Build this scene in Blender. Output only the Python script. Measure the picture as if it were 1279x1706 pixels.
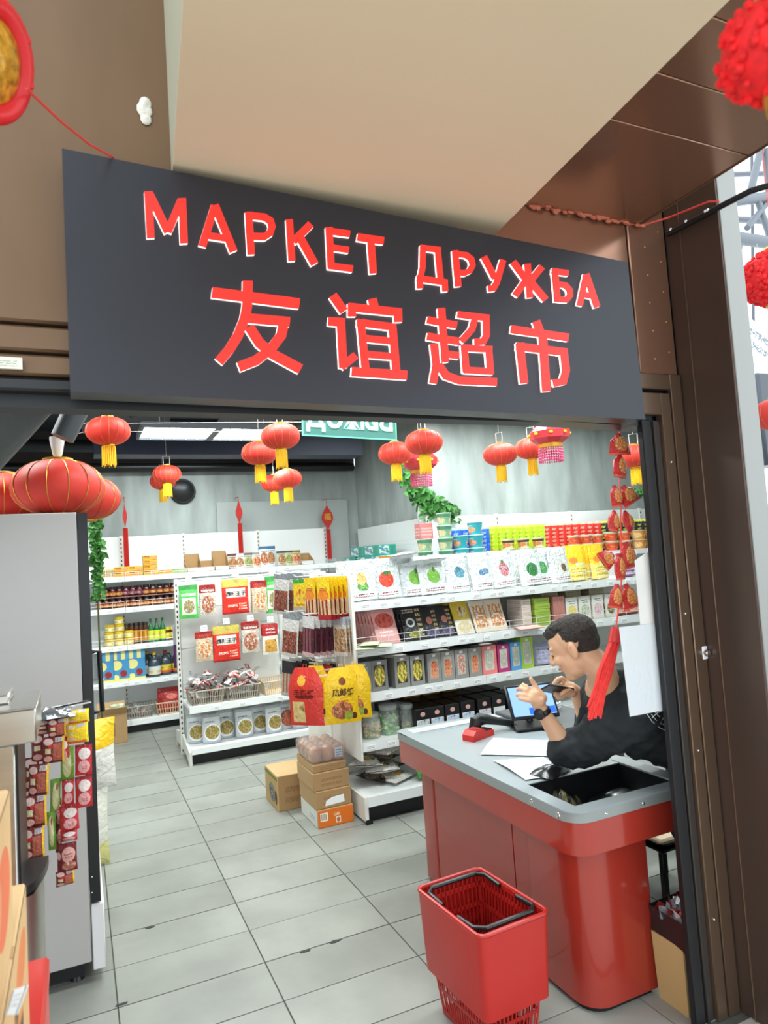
import bpy, math, random
from mathutils import Vector, Matrix, Euler
random.seed(7)
for _o in list(bpy.data.objects): bpy.data.objects.remove(_o)
SC = bpy.context.scene; COL = SC.collection; PI = math.pi

# ------------------------------------------------------------------ camera
# world: x along the shop front, y into the shop, z up.  Frame 1279 x 1706.
CAM_H = 1.73; FPX = 1138.0; CX, CY = 639.5, 853.0
YAW, PIT, ROL = 0.42716764, 0.06670816, 0.06483308
_f = Vector((math.sin(YAW)*math.cos(PIT), math.cos(YAW)*math.cos(PIT), math.sin(PIT)))
_r0 = Vector((math.cos(YAW), -math.sin(YAW), 0)); _d0 = _f.cross(_r0)
_r = math.cos(ROL)*_r0 + math.sin(ROL)*_d0; _d = -math.sin(ROL)*_r0 + math.cos(ROL)*_d0
cam = bpy.data.cameras.new('camera'); camo = bpy.data.objects.new('camera', cam); COL.objects.link(camo)
cam.sensor_fit = 'VERTICAL'; cam.sensor_height = 36.0; cam.lens = FPX/1706*36.0
cam.clip_start = 0.05; cam.clip_end = 200
cam.dof.use_dof = True; cam.dof.focus_distance = 3.9; cam.dof.aperture_fstop = 4.5
camo.matrix_world = Matrix(((_r.x, -_d.x, -_f.x, 0), (_r.y, -_d.y, -_f.y, 0), (_r.z, -_d.z, -_f.z, CAM_H), (0, 0, 0, 1)))
SC.camera = camo
def P(x, y, X=None, Y=None, Z=None, d=None):
    """world point on a known plane (or at a known depth) seen at photo pixel x, y"""
    v = _r*((x-CX)/FPX) + _d*((y-CY)/FPX) + _f
    if X is not None: t = X/v.x
    elif Y is not None: t = Y/v.y
    elif Z is not None: t = (Z-CAM_H)/v.z
    else: t = d
    return v*t + Vector((0, 0, CAM_H))

# ------------------------------------------------------------------ world, exposure
w = bpy.data.worlds.new('world'); SC.world = w; w.use_nodes = True
bg = w.node_tree.nodes['Background']; bg.inputs[0].default_value = (0.86, 0.94, 1.0, 1); bg.inputs[1].default_value = 2.5
vs = SC.view_settings; vs.view_transform = 'Standard'; vs.look = 'None'; vs.gamma = 1; vs.exposure = 0.15; vs.use_curve_mapping = False
LAMP_W = 42.0        # watts of one shop area light
SUN_FILL = 0.0

# ------------------------------------------------------------------ materials
def lin(c):
    if isinstance(c, str):
        c = [int(c[i:i+2], 16)/255 for i in (0, 2, 4)]
        c = [x/12.92 if x <= .04045 else ((x+.055)/1.055)**2.4 for x in c]
    return (c[0], c[1], c[2], 1)
_mats = {}
def mat(name, col, rough=.5, metal=0, emit=None, es=0, var=0, vs=8, stretch=(1, 1, 1), bump=0, bs=60, trans=0, alpha=1, rnd=0, ior=1.45, spec=.5, coat=0):
    if name in _mats: return _mats[name]
    m = bpy.data.materials.new(name); m.use_nodes = True; nt = m.node_tree; N = nt.nodes; L = nt.links
    b = N['Principled BSDF']; c = lin(col); b.inputs['Base Color'].default_value = c
    b.inputs['Roughness'].default_value = rough; b.inputs['Metallic'].default_value = metal
    b.inputs['Transmission Weight'].default_value = trans; b.inputs['Alpha'].default_value = alpha; b.inputs['IOR'].default_value = ior
    b.inputs['Specular IOR Level'].default_value = spec; b.inputs['Coat Weight'].default_value = coat
    if emit: b.inputs['Emission Color'].default_value = lin(emit); b.inputs['Emission Strength'].default_value = es
    if var or bump or rnd:
        tc = N.new('ShaderNodeTexCoord'); mp = N.new('ShaderNodeMapping'); mp.inputs['Scale'].default_value = stretch
        L.new(tc.outputs['Object'], mp.inputs[0])
    if var or rnd:
        no = N.new('ShaderNodeTexNoise'); no.inputs['Scale'].default_value = vs; no.inputs['Detail'].default_value = 6
        L.new(mp.outputs[0], no.inputs['Vector'])
        hs = N.new('ShaderNodeHueSaturation'); hs.inputs['Color'].default_value = c
        mr = N.new('ShaderNodeMapRange'); mr.inputs[1].default_value = .3; mr.inputs[2].default_value = .7
        mr.inputs[3].default_value = 1-var; mr.inputs[4].default_value = 1+var
        L.new(no.outputs[0], mr.inputs[0])
        last = mr.outputs[0]
        if rnd:
            oi = N.new('ShaderNodeObjectInfo'); m2 = N.new('ShaderNodeMapRange'); m2.inputs[3].default_value = 1-rnd; m2.inputs[4].default_value = 1+rnd
            L.new(oi.outputs['Random'], m2.inputs[0]); mu = N.new('ShaderNodeMath'); mu.operation = 'MULTIPLY'
            L.new(last, mu.inputs[0]); L.new(m2.outputs[0], mu.inputs[1]); last = mu.outputs[0]
            ad = N.new('ShaderNodeVectorMath'); ad.operation = 'ADD'; cb = N.new('ShaderNodeCombineXYZ')
            sc = N.new('ShaderNodeMath'); sc.operation = 'MULTIPLY'; sc.inputs[1].default_value = 50
            L.new(oi.outputs['Random'], sc.inputs[0]); L.new(sc.outputs[0], cb.inputs[0]); L.new(mp.outputs[0], ad.inputs[0]); L.new(cb.outputs[0], ad.inputs[1]); L.new(ad.outputs[0], no.inputs['Vector'])
        L.new(last, hs.inputs['Value']); L.new(hs.outputs[0], b.inputs['Base Color'])
    if bump:
        n2 = N.new('ShaderNodeTexNoise'); n2.inputs['Scale'].default_value = bs; n2.inputs['Detail'].default_value = 3
        L.new(mp.outputs[0], n2.inputs['Vector']); bp = N.new('ShaderNodeBump'); bp.inputs['Strength'].default_value = bump; bp.inputs['Distance'].default_value = .02
        L.new(n2.outputs[0], bp.inputs['Height']); L.new(bp.outputs[0], b.inputs['Normal'])
    _mats[name] = m; return m

def pack(name, base, marks, rough=.35, crinkle=.25, spec=.5):
    """printed package: flat print laid out in the mesh's own UV (u across, v up)"""
    if name in _mats: return _mats[name]
    m = bpy.data.materials.new(name); m.use_nodes = True; nt = m.node_tree; N = nt.nodes; L = nt.links
    b = N['Principled BSDF']; b.inputs['Roughness'].default_value = rough; b.inputs['Specular IOR Level'].default_value = spec
    uv = N.new('ShaderNodeUVMap'); sp = N.new('ShaderNodeSeparateXYZ'); L.new(uv.outputs[0], sp.inputs[0])
    def mth(op, a, bb=None, c=None):
        n = N.new('ShaderNodeMath'); n.operation = op
        for i, x in enumerate((a, bb, c)):
            if x is None: continue
            if isinstance(x, (int, float)): n.inputs[i].default_value = x
            else: L.new(x, n.inputs[i])
        return n.outputs[0]
    U, V = sp.outputs[0], sp.outputs[1]
    def rect(u0, u1, v0, v1): return mth('MULTIPLY', mth('COMPARE', U, (u0+u1)/2, (u1-u0)/2), mth('COMPARE', V, (v0+v1)/2, (v1-v0)/2))
    def oval(u, v, ru, rv):
        a = mth('DIVIDE', mth('SUBTRACT', U, u), ru); c = mth('DIVIDE', mth('SUBTRACT', V, v), rv)
        return mth('LESS_THAN', mth('ADD', mth('MULTIPLY', a, a), mth('MULTIPLY', c, c)), 1.0)
    cur = None; basec = lin(base)
    def over(mask, colsock=None, col=None):
        nonlocal cur
        mx = N.new('ShaderNodeMix'); mx.data_type = 'RGBA'; L.new(mask, mx.inputs[0])
        if cur is None: mx.inputs[6].default_value = basec
        else: L.new(cur, mx.inputs[6])
        if colsock is None: mx.inputs[7].default_value = lin(col)
        else: L.new(colsock, mx.inputs[7])
        cur = mx.outputs[2]
    for k in marks:
        t = k[0]
        if t == 'band': over(mth('COMPARE', V, (k[1]+k[2])/2, (k[2]-k[1])/2), col=k[3])
        elif t == 'rect': over(rect(*k[1:5]), col=k[5])
        elif t == 'oval': over(oval(*k[1:5]), col=k[5])
        elif t in ('food', 'foodr'):
            msk = oval(*k[1:5]) if t == 'food' else rect(*k[1:5])
            vo = N.new('ShaderNodeTexNoise'); vo.inputs['Scale'].default_value = k[6] if len(k) > 6 else 9; vo.inputs['Detail'].default_value = 4; L.new(uv.outputs[0], vo.inputs['Vector'])
            cr = N.new('ShaderNodeValToRGB'); cr.color_ramp.interpolation = 'LINEAR'; cs = k[5]
            while len(cr.color_ramp.elements) < len(cs): cr.color_ramp.elements.new(.5)
            for i, c in enumerate(cs): cr.color_ramp.elements[i].position = .32+.36*i/max(1, len(cs)-1); cr.color_ramp.elements[i].color = lin(c)
            L.new(vo.outputs[0], cr.inputs[0]); over(msk, colsock=cr.outputs[0])
        elif t == 'lines':   # rows of small unreadable print
            u0, u1, v0, v1, n, col = k[1:7]
            fr = mth('FRACT', mth('MULTIPLY', mth('SUBTRACT', V, v0), n/(v1-v0)))
            row = mth('LESS_THAN', fr, .55)
            wn = N.new('ShaderNodeTexNoise'); wn.inputs['Scale'].default_value = 26; L.new(uv.outputs[0], wn.inputs['Vector'])
            gl = mth('GREATER_THAN', wn.outputs[0], .47)
            over(mth('MULTIPLY', mth('MULTIPLY', rect(u0, u1, v0, v1), row), gl), col=col)
        elif t == 'stripes': # upright stripes
            u0, u1, v0, v1, n, col = k[1:7]
            fr = mth('FRACT', mth('MULTIPLY', mth('SUBTRACT', U, u0), n/(u1-u0)))
            over(mth('MULTIPLY', rect(u0, u1, v0, v1), mth('LESS_THAN', fr, .5)), col=col)
    if cur is None: b.inputs['Base Color'].default_value = basec
    else: L.new(cur, b.inputs['Base Color'])
    if crinkle:
        n2 = N.new('ShaderNodeTexNoise'); n2.inputs['Scale'].default_value = 7; n2.inputs['Detail'].default_value = 2; n2.inputs['Distortion'].default_value = 1.2
        L.new(uv.outputs[0], n2.inputs['Vector']); bp = N.new('ShaderNodeBump'); bp.inputs['Strength'].default_value = crinkle; bp.inputs['Distance'].default_value = .03
        L.new(n2.outputs[0], bp.inputs['Height']); L.new(bp.outputs[0], b.inputs['Normal'])
    _mats[name] = m; return m

# ------------------------------------------------------------------ mesh builder
class MB:
    def __init__(s): s.v = []; s.f = []; s.m = []; s.uv = []
    def add(s, vs, fs, mi=0, uvs=None, M=None):
        o = len(s.v)
        for p in vs:
            p = Vector(p); s.v.append(M @ p if M else p)
        for i, f in enumerate(fs):
            s.f.append([o+j for j in f]); s.m.append(mi[i] if isinstance(mi, (list, tuple)) else mi)
            s.uv.append(uvs[i] if uvs else [(.02, .5)]*len(f))
        return s
    def box(s, x0, x1, y0, y1, z0, z1, mi=0, M=None, taper=None):
        a, b = (x0, x1), (y0, y1)
        vs = [(x0, y0, z0), (x1, y0, z0), (x1, y1, z0), (x0, y1, z0), (x0, y0, z1), (x1, y0, z1), (x1, y1, z1), (x0, y1, z1)]
        if taper:
            cx, cy = (x0+x1)/2, (y0+y1)/2
            for i in range(4): vs[i] = (cx+(vs[i][0]-cx)*taper, cy+(vs[i][1]-cy)*taper, vs[i][2])
        fs = [(0, 1, 5, 4), (1, 2, 6, 5), (2, 3, 7, 6), (3, 0, 4, 7), (4, 5, 6, 7), (3, 2, 1, 0)]
        q = [(0, 0), (1, 0), (1, 1), (0, 1)]
        return s.add(vs, fs, mi, [q]*6, M)
    def bbox(s, x0, x1, y0, y1, z0, z1, r, mi=0, M=None):
        """box with chamfered edges"""
        r = min(r, (x1-x0)*.45, (y1-y0)*.45, (z1-z0)*.45)
        vs = []; 
        for z, k in ((z0, r), (z0+r, 0), (z1-r, 0), (z1, r)):
            vs += [(x0+r, y0+k, z), (x1-r, y0+k, z), (x1-k, y0+r, z), (x1-k, y1-r, z), (x1-r, y1-k, z), (x0+r, y1-k, z), (x0+k, y1-r, z), (x0+k, y0+r, z)]
        fs = [(7, 6, 5, 4, 3, 2, 1, 0), tuple(24+i for i in range(8))]
        uvs = [[(.02, .5)]*8, [(((vs[24+i][0]-x0)/(x1-x0)), ((vs[24+i][1]-y0)/(y1-y0))) for i in range(8)]]
        for k in range(3):
            for i in range(8):
                j = (i+1) % 8; f = (k*8+i, k*8+j, k*8+8+j, k*8+8+i); fs.append(f)
                ax = 0 if i in (0, 4, 1, 5, 7, 3) and i in (0, 4) else 1
                if i in (2, 6): uvs.append([((vs[a][1]-y0)/(y1-y0), (vs[a][2]-z0)/(z1-z0)) for a in f])
                else: uvs.append([((vs[a][0]-x0)/(x1-x0), (vs[a][2]-z0)/(z1-z0)) for a in f])
        return s.add(vs, fs, mi, uvs, M)
    def tube(s, pts, r, n=6, mi=0, closed=False, M=None):
        pts = [Vector(p) for p in pts]; k = len(pts); vs = []; fs = []; up = None
        for i, p in enumerate(pts):
            if closed: t = pts[(i+1) % k]-pts[i-1]
            else: t = pts[min(i+1, k-1)]-pts[max(i-1, 0)]
            if t.length < 1e-9: t = Vector((0, 0, 1))
            t.normalize()
            if up is None:
                up = Vector((0, 0, 1)) if abs(t.z) < .9 else Vector((1, 0, 0))
            a = t.cross(up)
            if a.length < 1e-6: a = t.orthogonal()
            a.normalize(); up = a.cross(t).normalized()
            rr = r[i] if isinstance(r, (list, tuple)) else r
            for j in range(n):
                an = 2*PI*j/n; vs.append(p+(a*math.cos(an)+up*math.sin(an))*rr)
        for i in range(k if closed else k-1):
            for j in range(n):
                i2 = (i+1) % k; j2 = (j+1) % n
                fs.append((i*n+j, i*n+j2, i2*n+j2, i2*n+j))
        if not closed: fs += [tuple(reversed(range(n))), tuple((k-1)*n+j for j in range(n))]
        return s.add(vs, fs, mi, None, M)
    def lathe(s, prof, n=16, mi=0, M=None, sq=None):
        """prof: (radius, z) from the bottom up; mi may list one index per ring"""
        vs = []; fs = []; ms = []; uvs = []; zz = [p[1] for p in prof]; z0, z1 = min(zz), max(zz)
        for r, z in prof:
            for j in range(n):
                a = 2*PI*j/n - PI/2; vs.append((r*math.cos(a), r*math.sin(a), z))
        for i in range(len(prof)-1):
            for j in range(n):
                j2 = (j+1) % n; fs.append((i*n+j, i*n+j2, (i+1)*n+j2, (i+1)*n+j)); ms.append(mi[i] if isinstance(mi, list) else mi)
                va, vb = (prof[i][1]-z0)/(z1-z0+1e-9), (prof[i+1][1]-z0)/(z1-z0+1e-9)
                ua, ub = ((j/n+.5) % 1)*2 % 1, ((j/n+.5) % 1)*2 % 1 + 2/n
                uvs.append([(ua, va), (ub, va), (ub, vb), (ua, vb)])
        if prof[0][0] > 1e-4: fs.append(tuple(reversed(range(n)))); ms.append(mi[0] if isinstance(mi, list) else mi); uvs.append([(.02, .02)]*n)
        if prof[-1][0] > 1e-4: fs.append(tuple((len(prof)-1)*n+j for j in range(n))); ms.append(mi[-1] if isinstance(mi, list) else mi); uvs.append([(.02, .98)]*n)
        return s.add(vs, fs, ms, uvs, M)
    def grid(s, fn, nu, nv, mi=0, M=None, flip=False):
        vs = [fn(i/nu, j/nv) for j in range(nv+1) for i in range(nu+1)]; fs = []; uvs = []
        for j in range(nv):
            for i in range(nu):
                a = j*(nu+1)+i; f = [a, a+1, a+nu+2, a+nu+1]; q = [(i/nu, j/nv), ((i+1)/nu, j/nv), ((i+1)/nu, (j+1)/nv), (i/nu, (j+1)/nv)]
                if flip: f.reverse(); q.reverse()
                fs.append(f); uvs.append(q)
        return s.add(vs, fs, mi, uvs, M)
    def prism(s, poly, a, b, mi=0, M=None, ax='y'):
        """closed 2-D outline swept from a to b along one axis (ax y: outline is x,z)"""
        n = len(poly)
        def mk(p, t): return (p[0], t, p[1]) if ax == 'y' else ((p[0], p[1], t) if ax == 'z' else (t, p[0], p[1]))
        vs = [mk(p, a) for p in poly]+[mk(p, b) for p in poly]
        xs = [p[0] for p in poly]; ys = [p[1] for p in poly]; dx = max(xs)-min(xs)+1e-9; dy = max(ys)-min(ys)+1e-9
        q = [((p[0]-min(xs))/dx, (p[1]-min(ys))/dy) for p in poly]
        fs = [tuple(range(n)), tuple(reversed(range(n, 2*n)))]; uvs = [q, list(reversed(q))]
        for i in range(n):
            j = (i+1) % n; fs.append((i, n+i, n+j, j)); uvs.append([q[i], q[i], q[j], q[j]])
        return s.add(vs, fs, mi, uvs, M)
    def ball(s, c, r, n=10, k=6, mi=0):
        r = r if isinstance(r, (tuple, list)) else (r, r, r)
        pr = [(math.sin(PI*i/k), -math.cos(PI*i/k)) for i in range(k+1)]; pr[0] = (0.02, pr[0][1]); pr[-1] = (0.02, pr[-1][1])
        return s.lathe(pr, n, mi, Matrix.Translation(c) @ Matrix.Diagonal((r[0], r[1], r[2], 1)))
    def mesh(s, name, mats, smooth=40, fix=True):
        me = bpy.data.meshes.new(name); me.from_pydata([tuple(v) for v in s.v], [], s.f)
        for m in (mats if isinstance(mats, (list, tuple)) else [mats]): me.materials.append(m)
        me.polygons.foreach_set('material_index', s.m)
        ul = me.uv_layers.new(name='UVMap'); flat = [c for f in s.uv for p in f for c in p]
        if len(flat) == 2*len(me.loops): ul.data.foreach_set('uv', flat)
        if smooth:
            me.polygons.foreach_set('use_smooth', [True]*len(me.polygons)); me.set_sharp_from_angle(angle=math.radians(smooth))
        me.update()
        if fix:
            import bmesh
            bm = bmesh.new(); bm.from_mesh(me); bmesh.ops.recalc_face_normals(bm, faces=bm.faces); bm.to_mesh(me); bm.free()
        return me
    def build(s, name, mats, parent=None, loc=(0, 0, 0), rot=None, smooth=40, fix=True):
        o = bpy.data.objects.new(name, s.mesh(name, mats, smooth, fix)); COL.objects.link(o)
        o.location = loc
        if rot: o.rotation_euler = rot
        if parent: o.parent = parent
        return o

def tag(o, label=None, cat=None, group=None, kind=None):
    if label: o['label'] = label
    if cat: o['category'] = cat
    if group: o['group'] = group
    if kind: o['kind'] = kind
    return o
def thing(name, label, cat, loc=(0, 0, 0), rz=0, group=None):
    o = bpy.data.objects.new(name, None); o.empty_display_size = .05; COL.objects.link(o)
    o.location = loc; o.rotation_euler = (0, 0, rz); return tag(o, label, cat, group)
def struct(o): o['kind'] = 'structure'; return o
_kids = {}
def dup(root, loc, rot=None, label=None, group=None):
    r = root.copy(); COL.objects.link(r); r.location = loc
    if rot is not None: r.rotation_euler = rot
    if label: r['label'] = label
    if group: r['group'] = group
    for ch in root.children:
        c = ch.copy(); COL.objects.link(c); c.parent = r
        for g in ch.children:
            d = g.copy(); COL.objects.link(d); d.parent = c
    return r
_proto = {}
def seat(o, loc, rot):
    """a leaning pack stands on its lowest edge, not in the shelf"""
    if rot is None or o.type != 'MESH' or (abs(rot[0]) < .01 and abs(rot[1]) < .01) or abs(rot[0]) > 1: return loc
    R = Euler(rot).to_matrix(); m = min((R @ v.co).z for v in o.data.vertices)
    return (loc[0], loc[1], loc[2]-m) if m < 0 else loc
def place(key, builder, loc, rot=None, label=None, group=None):
    """first call builds the thing, later calls copy it with its parts"""
    if key in _proto: return dup(_proto[key], seat(_proto[key], loc, rot), rot if rot is not None else (0, 0, 0), label, group)
    r = builder(); _proto[key] = r; r.location = seat(r, loc, rot)
    if rot is not None: r.rotation_euler = rot
    if label: r['label'] = label
    if group: r['group'] = group
    return r
ORD = 'first second third fourth fifth sixth seventh eighth ninth tenth eleventh twelfth thirteenth fourteenth fifteenth sixteenth seventeenth eighteenth nineteenth twentieth'.split()
def line(key, builder, locs, desc, where, group, rot=None):
    for i, l in enumerate(locs):
        rr = rot(i) if callable(rot) else rot
        place(key, builder, l, rr, '%s %s %s' % (ORD[i], desc, where), group)
def catname(o, cat): o['category'] = cat; return o

def rod(pts, r, n=6): return MB().tube(pts, r, n)
def text_mesh(body, size, depth=0.0, bold=0.0, name='lettering', m=None, parent=None, loc=(0, 0, 0), rot=(PI/2, 0, 0), align='CENTER', mirror=False):
    cu = bpy.data.curves.new('txt', 'FONT'); cu.body = body; cu.size = size; cu.align_x = align; cu.align_y = 'CENTER'; cu.extrude = depth; cu.offset = bold; cu.resolution_u = 3
    to = bpy.data.objects.new('txt', cu); COL.objects.link(to)
    dg = bpy.context.evaluated_depsgraph_get(); me = bpy.data.meshes.new_from_object(to.evaluated_get(dg)); bpy.data.objects.remove(to)
    me.name = name
    if mirror: me.transform(Matrix.Diagonal((-1, 1, 1, 1))); me.flip_normals()
    me.materials.clear(); me.materials.append(m)
    o = bpy.data.objects.new(name, me); COL.objects.link(o); o.location = loc; o.rotation_euler = rot
    if parent: o.parent = parent
    return o
def strokes_mesh(polys, w, y0, y1, mapf):
    """flat-ended brush strokes: polylines given width w (same unit as the points), mapped by mapf to the sign plane, swept y0..y1"""
    mb = MB(); k_ = 0
    for pl in polys:
        ww = w; k_ += 1
        if isinstance(pl, tuple): ww, pl = pl
        pts = [Vector((p[0], p[1])) for p in pl]; Lp = []; Rp = []
        for i, p in enumerate(pts):
            if i == 0: t = (pts[1]-p).normalized(); k = 1
            elif i == len(pts)-1: t = (p-pts[i-1]).normalized(); k = 1
            else:
                t1 = (p-pts[i-1]).normalized(); t2 = (pts[i+1]-p).normalized(); t = (t1+t2).normalized(); k = min(1/max(.5, t.dot(t1)), 1.6)
            n = Vector((-t.y, t.x))*ww/2*k; Lp.append(p+n); Rp.append(p-n)
        out = Lp+list(reversed(Rp)); o3 = [mapf(p) for p in out]; n = len(out); m = len(pts)
        yf = y0-.0002*k_; vs = [(q[0], yf, q[1]) for q in o3]+[(q[0], yf+.0035, q[1]) for q in o3]+[(q[0], y1, q[1]) for q in o3]
        fs = []; mi = []
        for i in range(m-1): fs.append((i, i+1, n-2-i, n-1-i)); mi.append(0)
        for i in range(n): j = (i+1) % n; fs += [(i, n+i, n+j, j), (n+i, 2*n+i, 2*n+j, n+j)]; mi += [0, 1]
        mb.add(vs, fs, mi)
    return mb
# ------------------------------------------------------------------ common materials
WHITE = mat('shelf_white', 'e9ecec', .35); WHITE2 = mat('shelf_cream', 'e6e4dc', .45)
PERF = mat('pegboard', 'd9dbd8', .5, bump=.25, bs=220)
BLACK = mat('black_plastic', '17181a', .35); DARK = mat('dark_plinth', '1c1e20', .5)
STEEL = mat('stainless', 'b8b6b0', .3, 1, var=.06, vs=3, stretch=(1, 1, 12)); CHROME = mat('chrome', 'd8d8d8', .15, 1)
CONC = mat('concrete', 'a0a8a6', .75, var=.24, vs=1.9, stretch=(2.6, 2.6, .6), bump=.15, bs=6)
BROWN = mat('brown_panel', '71573f', .42, .25, var=.10, vs=3, stretch=(2, 2, .6))
BROWNG = mat('brown_gloss_metal', 'a37a64', .2, .7, var=.05, vs=3)
DBROWN = mat('dark_brown_metal', '54443c', .34, .4, var=.05, vs=2)
BRONZE = mat('bronze_frame', '75604f', .3, .65); KRAFT = mat('kraft_card', 'b08d62', .8, var=.06, vs=6); KRAFT2 = mat('kraft_card_pale', 'c9a87a', .8, var=.05, vs=5)
TAPE = mat('packing_tape', 'c4a273', .25); REDP = mat('red_plastic', 'c22a24', .3, var=.04, vs=3); REDM = mat('red_laminate', '9a3024', .2, var=.03, vs=2, coat=.5)
GLASS = mat('clear_glass', 'f2f8f6', .03, trans=1, ior=1.2)
PAPER = mat('white_paper', 'eef1f2', .7); TAG = pack('price_tag', 'fbfbfb', [('lines', .1, .9, .2, .8, 2, '555a60')], crinkle=0)
GOLD = mat('gold_trim', 'd9a441', .3, .7); YEL = mat('tassel_yellow', 'f2c11c', .6, var=.12, vs=40, stretch=(6, 6, .5))
REDF = mat('lantern_red', 'd63b2f', .55, var=.06, vs=4); REDC = mat('red_cord', 'd8433c', .6); WIRE = mat('white_wire', 'dcdcdc', .4)
GREEN = mat('leaf_green', '3f7a35', .5, var=.3, vs=30)
CEIL = mat('ceiling_dark', '2c3138', .8, var=.15, vs=2)

# ------------------------------------------------------------------ floor: tiles 0.6 x 0.3
TILE = mat('floor_tile', '8f918a', .42, var=.16, vs=2.6, rnd=.06, bump=.03, bs=20)
GROUT = mat('grout', '55574f', .8)
fl = struct(MB().box(-6, 12, -9, 12, -.08, -.004).build('floor', GROUT, smooth=0))
struct(MB().box(-6, 8, -9, 1.85, -.06, -.002).build('floor_mall', mat('mall_floor', 'b9b4aa', .35, var=.05, vs=1), smooth=0))
tme = MB().box(.003, .597, .003, .297, -.02, 0).mesh('tile', [TILE], 0)
for ix in range(6):
    for iy in range(23):
        o = bpy.data.objects.new('tile', tme); COL.objects.link(o); o.parent = fl
        o.location = (-.5+.6*ix, 1.9+.3*iy, random.uniform(-.0008, .0008))
CHIP = mat('tile_chip', '3e403c', .9)
cb = MB()
for px_, py_ in ((250, 1545), (205, 1672), (560, 1568), (511, 1584)):
    c = P(px_, py_, Z=.001); n = 7
    cb.prism([(c.x+.028*math.cos(2*PI*i/n)*random.uniform(.6, 1.3), c.y+.012*math.sin(2*PI*i/n)*random.uniform(.5, 1.2)) for i in range(n)], .0, .0022, ax='z')
cb.build('tile_chips', CHIP, fl, smooth=0)

# ------------------------------------------------------------------ shop shell
FY = 1.90                      # street face of the shop front
def wallbox(name, x0, x1, y0, y1, z0, z1, m): return struct(MB().box(x0, x1, y0, y1, z0, z1).build(name, m, smooth=0))
wallbox('wall_back', -2.2, 3.57, 8.72, 8.87, 0, 3.02, CONC)
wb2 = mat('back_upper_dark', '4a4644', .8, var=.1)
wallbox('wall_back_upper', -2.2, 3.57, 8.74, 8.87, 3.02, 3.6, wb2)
wallbox('wall_side', 3.57, 3.72, 6.62, 8.72, 0, 3.6, CONC)
wallbox('wall_right', 3.72, 7.6, 6.62, 6.77, 0, 3.6, CONC)
wallbox('wall_left', -2.35, -2.2, FY+.1, 8.87, 0, 3.6, CONC)
struct(MB().prism([(2.62, 1.99), (7.3, 6.62), (7.45, 6.62), (2.66, 1.99)], 0, 3.6, ax='z').build('wall_diagonal', CONC, smooth=0))
struct(MB().prism([(-2.35, 2.0), (2.66, 2.0), (7.6, 6.77), (7.6, 8.9), (-2.35, 8.9)], 3.45, 3.6, ax='z').build('ceiling', CEIL, smooth=0))
# grey board leaning behind the back shelf
bd = mat('grey_board', 'a9b0ae', .7, var=.05, vs=2)
tag(MB().bbox(P(360, 835, Y=8.68).x, P(578, 835, Y=8.68).x, 8.675, 8.715, .2, P(470, 834, Y=8.68).z, .006).build('wall_board', bd), 'plain grey sheet board fixed on the far concrete wall', 'board')

# --- header wall over the opening, brown cladding panels as parts
hw = struct(MB().box(-3.0, 2.13, FY+.03, FY+.10, 2.17, 4.4).box(2.13, 2.60, FY+.04, FY+.07, 0, 4.4).build('wall_front', DARK, smooth=0))
zs = [P(50, 655, Y=FY).z, P(50, 628, Y=FY).z, P(50, 588, Y=FY).z, P(50, 541, Y=FY).z, 4.4]
mats4 = [BLACK, BROWN, BROWN, BROWN]
for i in range(4):
    MB().bbox(-3.0, .30 if i else .06, FY-(.012 if i == 0 else 0.004*i), FY+.03, zs[i]+.004, zs[i+1]-.004, .006).build('panel', mats4[i], hw)
MB().bbox(1.2, 1.955, FY, FY+.03, 2.36, 4.4, .004).build('panel', BROWNG, hw)
MB().bbox(1.96, P(1157, 900, Y=FY-.01).x, FY-.004, FY+.03, 2.36, 4.4, .004).build('panel', BROWNG, hw)
tk = MB()
for k in range(5):
    tk.ball((2.04+.003*(k % 2), FY-.004, 2.42+.11*k), .003, 6, 4); tk.ball((2.115, FY-.006, 2.45+.12*k), .0025, 6, 4)
tk.build('rivets', GOLD, hw)
# old white paint dab
dab = MB()
for (x, y, r) in ((242, 172, .016), (240, 182, .02), (246, 186, .012), (243, 198, .015)): dab.ball(P(x, y, Y=FY-.016), (r, .005, r*1.2), 8, 5)
dab.build('plaster_dab', mat('plaster', 'e2ddd2', .9, bump=.5, bs=40), hw)
st = P(0, 596, Y=FY-.012); st2 = P(38, 617, Y=FY-.012)
tag(MB().box(-.33, st2.x, FY-.022, FY-.0125, st2.z, st.z).build('sticker', pack('sticker_print', 'dcdcc8', [('lines', .55, .95, .2, .8, 3, '8a8f86')], crinkle=0), smooth=0), 'small pale rectangular sticker on the brown cladding beside the sign', 'sticker')
# black beam and door frame (right jamb) with its profiles
ba, bb = P(540, 689.5, Y=FY+.10), P(1070, 721, Y=FY+.10); bs_ = (bb.z-ba.z)/(bb.x-ba.x)
MB().prism([(.02, ba.z+bs_*(.02-ba.x)), (2.0, ba.z+bs_*(2.0-ba.x)), (2.0, 2.25), (.02, 2.25)], FY, FY+.10).build('header_beam', BLACK, hw, smooth=0)
dj = struct(thing('door_1', None, None, (0, 0, 0)))
def jx(px): return P(px, 900, Y=FY-.01).x
def jamb(name, a, b, m, y0, y1, z1=None):
    return MB().bbox(jx(a), jx(b), y0, y1, 0.0, z1 or 2.18, .003).build(name, m, dj)
jamb('jamb', 1085.5, 1101, BLACK, FY-.012, FY+.014)
PROF = mat('grey_profile', '4b4744', .35, .6)
for a, b, yy in ((1101, 1106, .012), (1106.6, 1112, .004), (1112.6, 1120, .012)): jamb('profile', a, b, PROF, FY-.012+yy, FY+.02)
jamb('bronze_strip', 1120.3, 1136.6, BRONZE, FY-.015, FY+.02, 2.285)
jamb('shadow_gap', 1136.6, 1138.6, BLACK, FY-.004, FY+.06, 2.30)
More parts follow.
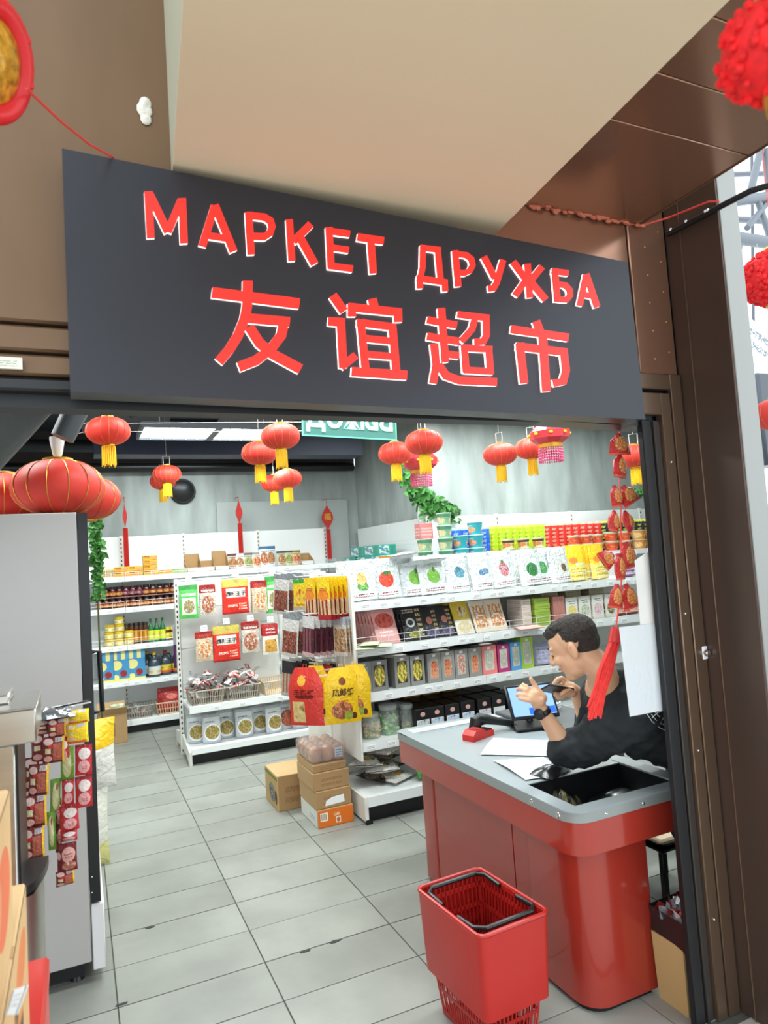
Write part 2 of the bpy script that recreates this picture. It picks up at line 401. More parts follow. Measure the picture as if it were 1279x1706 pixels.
jamb('cover_strip', 1138.6, 1157, BRONZE, FY-.016, FY+.02, 2.36)
MB().bbox(1.8, jx(1120.2), FY-.015, FY+.03, 2.20, 2.285, .003).build('head_strip', BRONZE, dj)
MB().bbox(1.8, jx(1157), FY-.012, FY+.03, 2.30, 2.36, .003).build('head_cover', BRONZE, dj)
sc_ = MB()
for z in (.35, .95, 1.45, 2.02): sc_.ball((jx(1128), FY-.016, z), .005, 8, 5)
sc_.build('screws', CHROME, dj)

# column at the right of the shop front: dark brown flank, steel front
X0 = jx(1157)+.004
YC = P(1250, 900, X=X0).y; 
co = struct(MB().box(X0+.006, max(P(1274, 800, Y=YC).x, X0+.06)-.003, YC+.006, FY+.03, 0, 4.4).build('column', DARK, smooth=0))
MB().bbox(X0, X0+.008, YC, FY-.002, 0, 4.4, .002).build('panel', DBROWN, co)
xs1 = P(1274, 800, Y=YC).x
SILV = mat('brushed_silver', '8f908c', .4, .35, var=.05, vs=2, stretch=(1, 1, .2))
MB().bbox(X0+.008, max(xs1, X0+.06), YC-.004, YC+.008, 0, 4.4, .002).build('panel', SILV, co)
lt = MB(); lt.tube([(X0-.002, FY-.075, .0), (X0-.002, FY-.075, 4.2)], .003, 5)
lt.build('edge_bead', BRONZE, co)
sn = P(1172, 1086, X=X0)
s_ = thing('door_sensor', 'small white plastic door sensor with chrome knob on the dark brown column', 'sensor', (X0, sn.y, sn.z))
MB().bbox(-.028, 0, -.02, .03, -.025, .025, .004).build('body', PAPER, s_)
MB().lathe([(.012, 0), (.014, .008), (.01, .016), (.004, .018)], 12, 0, Matrix.Translation((-.014, -.02, 0)) @ Matrix.Rotation(PI/2, 4, 'X')).build('knob', CHROME, s_)

# --- mall soffit: brown metal trays, and the beige bulkhead hanging below it
SZ = 2.94
so = struct(MB().box(1.16, 2.012, -1.2, FY, SZ+.012, SZ+.06).build('trim_soffit', DBROWN, smooth=0))
ys = [FY-.002, 1.413, 1.222, 1.035, .6, .1, -.5, -1.2]
for i in range(len(ys)-1):
    MB().bbox(1.17, 2.008, ys[i+1]+.0015, ys[i]-.0015, SZ, SZ+.012, .002).build('panel', BROWNG, so)
MB().bbox(2.0085, 2.016, -1.2, FY, SZ-.004, SZ+.06, .002).build('edge_trim', BRONZE, so)
BEI = mat('beige_bulkhead', 'd9c8ab', .6, var=.015, vs=1.5); BEI2 = mat('grey_bulkhead_side', 'a9a892', .6)
BZ = 2.81
a0, a1, b0, b1 = P(288, 275, Z=BZ), P(305, 0, Z=BZ), P(825, 390, Z=BZ), P(1215, 0, Z=BZ)
def ext(p, q, y): t = (y-p.y)/(q.y-p.y); return p.x+(q.x-p.x)*t
poly = [(ext(a0, a1, FY-.005), FY-.005), (ext(b0, b1, FY-.005), FY-.005), (ext(b0, b1, -1.3), -1.3), (ext(a0, a1, -1.3), -1.3)]
bk = struct(MB().prism(poly, BZ, BZ+.004, ax='z').build('trim_bulkhead', BEI, smooth=0))
MB().prism([(p[0]+dx, p[1]) for p, dx in zip(poly, (.0, .0, 0, 0))], BZ+.004, 4.4, ax='z').build('side_panels', BEI2, bk, smooth=0)

# ------------------------------------------------------------------ shop lighting: one hung fixture, plus added bare lights
DIFF = mat('lamp_diffuser', 'ffffff', .5, emit='e8fbff', es=9.0)
def lamp_builder():
    t = thing('ceiling_light', 'long twin fluorescent ceiling light with louvred diffusers above the back of the shop', 'ceiling light', group='shop ceiling lights')
    mb = MB(); mb.box(-.62, .62, -.28, -.27, 0, .03); mb.box(-.62, .62, .27, .28, 0, .03); mb.box(-.62, -.60, -.27, .27, 0, .03); mb.box(.60, .62, -.27, .27, 0, .03); mb.box(-.03, .03, -.27, .27, 0, .03); mb.box(-.62, .62, -.28, .28, .03, .05)
    mb.build('housing', mat('lamp_housing', '50555a', .5), t, smooth=0)
    for s in (-1, 1):
        MB().box(s*.315-.285, s*.315+.285, -.27, .27, .018, .03).build('diffuser', DIFF, t, smooth=0)
    lv = MB()
    for k in range(13): lv.box(-.6+.1*k-.003, -.6+.1*k+.003, -.27, .27, .002, .018)
    lv.build('louvre', WHITE, t, smooth=0).modifiers
    for s in (-1, 1): MB().tube([(s*.45, 0, .05), (s*.45, 0, .55)], .004).build('hanger', WIRE, t)
    return t
LZ = 2.90
for i, (x, y) in enumerate(((1.14, 6.0), (1.14, 4.3), (1.14, 2.75), (3.1, 6.0), (3.1, 4.3), (3.0, 2.95), (4.9, 5.6), (-.9, 6.0), (-.9, 4.0), (1.14, 7.6))):
    if i < 1: place('lamp', lamp_builder, (x, y, LZ), (0, 0, 0))
    la = bpy.data.lights.new('shop_area_light', 'AREA'); la.shape = 'RECTANGLE'; la.size = 1.2; la.size_y = .34; la.energy = LAMP_W; la.color = (.93, 1.0, .98)
    lo = bpy.data.objects.new('shop_area_light', la); COL.objects.link(lo); lo.location = (x, y, (LZ-.012 if i < 1 else 3.2))  # first sits in the fixture; the others are bare lights added out of view

# dark services under the ceiling
DUCT = mat('duct_dark', '25282d', .55, var=.1, vs=4); DUCTN = mat('duct_navy', '232b3f', .5); CPAN = mat('ceiling_panel_grey', '5a5f66', .7)
struct(MB().box(.2, P(604, 745, Y=7.2).x, 7.2, 7.5, P(580, 758, Y=7.2).z, 3.3).build('trim_duct', DUCTN, smooth=0))
pz = P(400, 778, Y=8.6).z
struct(MB().tube([(-1.5, 8.62, pz), (3.5, 8.62, pz)], .06, 10).build('trim_pipe', BLACK))
struct(MB().tube([(-1.5, 8.3, 3.2), (2.9, 8.3, 3.2)], .07, 10).build('trim_pipe_upper', DUCT))
for k, (x0, x1, y0, y1, rx) in enumerate(((.35, 1.2, 5.0, 5.6, .35), (1.35, 2.4, 6.6, 7.1, -.3), (.1, .9, 6.8, 7.3, -.25), (1.9, 2.8, 5.3, 5.9, .3))):
    m_ = Matrix.Translation(((x0+x1)/2, (y0+y1)/2, 3.22)) @ Matrix.Rotation(rx, 4, 'X')
    struct(MB().box(-(x1-x0)/2, (x1-x0)/2, -(y1-y0)/2, (y1-y0)/2, -.015, .015, 0, m_).build('trim_ceiling_panel_%d' % (k+1), CPAN, smooth=0))
for k, (a, b) in enumerate((((.2, 5.6, 3.2), (1.2, 5.9, 3.3)), ((1.3, 5.2, 3.3), (.5, 6.4, 3.15)), ((2.0, 6.4, 3.1), (2.9, 6.2, 3.3)))):
    struct(MB().tube([a, b], .035, 8).build('trim_strut_%d' % (k+1), BLACK))
# big grey insulated duct just inside, upper left, and the pipe that drops from it
pts = [P(140, 640, Y=2.5), P(60, 655, Y=2.5), P(0, 690, Y=2.55), P(-80, 760, Y=2.6), P(-200, 830, Y=2.7)]
struct(MB().tube([(q.x, q.y, q.z+.02) for q in pts], [.045, .10, .13, .15, .17], 16).build('trim_air_duct', mat('duct_wrap', '4a5052', .6, bump=.6, bs=9, var=.1)))
struct(MB().tube([P(150, 640, Y=3.4), P(128, 680, Y=3.4), P(104, 730, Y=3.4)], [.05, .055, .05], 12).build('trim_drop_pipe', mat('pipe_grey', '44484c', .5)))
# ------------------------------------------------------------------ shop sign
SY = 1.80
sg = thing('shop_sign', 'long dark grey shop sign with red lit Cyrillic and Chinese letters', 'sign', (.93, SY, 2.45))
SIGN = mat('sign_grey', '303137', .36, .35, var=.04, vs=2)
TL, BL, TR, BR = P(103, 247, Y=SY), P(117, 652, Y=SY), P(1045, 437, Y=SY), P(1075, 699, Y=SY)
q4 = [(BL.x, BL.z), (BR.x, BR.z), (TR.x, TR.z), (TL.x, TL.z)]
def off(o, t): o.location = -Vector(t.location); return o
off(MB().prism(q4, SY, FY-.02).build('sign_box', SIGN, sg, smooth=0), sg)
REDL = mat('letter_red', 'c41c16', .4, emit='ff3226', es=.72); RIM = mat('letter_rim', 'ffffff', .4, emit='ffe8e4', es=1.6)
LY0, LY1 = SY-.0105, SY
def z4(p): q = P(220+p[0]/2.7804, 300+p[1]/2.7804, Y=LY0); return (q.x, q.z)
def z5(p): q = P(640+p[0]/2.907, 380+p[1]/2.907, Y=LY0); return (q.x, q.z)
L4 = [
 [(36, [(74, 52), (86, 267)]), (36, [(80, 62), (166, 240)]), (36, [(166, 240), (228, 92)]), (36, [(231, 84), (240, 292)])],
 [(36, [(325, 306), (383, 118)]), (36, [(383, 116), (470, 330)]), (30, [(356, 257), (438, 270)])],
 [(34, [(540, 147), (551, 344)]), (32, [(540, 163), (612, 171), (640, 188), (648, 215), (638, 245), (612, 262), (548, 260)])],
 [(32, [(728, 182), (740, 374)]), (36, [(828, 204), (748, 284)]), (36, [(775, 262), (846, 389)])],
 [(32, [(912, 218), (922, 406)]), (30, [(900, 234), (1009, 249)]), (28, [(912, 311), (1004, 323)]), (30, [(908, 396), (1022, 411)])],
 [(34, [(1044, 263), (1166, 281)]), (33, [(1105, 268), (1117, 432)])],
 [(48, [(370, 520), (775, 572)]), (46, [(535, 466), (533, 580), (522, 640), (490, 720), (450, 785), (402, 842)]), (44, [(540, 640), (730, 657)]), (46, [(708, 642), (690, 720), (640, 785), (575, 835), (494, 866)]), (46, [(542, 680), (590, 755), (650, 806), (780, 876)])],
 [(40, [(930, 533), (982, 608)]), (40, [(908, 654), (985, 660)]), (38, [(966, 648), (978, 870)]), (36, [(968, 866), (1036, 812)]), (40, [(1112, 550), (1124, 600)]), (38, [(1018, 572), (1018, 632)]), (38, [(1002, 588), (1248, 614)]), (38, [(1230, 600), (1232, 658)]), (36, [(1058, 645), (1082, 895)]), (34, [(1042, 660), (1218, 682)]), (36, [(1204, 672), (1224, 900)]), (32, [(1066, 733), (1205, 747)]), (32, [(1072, 807), (1212, 819)]), (42, [(1016, 888), (1272, 905)])]]
L5 = [
 [(28, [(188, 84), (186, 190), (174, 246)]), (28, [(175, 94), (274, 106)]), (28, [(258, 96), (274, 262)]), (30, [(158, 242), (306, 264)]), (30, [(172, 236), (173, 292)]), (28, [(292, 256), (295, 307)])],
 [(30, [(344, 108), (359, 282)]), (28, [(335, 123), (398, 131), (422, 150), (428, 180), (414, 206), (390, 217), (352, 214)])],
 [(30, [(483, 138), (538, 244)]), (30, [(576, 154), (545, 262), (530, 290), (504, 293)])],
 [(30, [(694, 173), (706, 336)]), (32, [(624, 163), (690, 252)]), (32, [(688, 250), (634, 326)]), (32, [(764, 187), (702, 262)]), (32, [(708, 258), (782, 347)])],
 [(30, [(826, 196), (840, 356)]), (28, [(812, 207), (893, 218)]), (28, [(830, 272), (878, 277), (898, 300), (900, 326), (882, 347), (834, 343)])],
 [(28, [(947, 375), (979, 224)]), (30, [(978, 222), (1032, 383)]), (26, [(962, 320), (1016, 331)])],
 [(34, [(208, 444), (352, 470)]), (36, [(277, 387), (288, 540), (296, 650)]), (36, [(208, 524), (364, 549)]), (34, [(300, 610), (363, 618)]), (36, [(240, 560), (252, 660), (236, 752)]), (38, [(262, 660), (300, 715), (365, 738), (545, 746)]), (32, [(354, 418), (508, 436)]), (32, [(492, 424), (494, 520), (478, 550), (436, 552)]), (32, [(440, 432), (424, 490), (372, 548)]), (32, [(386, 565), (396, 700)]), (32, [(378, 580), (522, 588)]), (32, [(504, 576), (514, 705)]), (32, [(386, 688), (526, 696)])],
 [(38, [(736, 450), (756, 502)]), (38, [(614, 489), (893, 530)]), (40, [(766, 500), (786, 792)]), (38, [(656, 556), (678, 752)]), (38, [(640, 572), (886, 602)]), (36, [(868, 586), (880, 690), (866, 742), (818, 752)])]]
for Ls, mp in ((L4, z4), (L5, z5)):
    for st_ in Ls:
        o = strokes_mesh([(w_, pl) for w_, pl in st_], 30, LY0, LY1, mp).build('letter', [REDL, RIM], sg, smooth=0); off(o, sg)

# ------------------------------------------------------------------ lanterns
def lantern_builder(rx=.13, rz=.085, tassel=True, cap=.032, wire=True, ribs=16, big=False):
    def f():
        t = thing('red_lantern', None, 'lantern')
        pr = [(cap, -rz*.96)]+[(max(cap, rx*math.sin(a)**.8), -rz*math.cos(a)) for a in [PI*k/12 for k in range(1, 12)]]+[(cap, rz*.96)]
        MB().lathe(pr, 32).build('lantern_body', REDF, t, smooth=60)
        rb = MB()
        for k in range(ribs):
            a = 2*PI*k/ribs; rb.tube([((p[0]+.001)*math.cos(a), (p[0]+.001)*math.sin(a), p[1]) for p in pr], .0012 if not big else .0022, 4)
        rb.build('lantern_ribs', GOLD if big else mat('rib_orange', 'f07a4a', .4), t)
        for s in (-1, 1):
            MB().lathe([(cap, -.008), (cap*1.12, -.006), (cap*1.12, .006), (cap*.9, .009)], 16, 0, Matrix.Translation((0, 0, s*rz))).build('lantern_cap', GOLD, t)
        if tassel:
            mb = MB(); mb.lathe([(.036, -.115), (.037, -.05), (.034, -.004), (.006, 0)], 18, 0, Matrix.Translation((0, 0, -rz-.004)))
            for k in range(22):
                a = 2*PI*k/22; mb.tube([(.037*math.cos(a), .037*math.sin(a), -rz-.01), (.039*math.cos(a+.05), .039*math.sin(a+.05), -rz-.125-.006*(k % 3))], .0032, 4)
            mb.build('tassel', YEL, t)
        if wire:
            MB().tube([(-.03, 0, rz), (-.032, 0, rz+.085), (.032, 0, rz+.085), (.03, 0, rz)], .0028, 5).build('hanger', WIRE, t)
            MB().tube([(0, 0, 0), (0, 0, 1)], .001, 4).build('thread', WIRE, t, loc=(0, 0, rz+.085))
        return t
    return f
small = lantern_builder()
LAN = [(180, 718, 4.2, 'at the upper left beside the drop pipe'), (278, 790, 6.5, 'in front of the round black wall speaker'), (271, 802, 7.1, 'half hidden behind another lantern near the black speaker'),
       (467, 727, 4.6, 'overlapping another just right of the ceiling light'), (432, 755, 5.0, 'partly hidden, just right of the ceiling light'), (479, 797, 6.3, 'small, another behind it, above the central red knot'),
       (456, 805, 7.0, 'small and far, peeking out behind a similar one'), (658, 755, 5.3, 'below the right end of the green exit sign'), (706, 737, 4.7, 'in front of the beaded palace lantern'),
       (833, 757, 5.3, 'hanging alone before the concrete wall'), (885, 747, 5.5, 'partly hidden behind the beaded lantern near the door side'), (1057, 760, 5.2, 'half hidden behind the red garland by the door')]
for i, (x, y, d, ph) in enumerate(LAN):
    q = P(x, y, d=d); o = place('lantern', small, q, (0, 0, .2*i), 'red silk lantern with yellow tassel, '+ph, 'red silk lanterns with yellow tassels')
    for c in o.children:
        if c.name.startswith('thread'): c.scale = (1, 1, 3.45-q.z-.17)
# two beaded palace lanterns (dark red box skirts with pink bead fringe)
PINK = mat('bead_pink', 'd9527f', .2, spec=.8); DRED = mat('palace_red', 'd23a44', .4)
def palace():
    t = thing('palace_lantern', None, 'lantern')
    MB().lathe([(.085, -.06), (.14, -.02), (.15, .03), (.10, .08), (.05, .10)], 8).build('lantern_body', DRED, t, smooth=20)
    MB().lathe([(.088, -.085), (.09, -.06), (.086, -.055)], 16).build('collar', GOLD, t)
    fr = MB()
    for k in range(30):
        a = 2*PI*k/30
        for z in range(5): fr.ball((.085*math.cos(a), .085*math.sin(a), -.10-.02*z), (.006, .006, .011), 5, 3)
    fr.build('bead_fringe', PINK, t)
    lf = MB()
    for k in range(8):
        a = 2*PI*k/8; lf.ball((.142*math.cos(a+.2), .142*math.sin(a+.2), .012), (.016, .016, .012), 6, 4)
    lf.build('gold_leaves', YEL, t)
    MB().tube([(0, 0, .1), (0, 0, .85)], .0015, 4).build('thread', WIRE, t)
    return t
place('palace', palace, P(700, 772, d=5.6), (0, 0, 0), 'red palace lantern with pink bead fringe above the ivy', 'palace lanterns')
place('palace', palace, P(915, 727, d=5.0), (0, 0, 0), 'red palace lantern with pink bead fringe cut by the sign bottom', 'palace lanterns')
# a yellow fringe end peeking below the sign
tq = P(411, 672, d=4.0)
t = tag(MB().lathe([(.05, -.02), (.05, .04), (.02, .05)], 14, 0, Matrix.Translation((0, 0, .01))).tube([(0, 0, .05), (0, 0, 1.1)], .002).build('lantern_fringe', YEL, loc=tq), 'tip of a yellow lantern fringe just under the sign', 'fringe')
# fine wires that carry the lanterns
cw = MB()
for a, b, za, zb in ((120, 330, 705, 707), (120, 330, 719, 722)):
    p0, p1 = P(a, za+6, d=4.2), P(b+190, zb-4, d=4.9); cw.tube([p0, P(150, za-2, d=4.2), P(215, za, d=4.25), p1], .0016, 4)
tag(cw.build('lantern_wires', WIRE), 'two thin pale wires strung under the dark ceiling for lanterns', 'wire')
# big lanterns standing on the fridge
big = lantern_builder(.212, .135, tassel=False, cap=.062, wire=False, ribs=14, big=True)
FRY = 3.33; FRT = P(140, 853, Y=FRY).z
PLUG = mat('plug_white', 'dcdcda', .5)
for i, (x, y, dx, ph) in enumerate(((-.062, 3.62, 1, 'largest red lantern with gold ribs standing on the white fridge'), (-.33, 3.98, .95, 'big red gold-ribbed lantern on the fridge cut by the photo edge'), (.055, 4.02, .9, 'big red lantern on the fridge half hidden behind the largest one'))):
    o = place('biglantern', big, (x, y, FRT+.148*dx), (0, 0, .35*i), ph, 'big lanterns on the fridge'); o.scale = (dx*.98,)*3
pl = MB(); pl.lathe([(.012, 0), (.022, .015), (.028, .05), (.034, .085), (.034, .10), (.01, .105)], 14)
tag(pl.build('lamp_socket', PLUG, loc=(-.062, 3.62, FRT+.292)), 'white lamp socket sitting on top of the largest fridge lantern', 'socket')

# exit sign seen from behind: etched clear plate, letters mirrored
e0, e1 = P(504, 690, Y=3.6), P(660, 733, Y=3.6); ezc = (P(506, 727, Y=3.6).z); 
ex = thing('exit_sign', 'glowing green glass exit sign seen mirrored from behind', 'sign', ((e0.x+e1.x)/2, 3.6, ezc+.11))
EGL = mat('exit_glass', '5f8f88', .25, emit='5a9a90', es=.25, alpha=.75); EW = mat('exit_letter', 'd8fff6', .4, emit='bffff0', es=1.1); EE = mat('exit_edge', '6fe0b8', .3, emit='63e6b4', es=.9)
W_ = (e1.x-e0.x)/2; rt = -.035
MB().box(-W_, W_, -.004, .004, -.11, .13).build('plate', EGL, ex, smooth=0)
eb = MB(); eb.box(-W_, W_, -.006, .006, -.115, -.11); eb.box(-W_-.005, -W_, -.006, .006, -.115, .13); eb.box(W_, W_+.005, -.006, .006, -.115, .13); eb.build('edge', EE, ex, smooth=0)
tx = text_mesh('ВЫХОД', .165, .003, .004, 'lettering', EW, ex, (0, -.010, -.012), (PI/2, 0, 0), mirror=True)
wd = tx.dimensions.x; tx.scale = (2*W_*.93/max(wd, .01), 1, 1)
ex.rotation_euler = (0, rt*-1, 0)
MB().tube([(-W_*.8, 0, .13), (-W_*.8, 0, 1.0)], .004).tube([(W_*.8, 0, .13), (W_*.8, 0, 1.0)], .004).build('hanger', WIRE, ex)

# round black speaker on the far wall
sp_ = P(305, 818, Y=8.66)
s_ = thing('wall_speaker', 'round black speaker on the far concrete wall', 'speaker', (sp_.x, 8.72, sp_.z))
MB().lathe([(.15, 0), (.15, .03), (.13, .07), (.07, .095), (.002, .10)], 24, 0, Matrix.Rotation(PI/2, 4, 'X')).build('dome', BLACK, s_)
MB().lathe([(.155, 0), (.16, .012), (.15, .03)], 24, 0, Matrix.Rotation(PI/2, 4, 'X')).build('rim', DARK, s_)

# chinese knots hanging on the back shelf boards
KRED = mat('knot_red', 'b5261f', .6, var=.1, vs=30)
def knot(n, px, ytop, yk0, yk1, ybot, wk, lab, turned):
    a, b = P(px, yk0, Y=8.5), P(px, yk1, Y=8.5); zb = P(px, ybot, Y=8.5).z; zt = P(px, ytop, Y=8.5).z
    zc = (a.z+b.z)/2; h = (a.z-b.z)/2; t = thing('chinese_knot', lab, 'knot decoration', (a.x, 8.5, zc), 0, 'chinese knots')
    mb = MB(); c = 5
    mb.prism([(0, h), (wk*.55, h*.45), (wk, h*.1), (wk, -h*.2), (wk*.5, -h*.6), (0, -h), (-wk*.5, -h*.6), (-wk, -h*.2), (-wk, h*.1), (-wk*.55, h*.45)], -.012, .012)
    mb.build('knot_body', KRED, t)
    if turned < .5:
        text_mesh('福', wk*1.3, .002, .002, 'character', GOLD, t, (0, -.014, 0))
        lp = MB()
        for k in range(12):
            an = 2*PI*k/12; lp.tube([(wk*.9*math.cos(an+s*.2), -.005, h*.7*math.sin(an+s*.2)) for s in (-1, 0, 1)], .008, 5)
        lp.build('loops', KRED, t)
    MB().tube([(0, 0, h), (0, 0, zt-zc), (0, .215, zt-zc+.01)], .004, 5).build('cord', KRED, t)
    ts = MB(); hw_ = .022
    ts.box(-hw_, hw_, -.012, .012, zb-zc, -h*.98, taper=1.1)
    for k in range(7): ts.tube([(-hw_+k*hw_/3, -.014, -h), (-hw_*1.1+k*hw_*1.1/3, -.014, zb-zc-.01)], .005, 4)
    ts.build('tassel', KRED, t)
knot(0, 207, 828, 838, 880, 948, .022, 'thin red knot seen nearly edge-on nearest the fridge', 1)
knot(1, 397, 828, 834, 872, 932, .04, 'plain red knot with long tassel in the middle of the back shelf', 1)
knot(2, 544, 832, 842, 882, 932, .075, 'red knot bearing a gold character near the corner', 0)

# ivy: trailing leaves (uncountable)
def ivy(name, pts, n, spread, lab, leaf=.035, seed=1, pole=False):
    rnd = random.Random(seed); t = thing(name, lab, 'plant', pts[0]); o0 = Vector(pts[0]); mb = MB()
    P_ = [Vector(p)-o0 for p in pts]
    for k in range(n):
        u = rnd.random()*(len(P_)-1); i = min(int(u), len(P_)-2); c = P_[i].lerp(P_[i+1], u-i)+Vector((rnd.gauss(0, 1), rnd.gauss(0, .5), rnd.gauss(0, 1)))*spread
        R = Euler((rnd.uniform(-.9, .9)+PI/2, rnd.uniform(0, 6.28), rnd.uniform(-1, 1))).to_matrix().to_4x4(); s = leaf*rnd.uniform(.6, 1.2)
        mb.add([(0, -s*.8, 0), (s*.6, -s*.2, s*.12), (s*.35, s*.45, s*.05), (0, s, 0), (-s*.35, s*.45, s*.05), (-s*.6, -s*.2, s*.12), (0, 0, -s*.08)], [(0, 1, 6), (1, 2, 6), (2, 3, 6), (3, 4, 6), (4, 5, 6), (5, 0, 6)], 0, None, Matrix.Translation(c) @ R)
    f = mb.build('foliage', GREEN, t, smooth=0, fix=False); f['kind'] = 'stuff'
    if pole: P_.append(Vector((P_[-1].x, P_[-1].y, -o0.z)))
    MB().tube(P_, .006, 5).build('stem', mat('ivy_stem', '4d4a2a', .7), t)
WX = 6.57
ivy('ivy_garland', [P(676, 795, Y=WX), P(700, 825, Y=WX), P(712, 838, Y=WX), P(722, 848, Y=WX), P(735, 852, Y=WX), P(752, 860, Y=WX)], 520, .055, 'artificial ivy trailing down the concrete wall to the white boards', .05, 3)
ivy('ivy_garland', [P(1060, 822, Y=5.9), P(1078, 822, Y=5.9), P(1100, 830, Y=5.9)], 90, .03, 'sprig of artificial ivy beside the red garland at the door', .045, 5)
ivy('ivy_garland', [P(159, 855, Y=5.0), P(160, 900, Y=5.0), P(161, 940, Y=5.0), P(163, 1000, Y=5.0)], 330, .018, 'narrow strip of artificial ivy behind the fridge edge', .032, 8, True)
pb = P(695, 843, Y=6.6); pb2 = P(728, 866, Y=6.6)
tag(MB().bbox(pb.x, pb2.x, 6.58, 6.618, pb2.z-.02, pb.z+.02, .004).build('wall_plate', mat('pale_box', 'c3c9c8', .6)), 'pale square plate on the wall under the ivy', 'plate')
# ------------------------------------------------------------------ shelving
tagme = MB().box(-.03, .03, -.003, 0, -.015, .015).mesh('price_tag', [TAG], 0)
def shelf_board(t, x0, x1, yf, yb, z, lip=.055, tags=0, guard=0, rnd=random, name='shelf', gm=None):
    """board with a price rail; z is the top surface"""
    s = MB().box(x0+.002, x1-.002, yf, yb, z-.03, z-.001).build(name, WHITE, t, smooth=0)
    MB().box(x0+.002, x1-.002, yf-.018, yf, z-lip, z+.004).build('price_rail', WHITE, s, smooth=0)
    for k in range(tags):
        o = bpy.data.objects.new('price_tag', tagme); COL.objects.link(o); o.parent = s
        o.location = (x0+(x1-x0)*(k+.5+rnd.uniform(-.3, .3))/tags, yf-.0185, z-lip/2)
    if guard:
        g = MB(); n = max(2, int((x1-x0)/.12))
        for hz in (.03, guard): g.tube([(x0+.01, yf+.012, z+hz), (x1-.01, yf+.012, z+hz)], .0022, 5)
        for k in range(n+1): g.tube([(x0+.012+(x1-x0-.024)*k/n, yf+.012, z), (x0+.012+(x1-x0-.024)*k/n, yf+.012, z+guard)], .0018, 4)
        g.build('wire_guard', WIRE, s)
    return s
def post(t, x, y0, y1, z1):
    p = MB().box(x-.016, x+.016, y0, y1, 0, z1).build('upright', WHITE2, t, smooth=0)
    mb = MB(); 
    for k in range(int(z1/.05)): mb.box(x-.006, x+.006, y0-.001, y0+.001, .03+.05*k, .055+.05*k)
    mb.build('slots', DARK, p, smooth=0)
    return p
O0 = (0, 0, 0)
# --- back shelf along the far wall
t = thing('long_shelf', 'white shelving run along the far wall with bare boards above', 'shelf', O0)
RX = [-.15, P(201, 893, Y=8.6).x, P(305, 890, Y=8.6).x, P(429.5, 885, Y=8.6).x, P(541, 883, Y=8.6).x]
ZB = P(300, 890, Y=8.62).z
for a, b in zip(RX[:-1], RX[1:]):
    MB().bbox(a+.004, b-.004, 8.62, 8.65, .1, ZB, .004).build('back_panel', WHITE, t)
    for z, g in ((1.705, .05), (1.36, .07), (.945, .07), (.555, 0)): shelf_board(t, a, b, 8.2, 8.62, z, tags=5, guard=g)
    shelf_board(t, a, b, 8.10, 8.62, .135, .05)
    MB().box(a, b, 8.14, 8.6, 0, .08).build('plinth', DARK, t, smooth=0)
for x in RX: post(t, x, 8.61, 8.66, ZB+.01)
RZ = [.135, .555, .945, 1.36, 1.705]

# --- middle gondola (hooks above, two shelves below)
GLX0, GLX1 = .885, 2.32
t = thing('hook_gondola', 'white gondola with pegboard hooks, baskets shelf and low pouch shelf', 'shelf', O0)
LY = 6.38; LB = 6.86; LZ0 = .145; LZ1 = .505
for a, b in ((GLX0, 1.86), (1.86, GLX1)):
    for z0, z1 in ((.1, .52), (.52, .98), (.98, 1.36), (1.36, 1.63)): MB().bbox(a+.01, b-.01, LB, LB+.02, z0+.002, z1-.002, .003).build('pegboard', PERF, t)
    shelf_board(t, a, b, LY+.04, LB, LZ1, tags=3)
    shelf_board(t, a, b, LY, LB, LZ0, .045)
    MB().box(a+.02, b, LY+.06, LB, 0, .09).build('plinth', DARK, t, smooth=0)
post(t, GLX0-.012, LB-.02, LB+.04, 1.65); post(t, GLX1, LB-.02, LB+.04, 1.65)
ft = MB(); ft.prism([(LY+.01, .0), (LY+.05, .0), (LY+.2, .06), (LB+.3, .06), (LB+.34, 0), (LB+.38, 0), (LB+.4, .15), (LB+.04, .2), (LY, .12)], GLX0-.02, GLX0+.004, ax='x'); ft.build('end_foot', WHITE2, t)
MB().bbox(GLX0, GLX1, LB-.005, LB+.03, 1.63, 1.645, .003).build('top_rail', WHITE, t)

# --- front gondola, double sided, end panel with hooks
GX0, GX1, GY, GC, GB = 1.69, 4.75, 4.30, 4.86, 5.42
t = thing('front_gondola', 'long white double sided gondola with five shelves behind the checkout', 'shelf', O0)
GZ = [P(650, 1322, Y=4.25).z, P(612, 1237, Y=4.33).z, P(605, 1157, Y=4.33).z, P(600, 1081, Y=4.33).z, P(600, 1004, Y=4.33).z]
bays = [GX0, P(800, 990, Y=4.31).x, P(980, 978, Y=4.31).x, GX1]
for a, b in zip(bays[:-1], bays[1:]):
    MB().bbox(a+.004, b-.004, GC-.015, GC+.015, .1, 1.60, .003).build('back_panel', WHITE2, t)
    for z, g in ((GZ[1], 0), (GZ[2], 0), (GZ[3], .07), (GZ[4], .075)): shelf_board(t, a, b, 4.33, GC-.015, z, tags=7, guard=g)
    shelf_board(t, a, b, 4.27, GC-.015, GZ[0], .06)
    MB().box(a+.01, b, 4.32, GB-.05, 0, GZ[0]-.05).build('plinth', DARK, t, smooth=0)
for y0, y1 in ((4.285, GC-.03), (GC+.03, GB)): MB().bbox(GX0-.02, GX0, y0, y1, .40 if y0 < 4.5 else .30, 1.615, .004).build('end_panel', WHITE2, t)
MB().box(GX0-.024, GX0-.0, GC-.03, GC+.03, .0, 1.66).build('upright', WHITE, t, smooth=0)
MB().box(GX0, GX1, GC-.02, GC+.02, 1.60, 1.64).build('top_rail', WHITE, t, smooth=0)
MB().box(GX0-.02, GX0+.005, 4.27, 4.40, 0.02, GZ[0]-.002).box(GX0-.02, GX0+.0, 4.4, 4.8, .02, GZ[0]-.002).build('base_end', WHITE2, t, smooth=0)
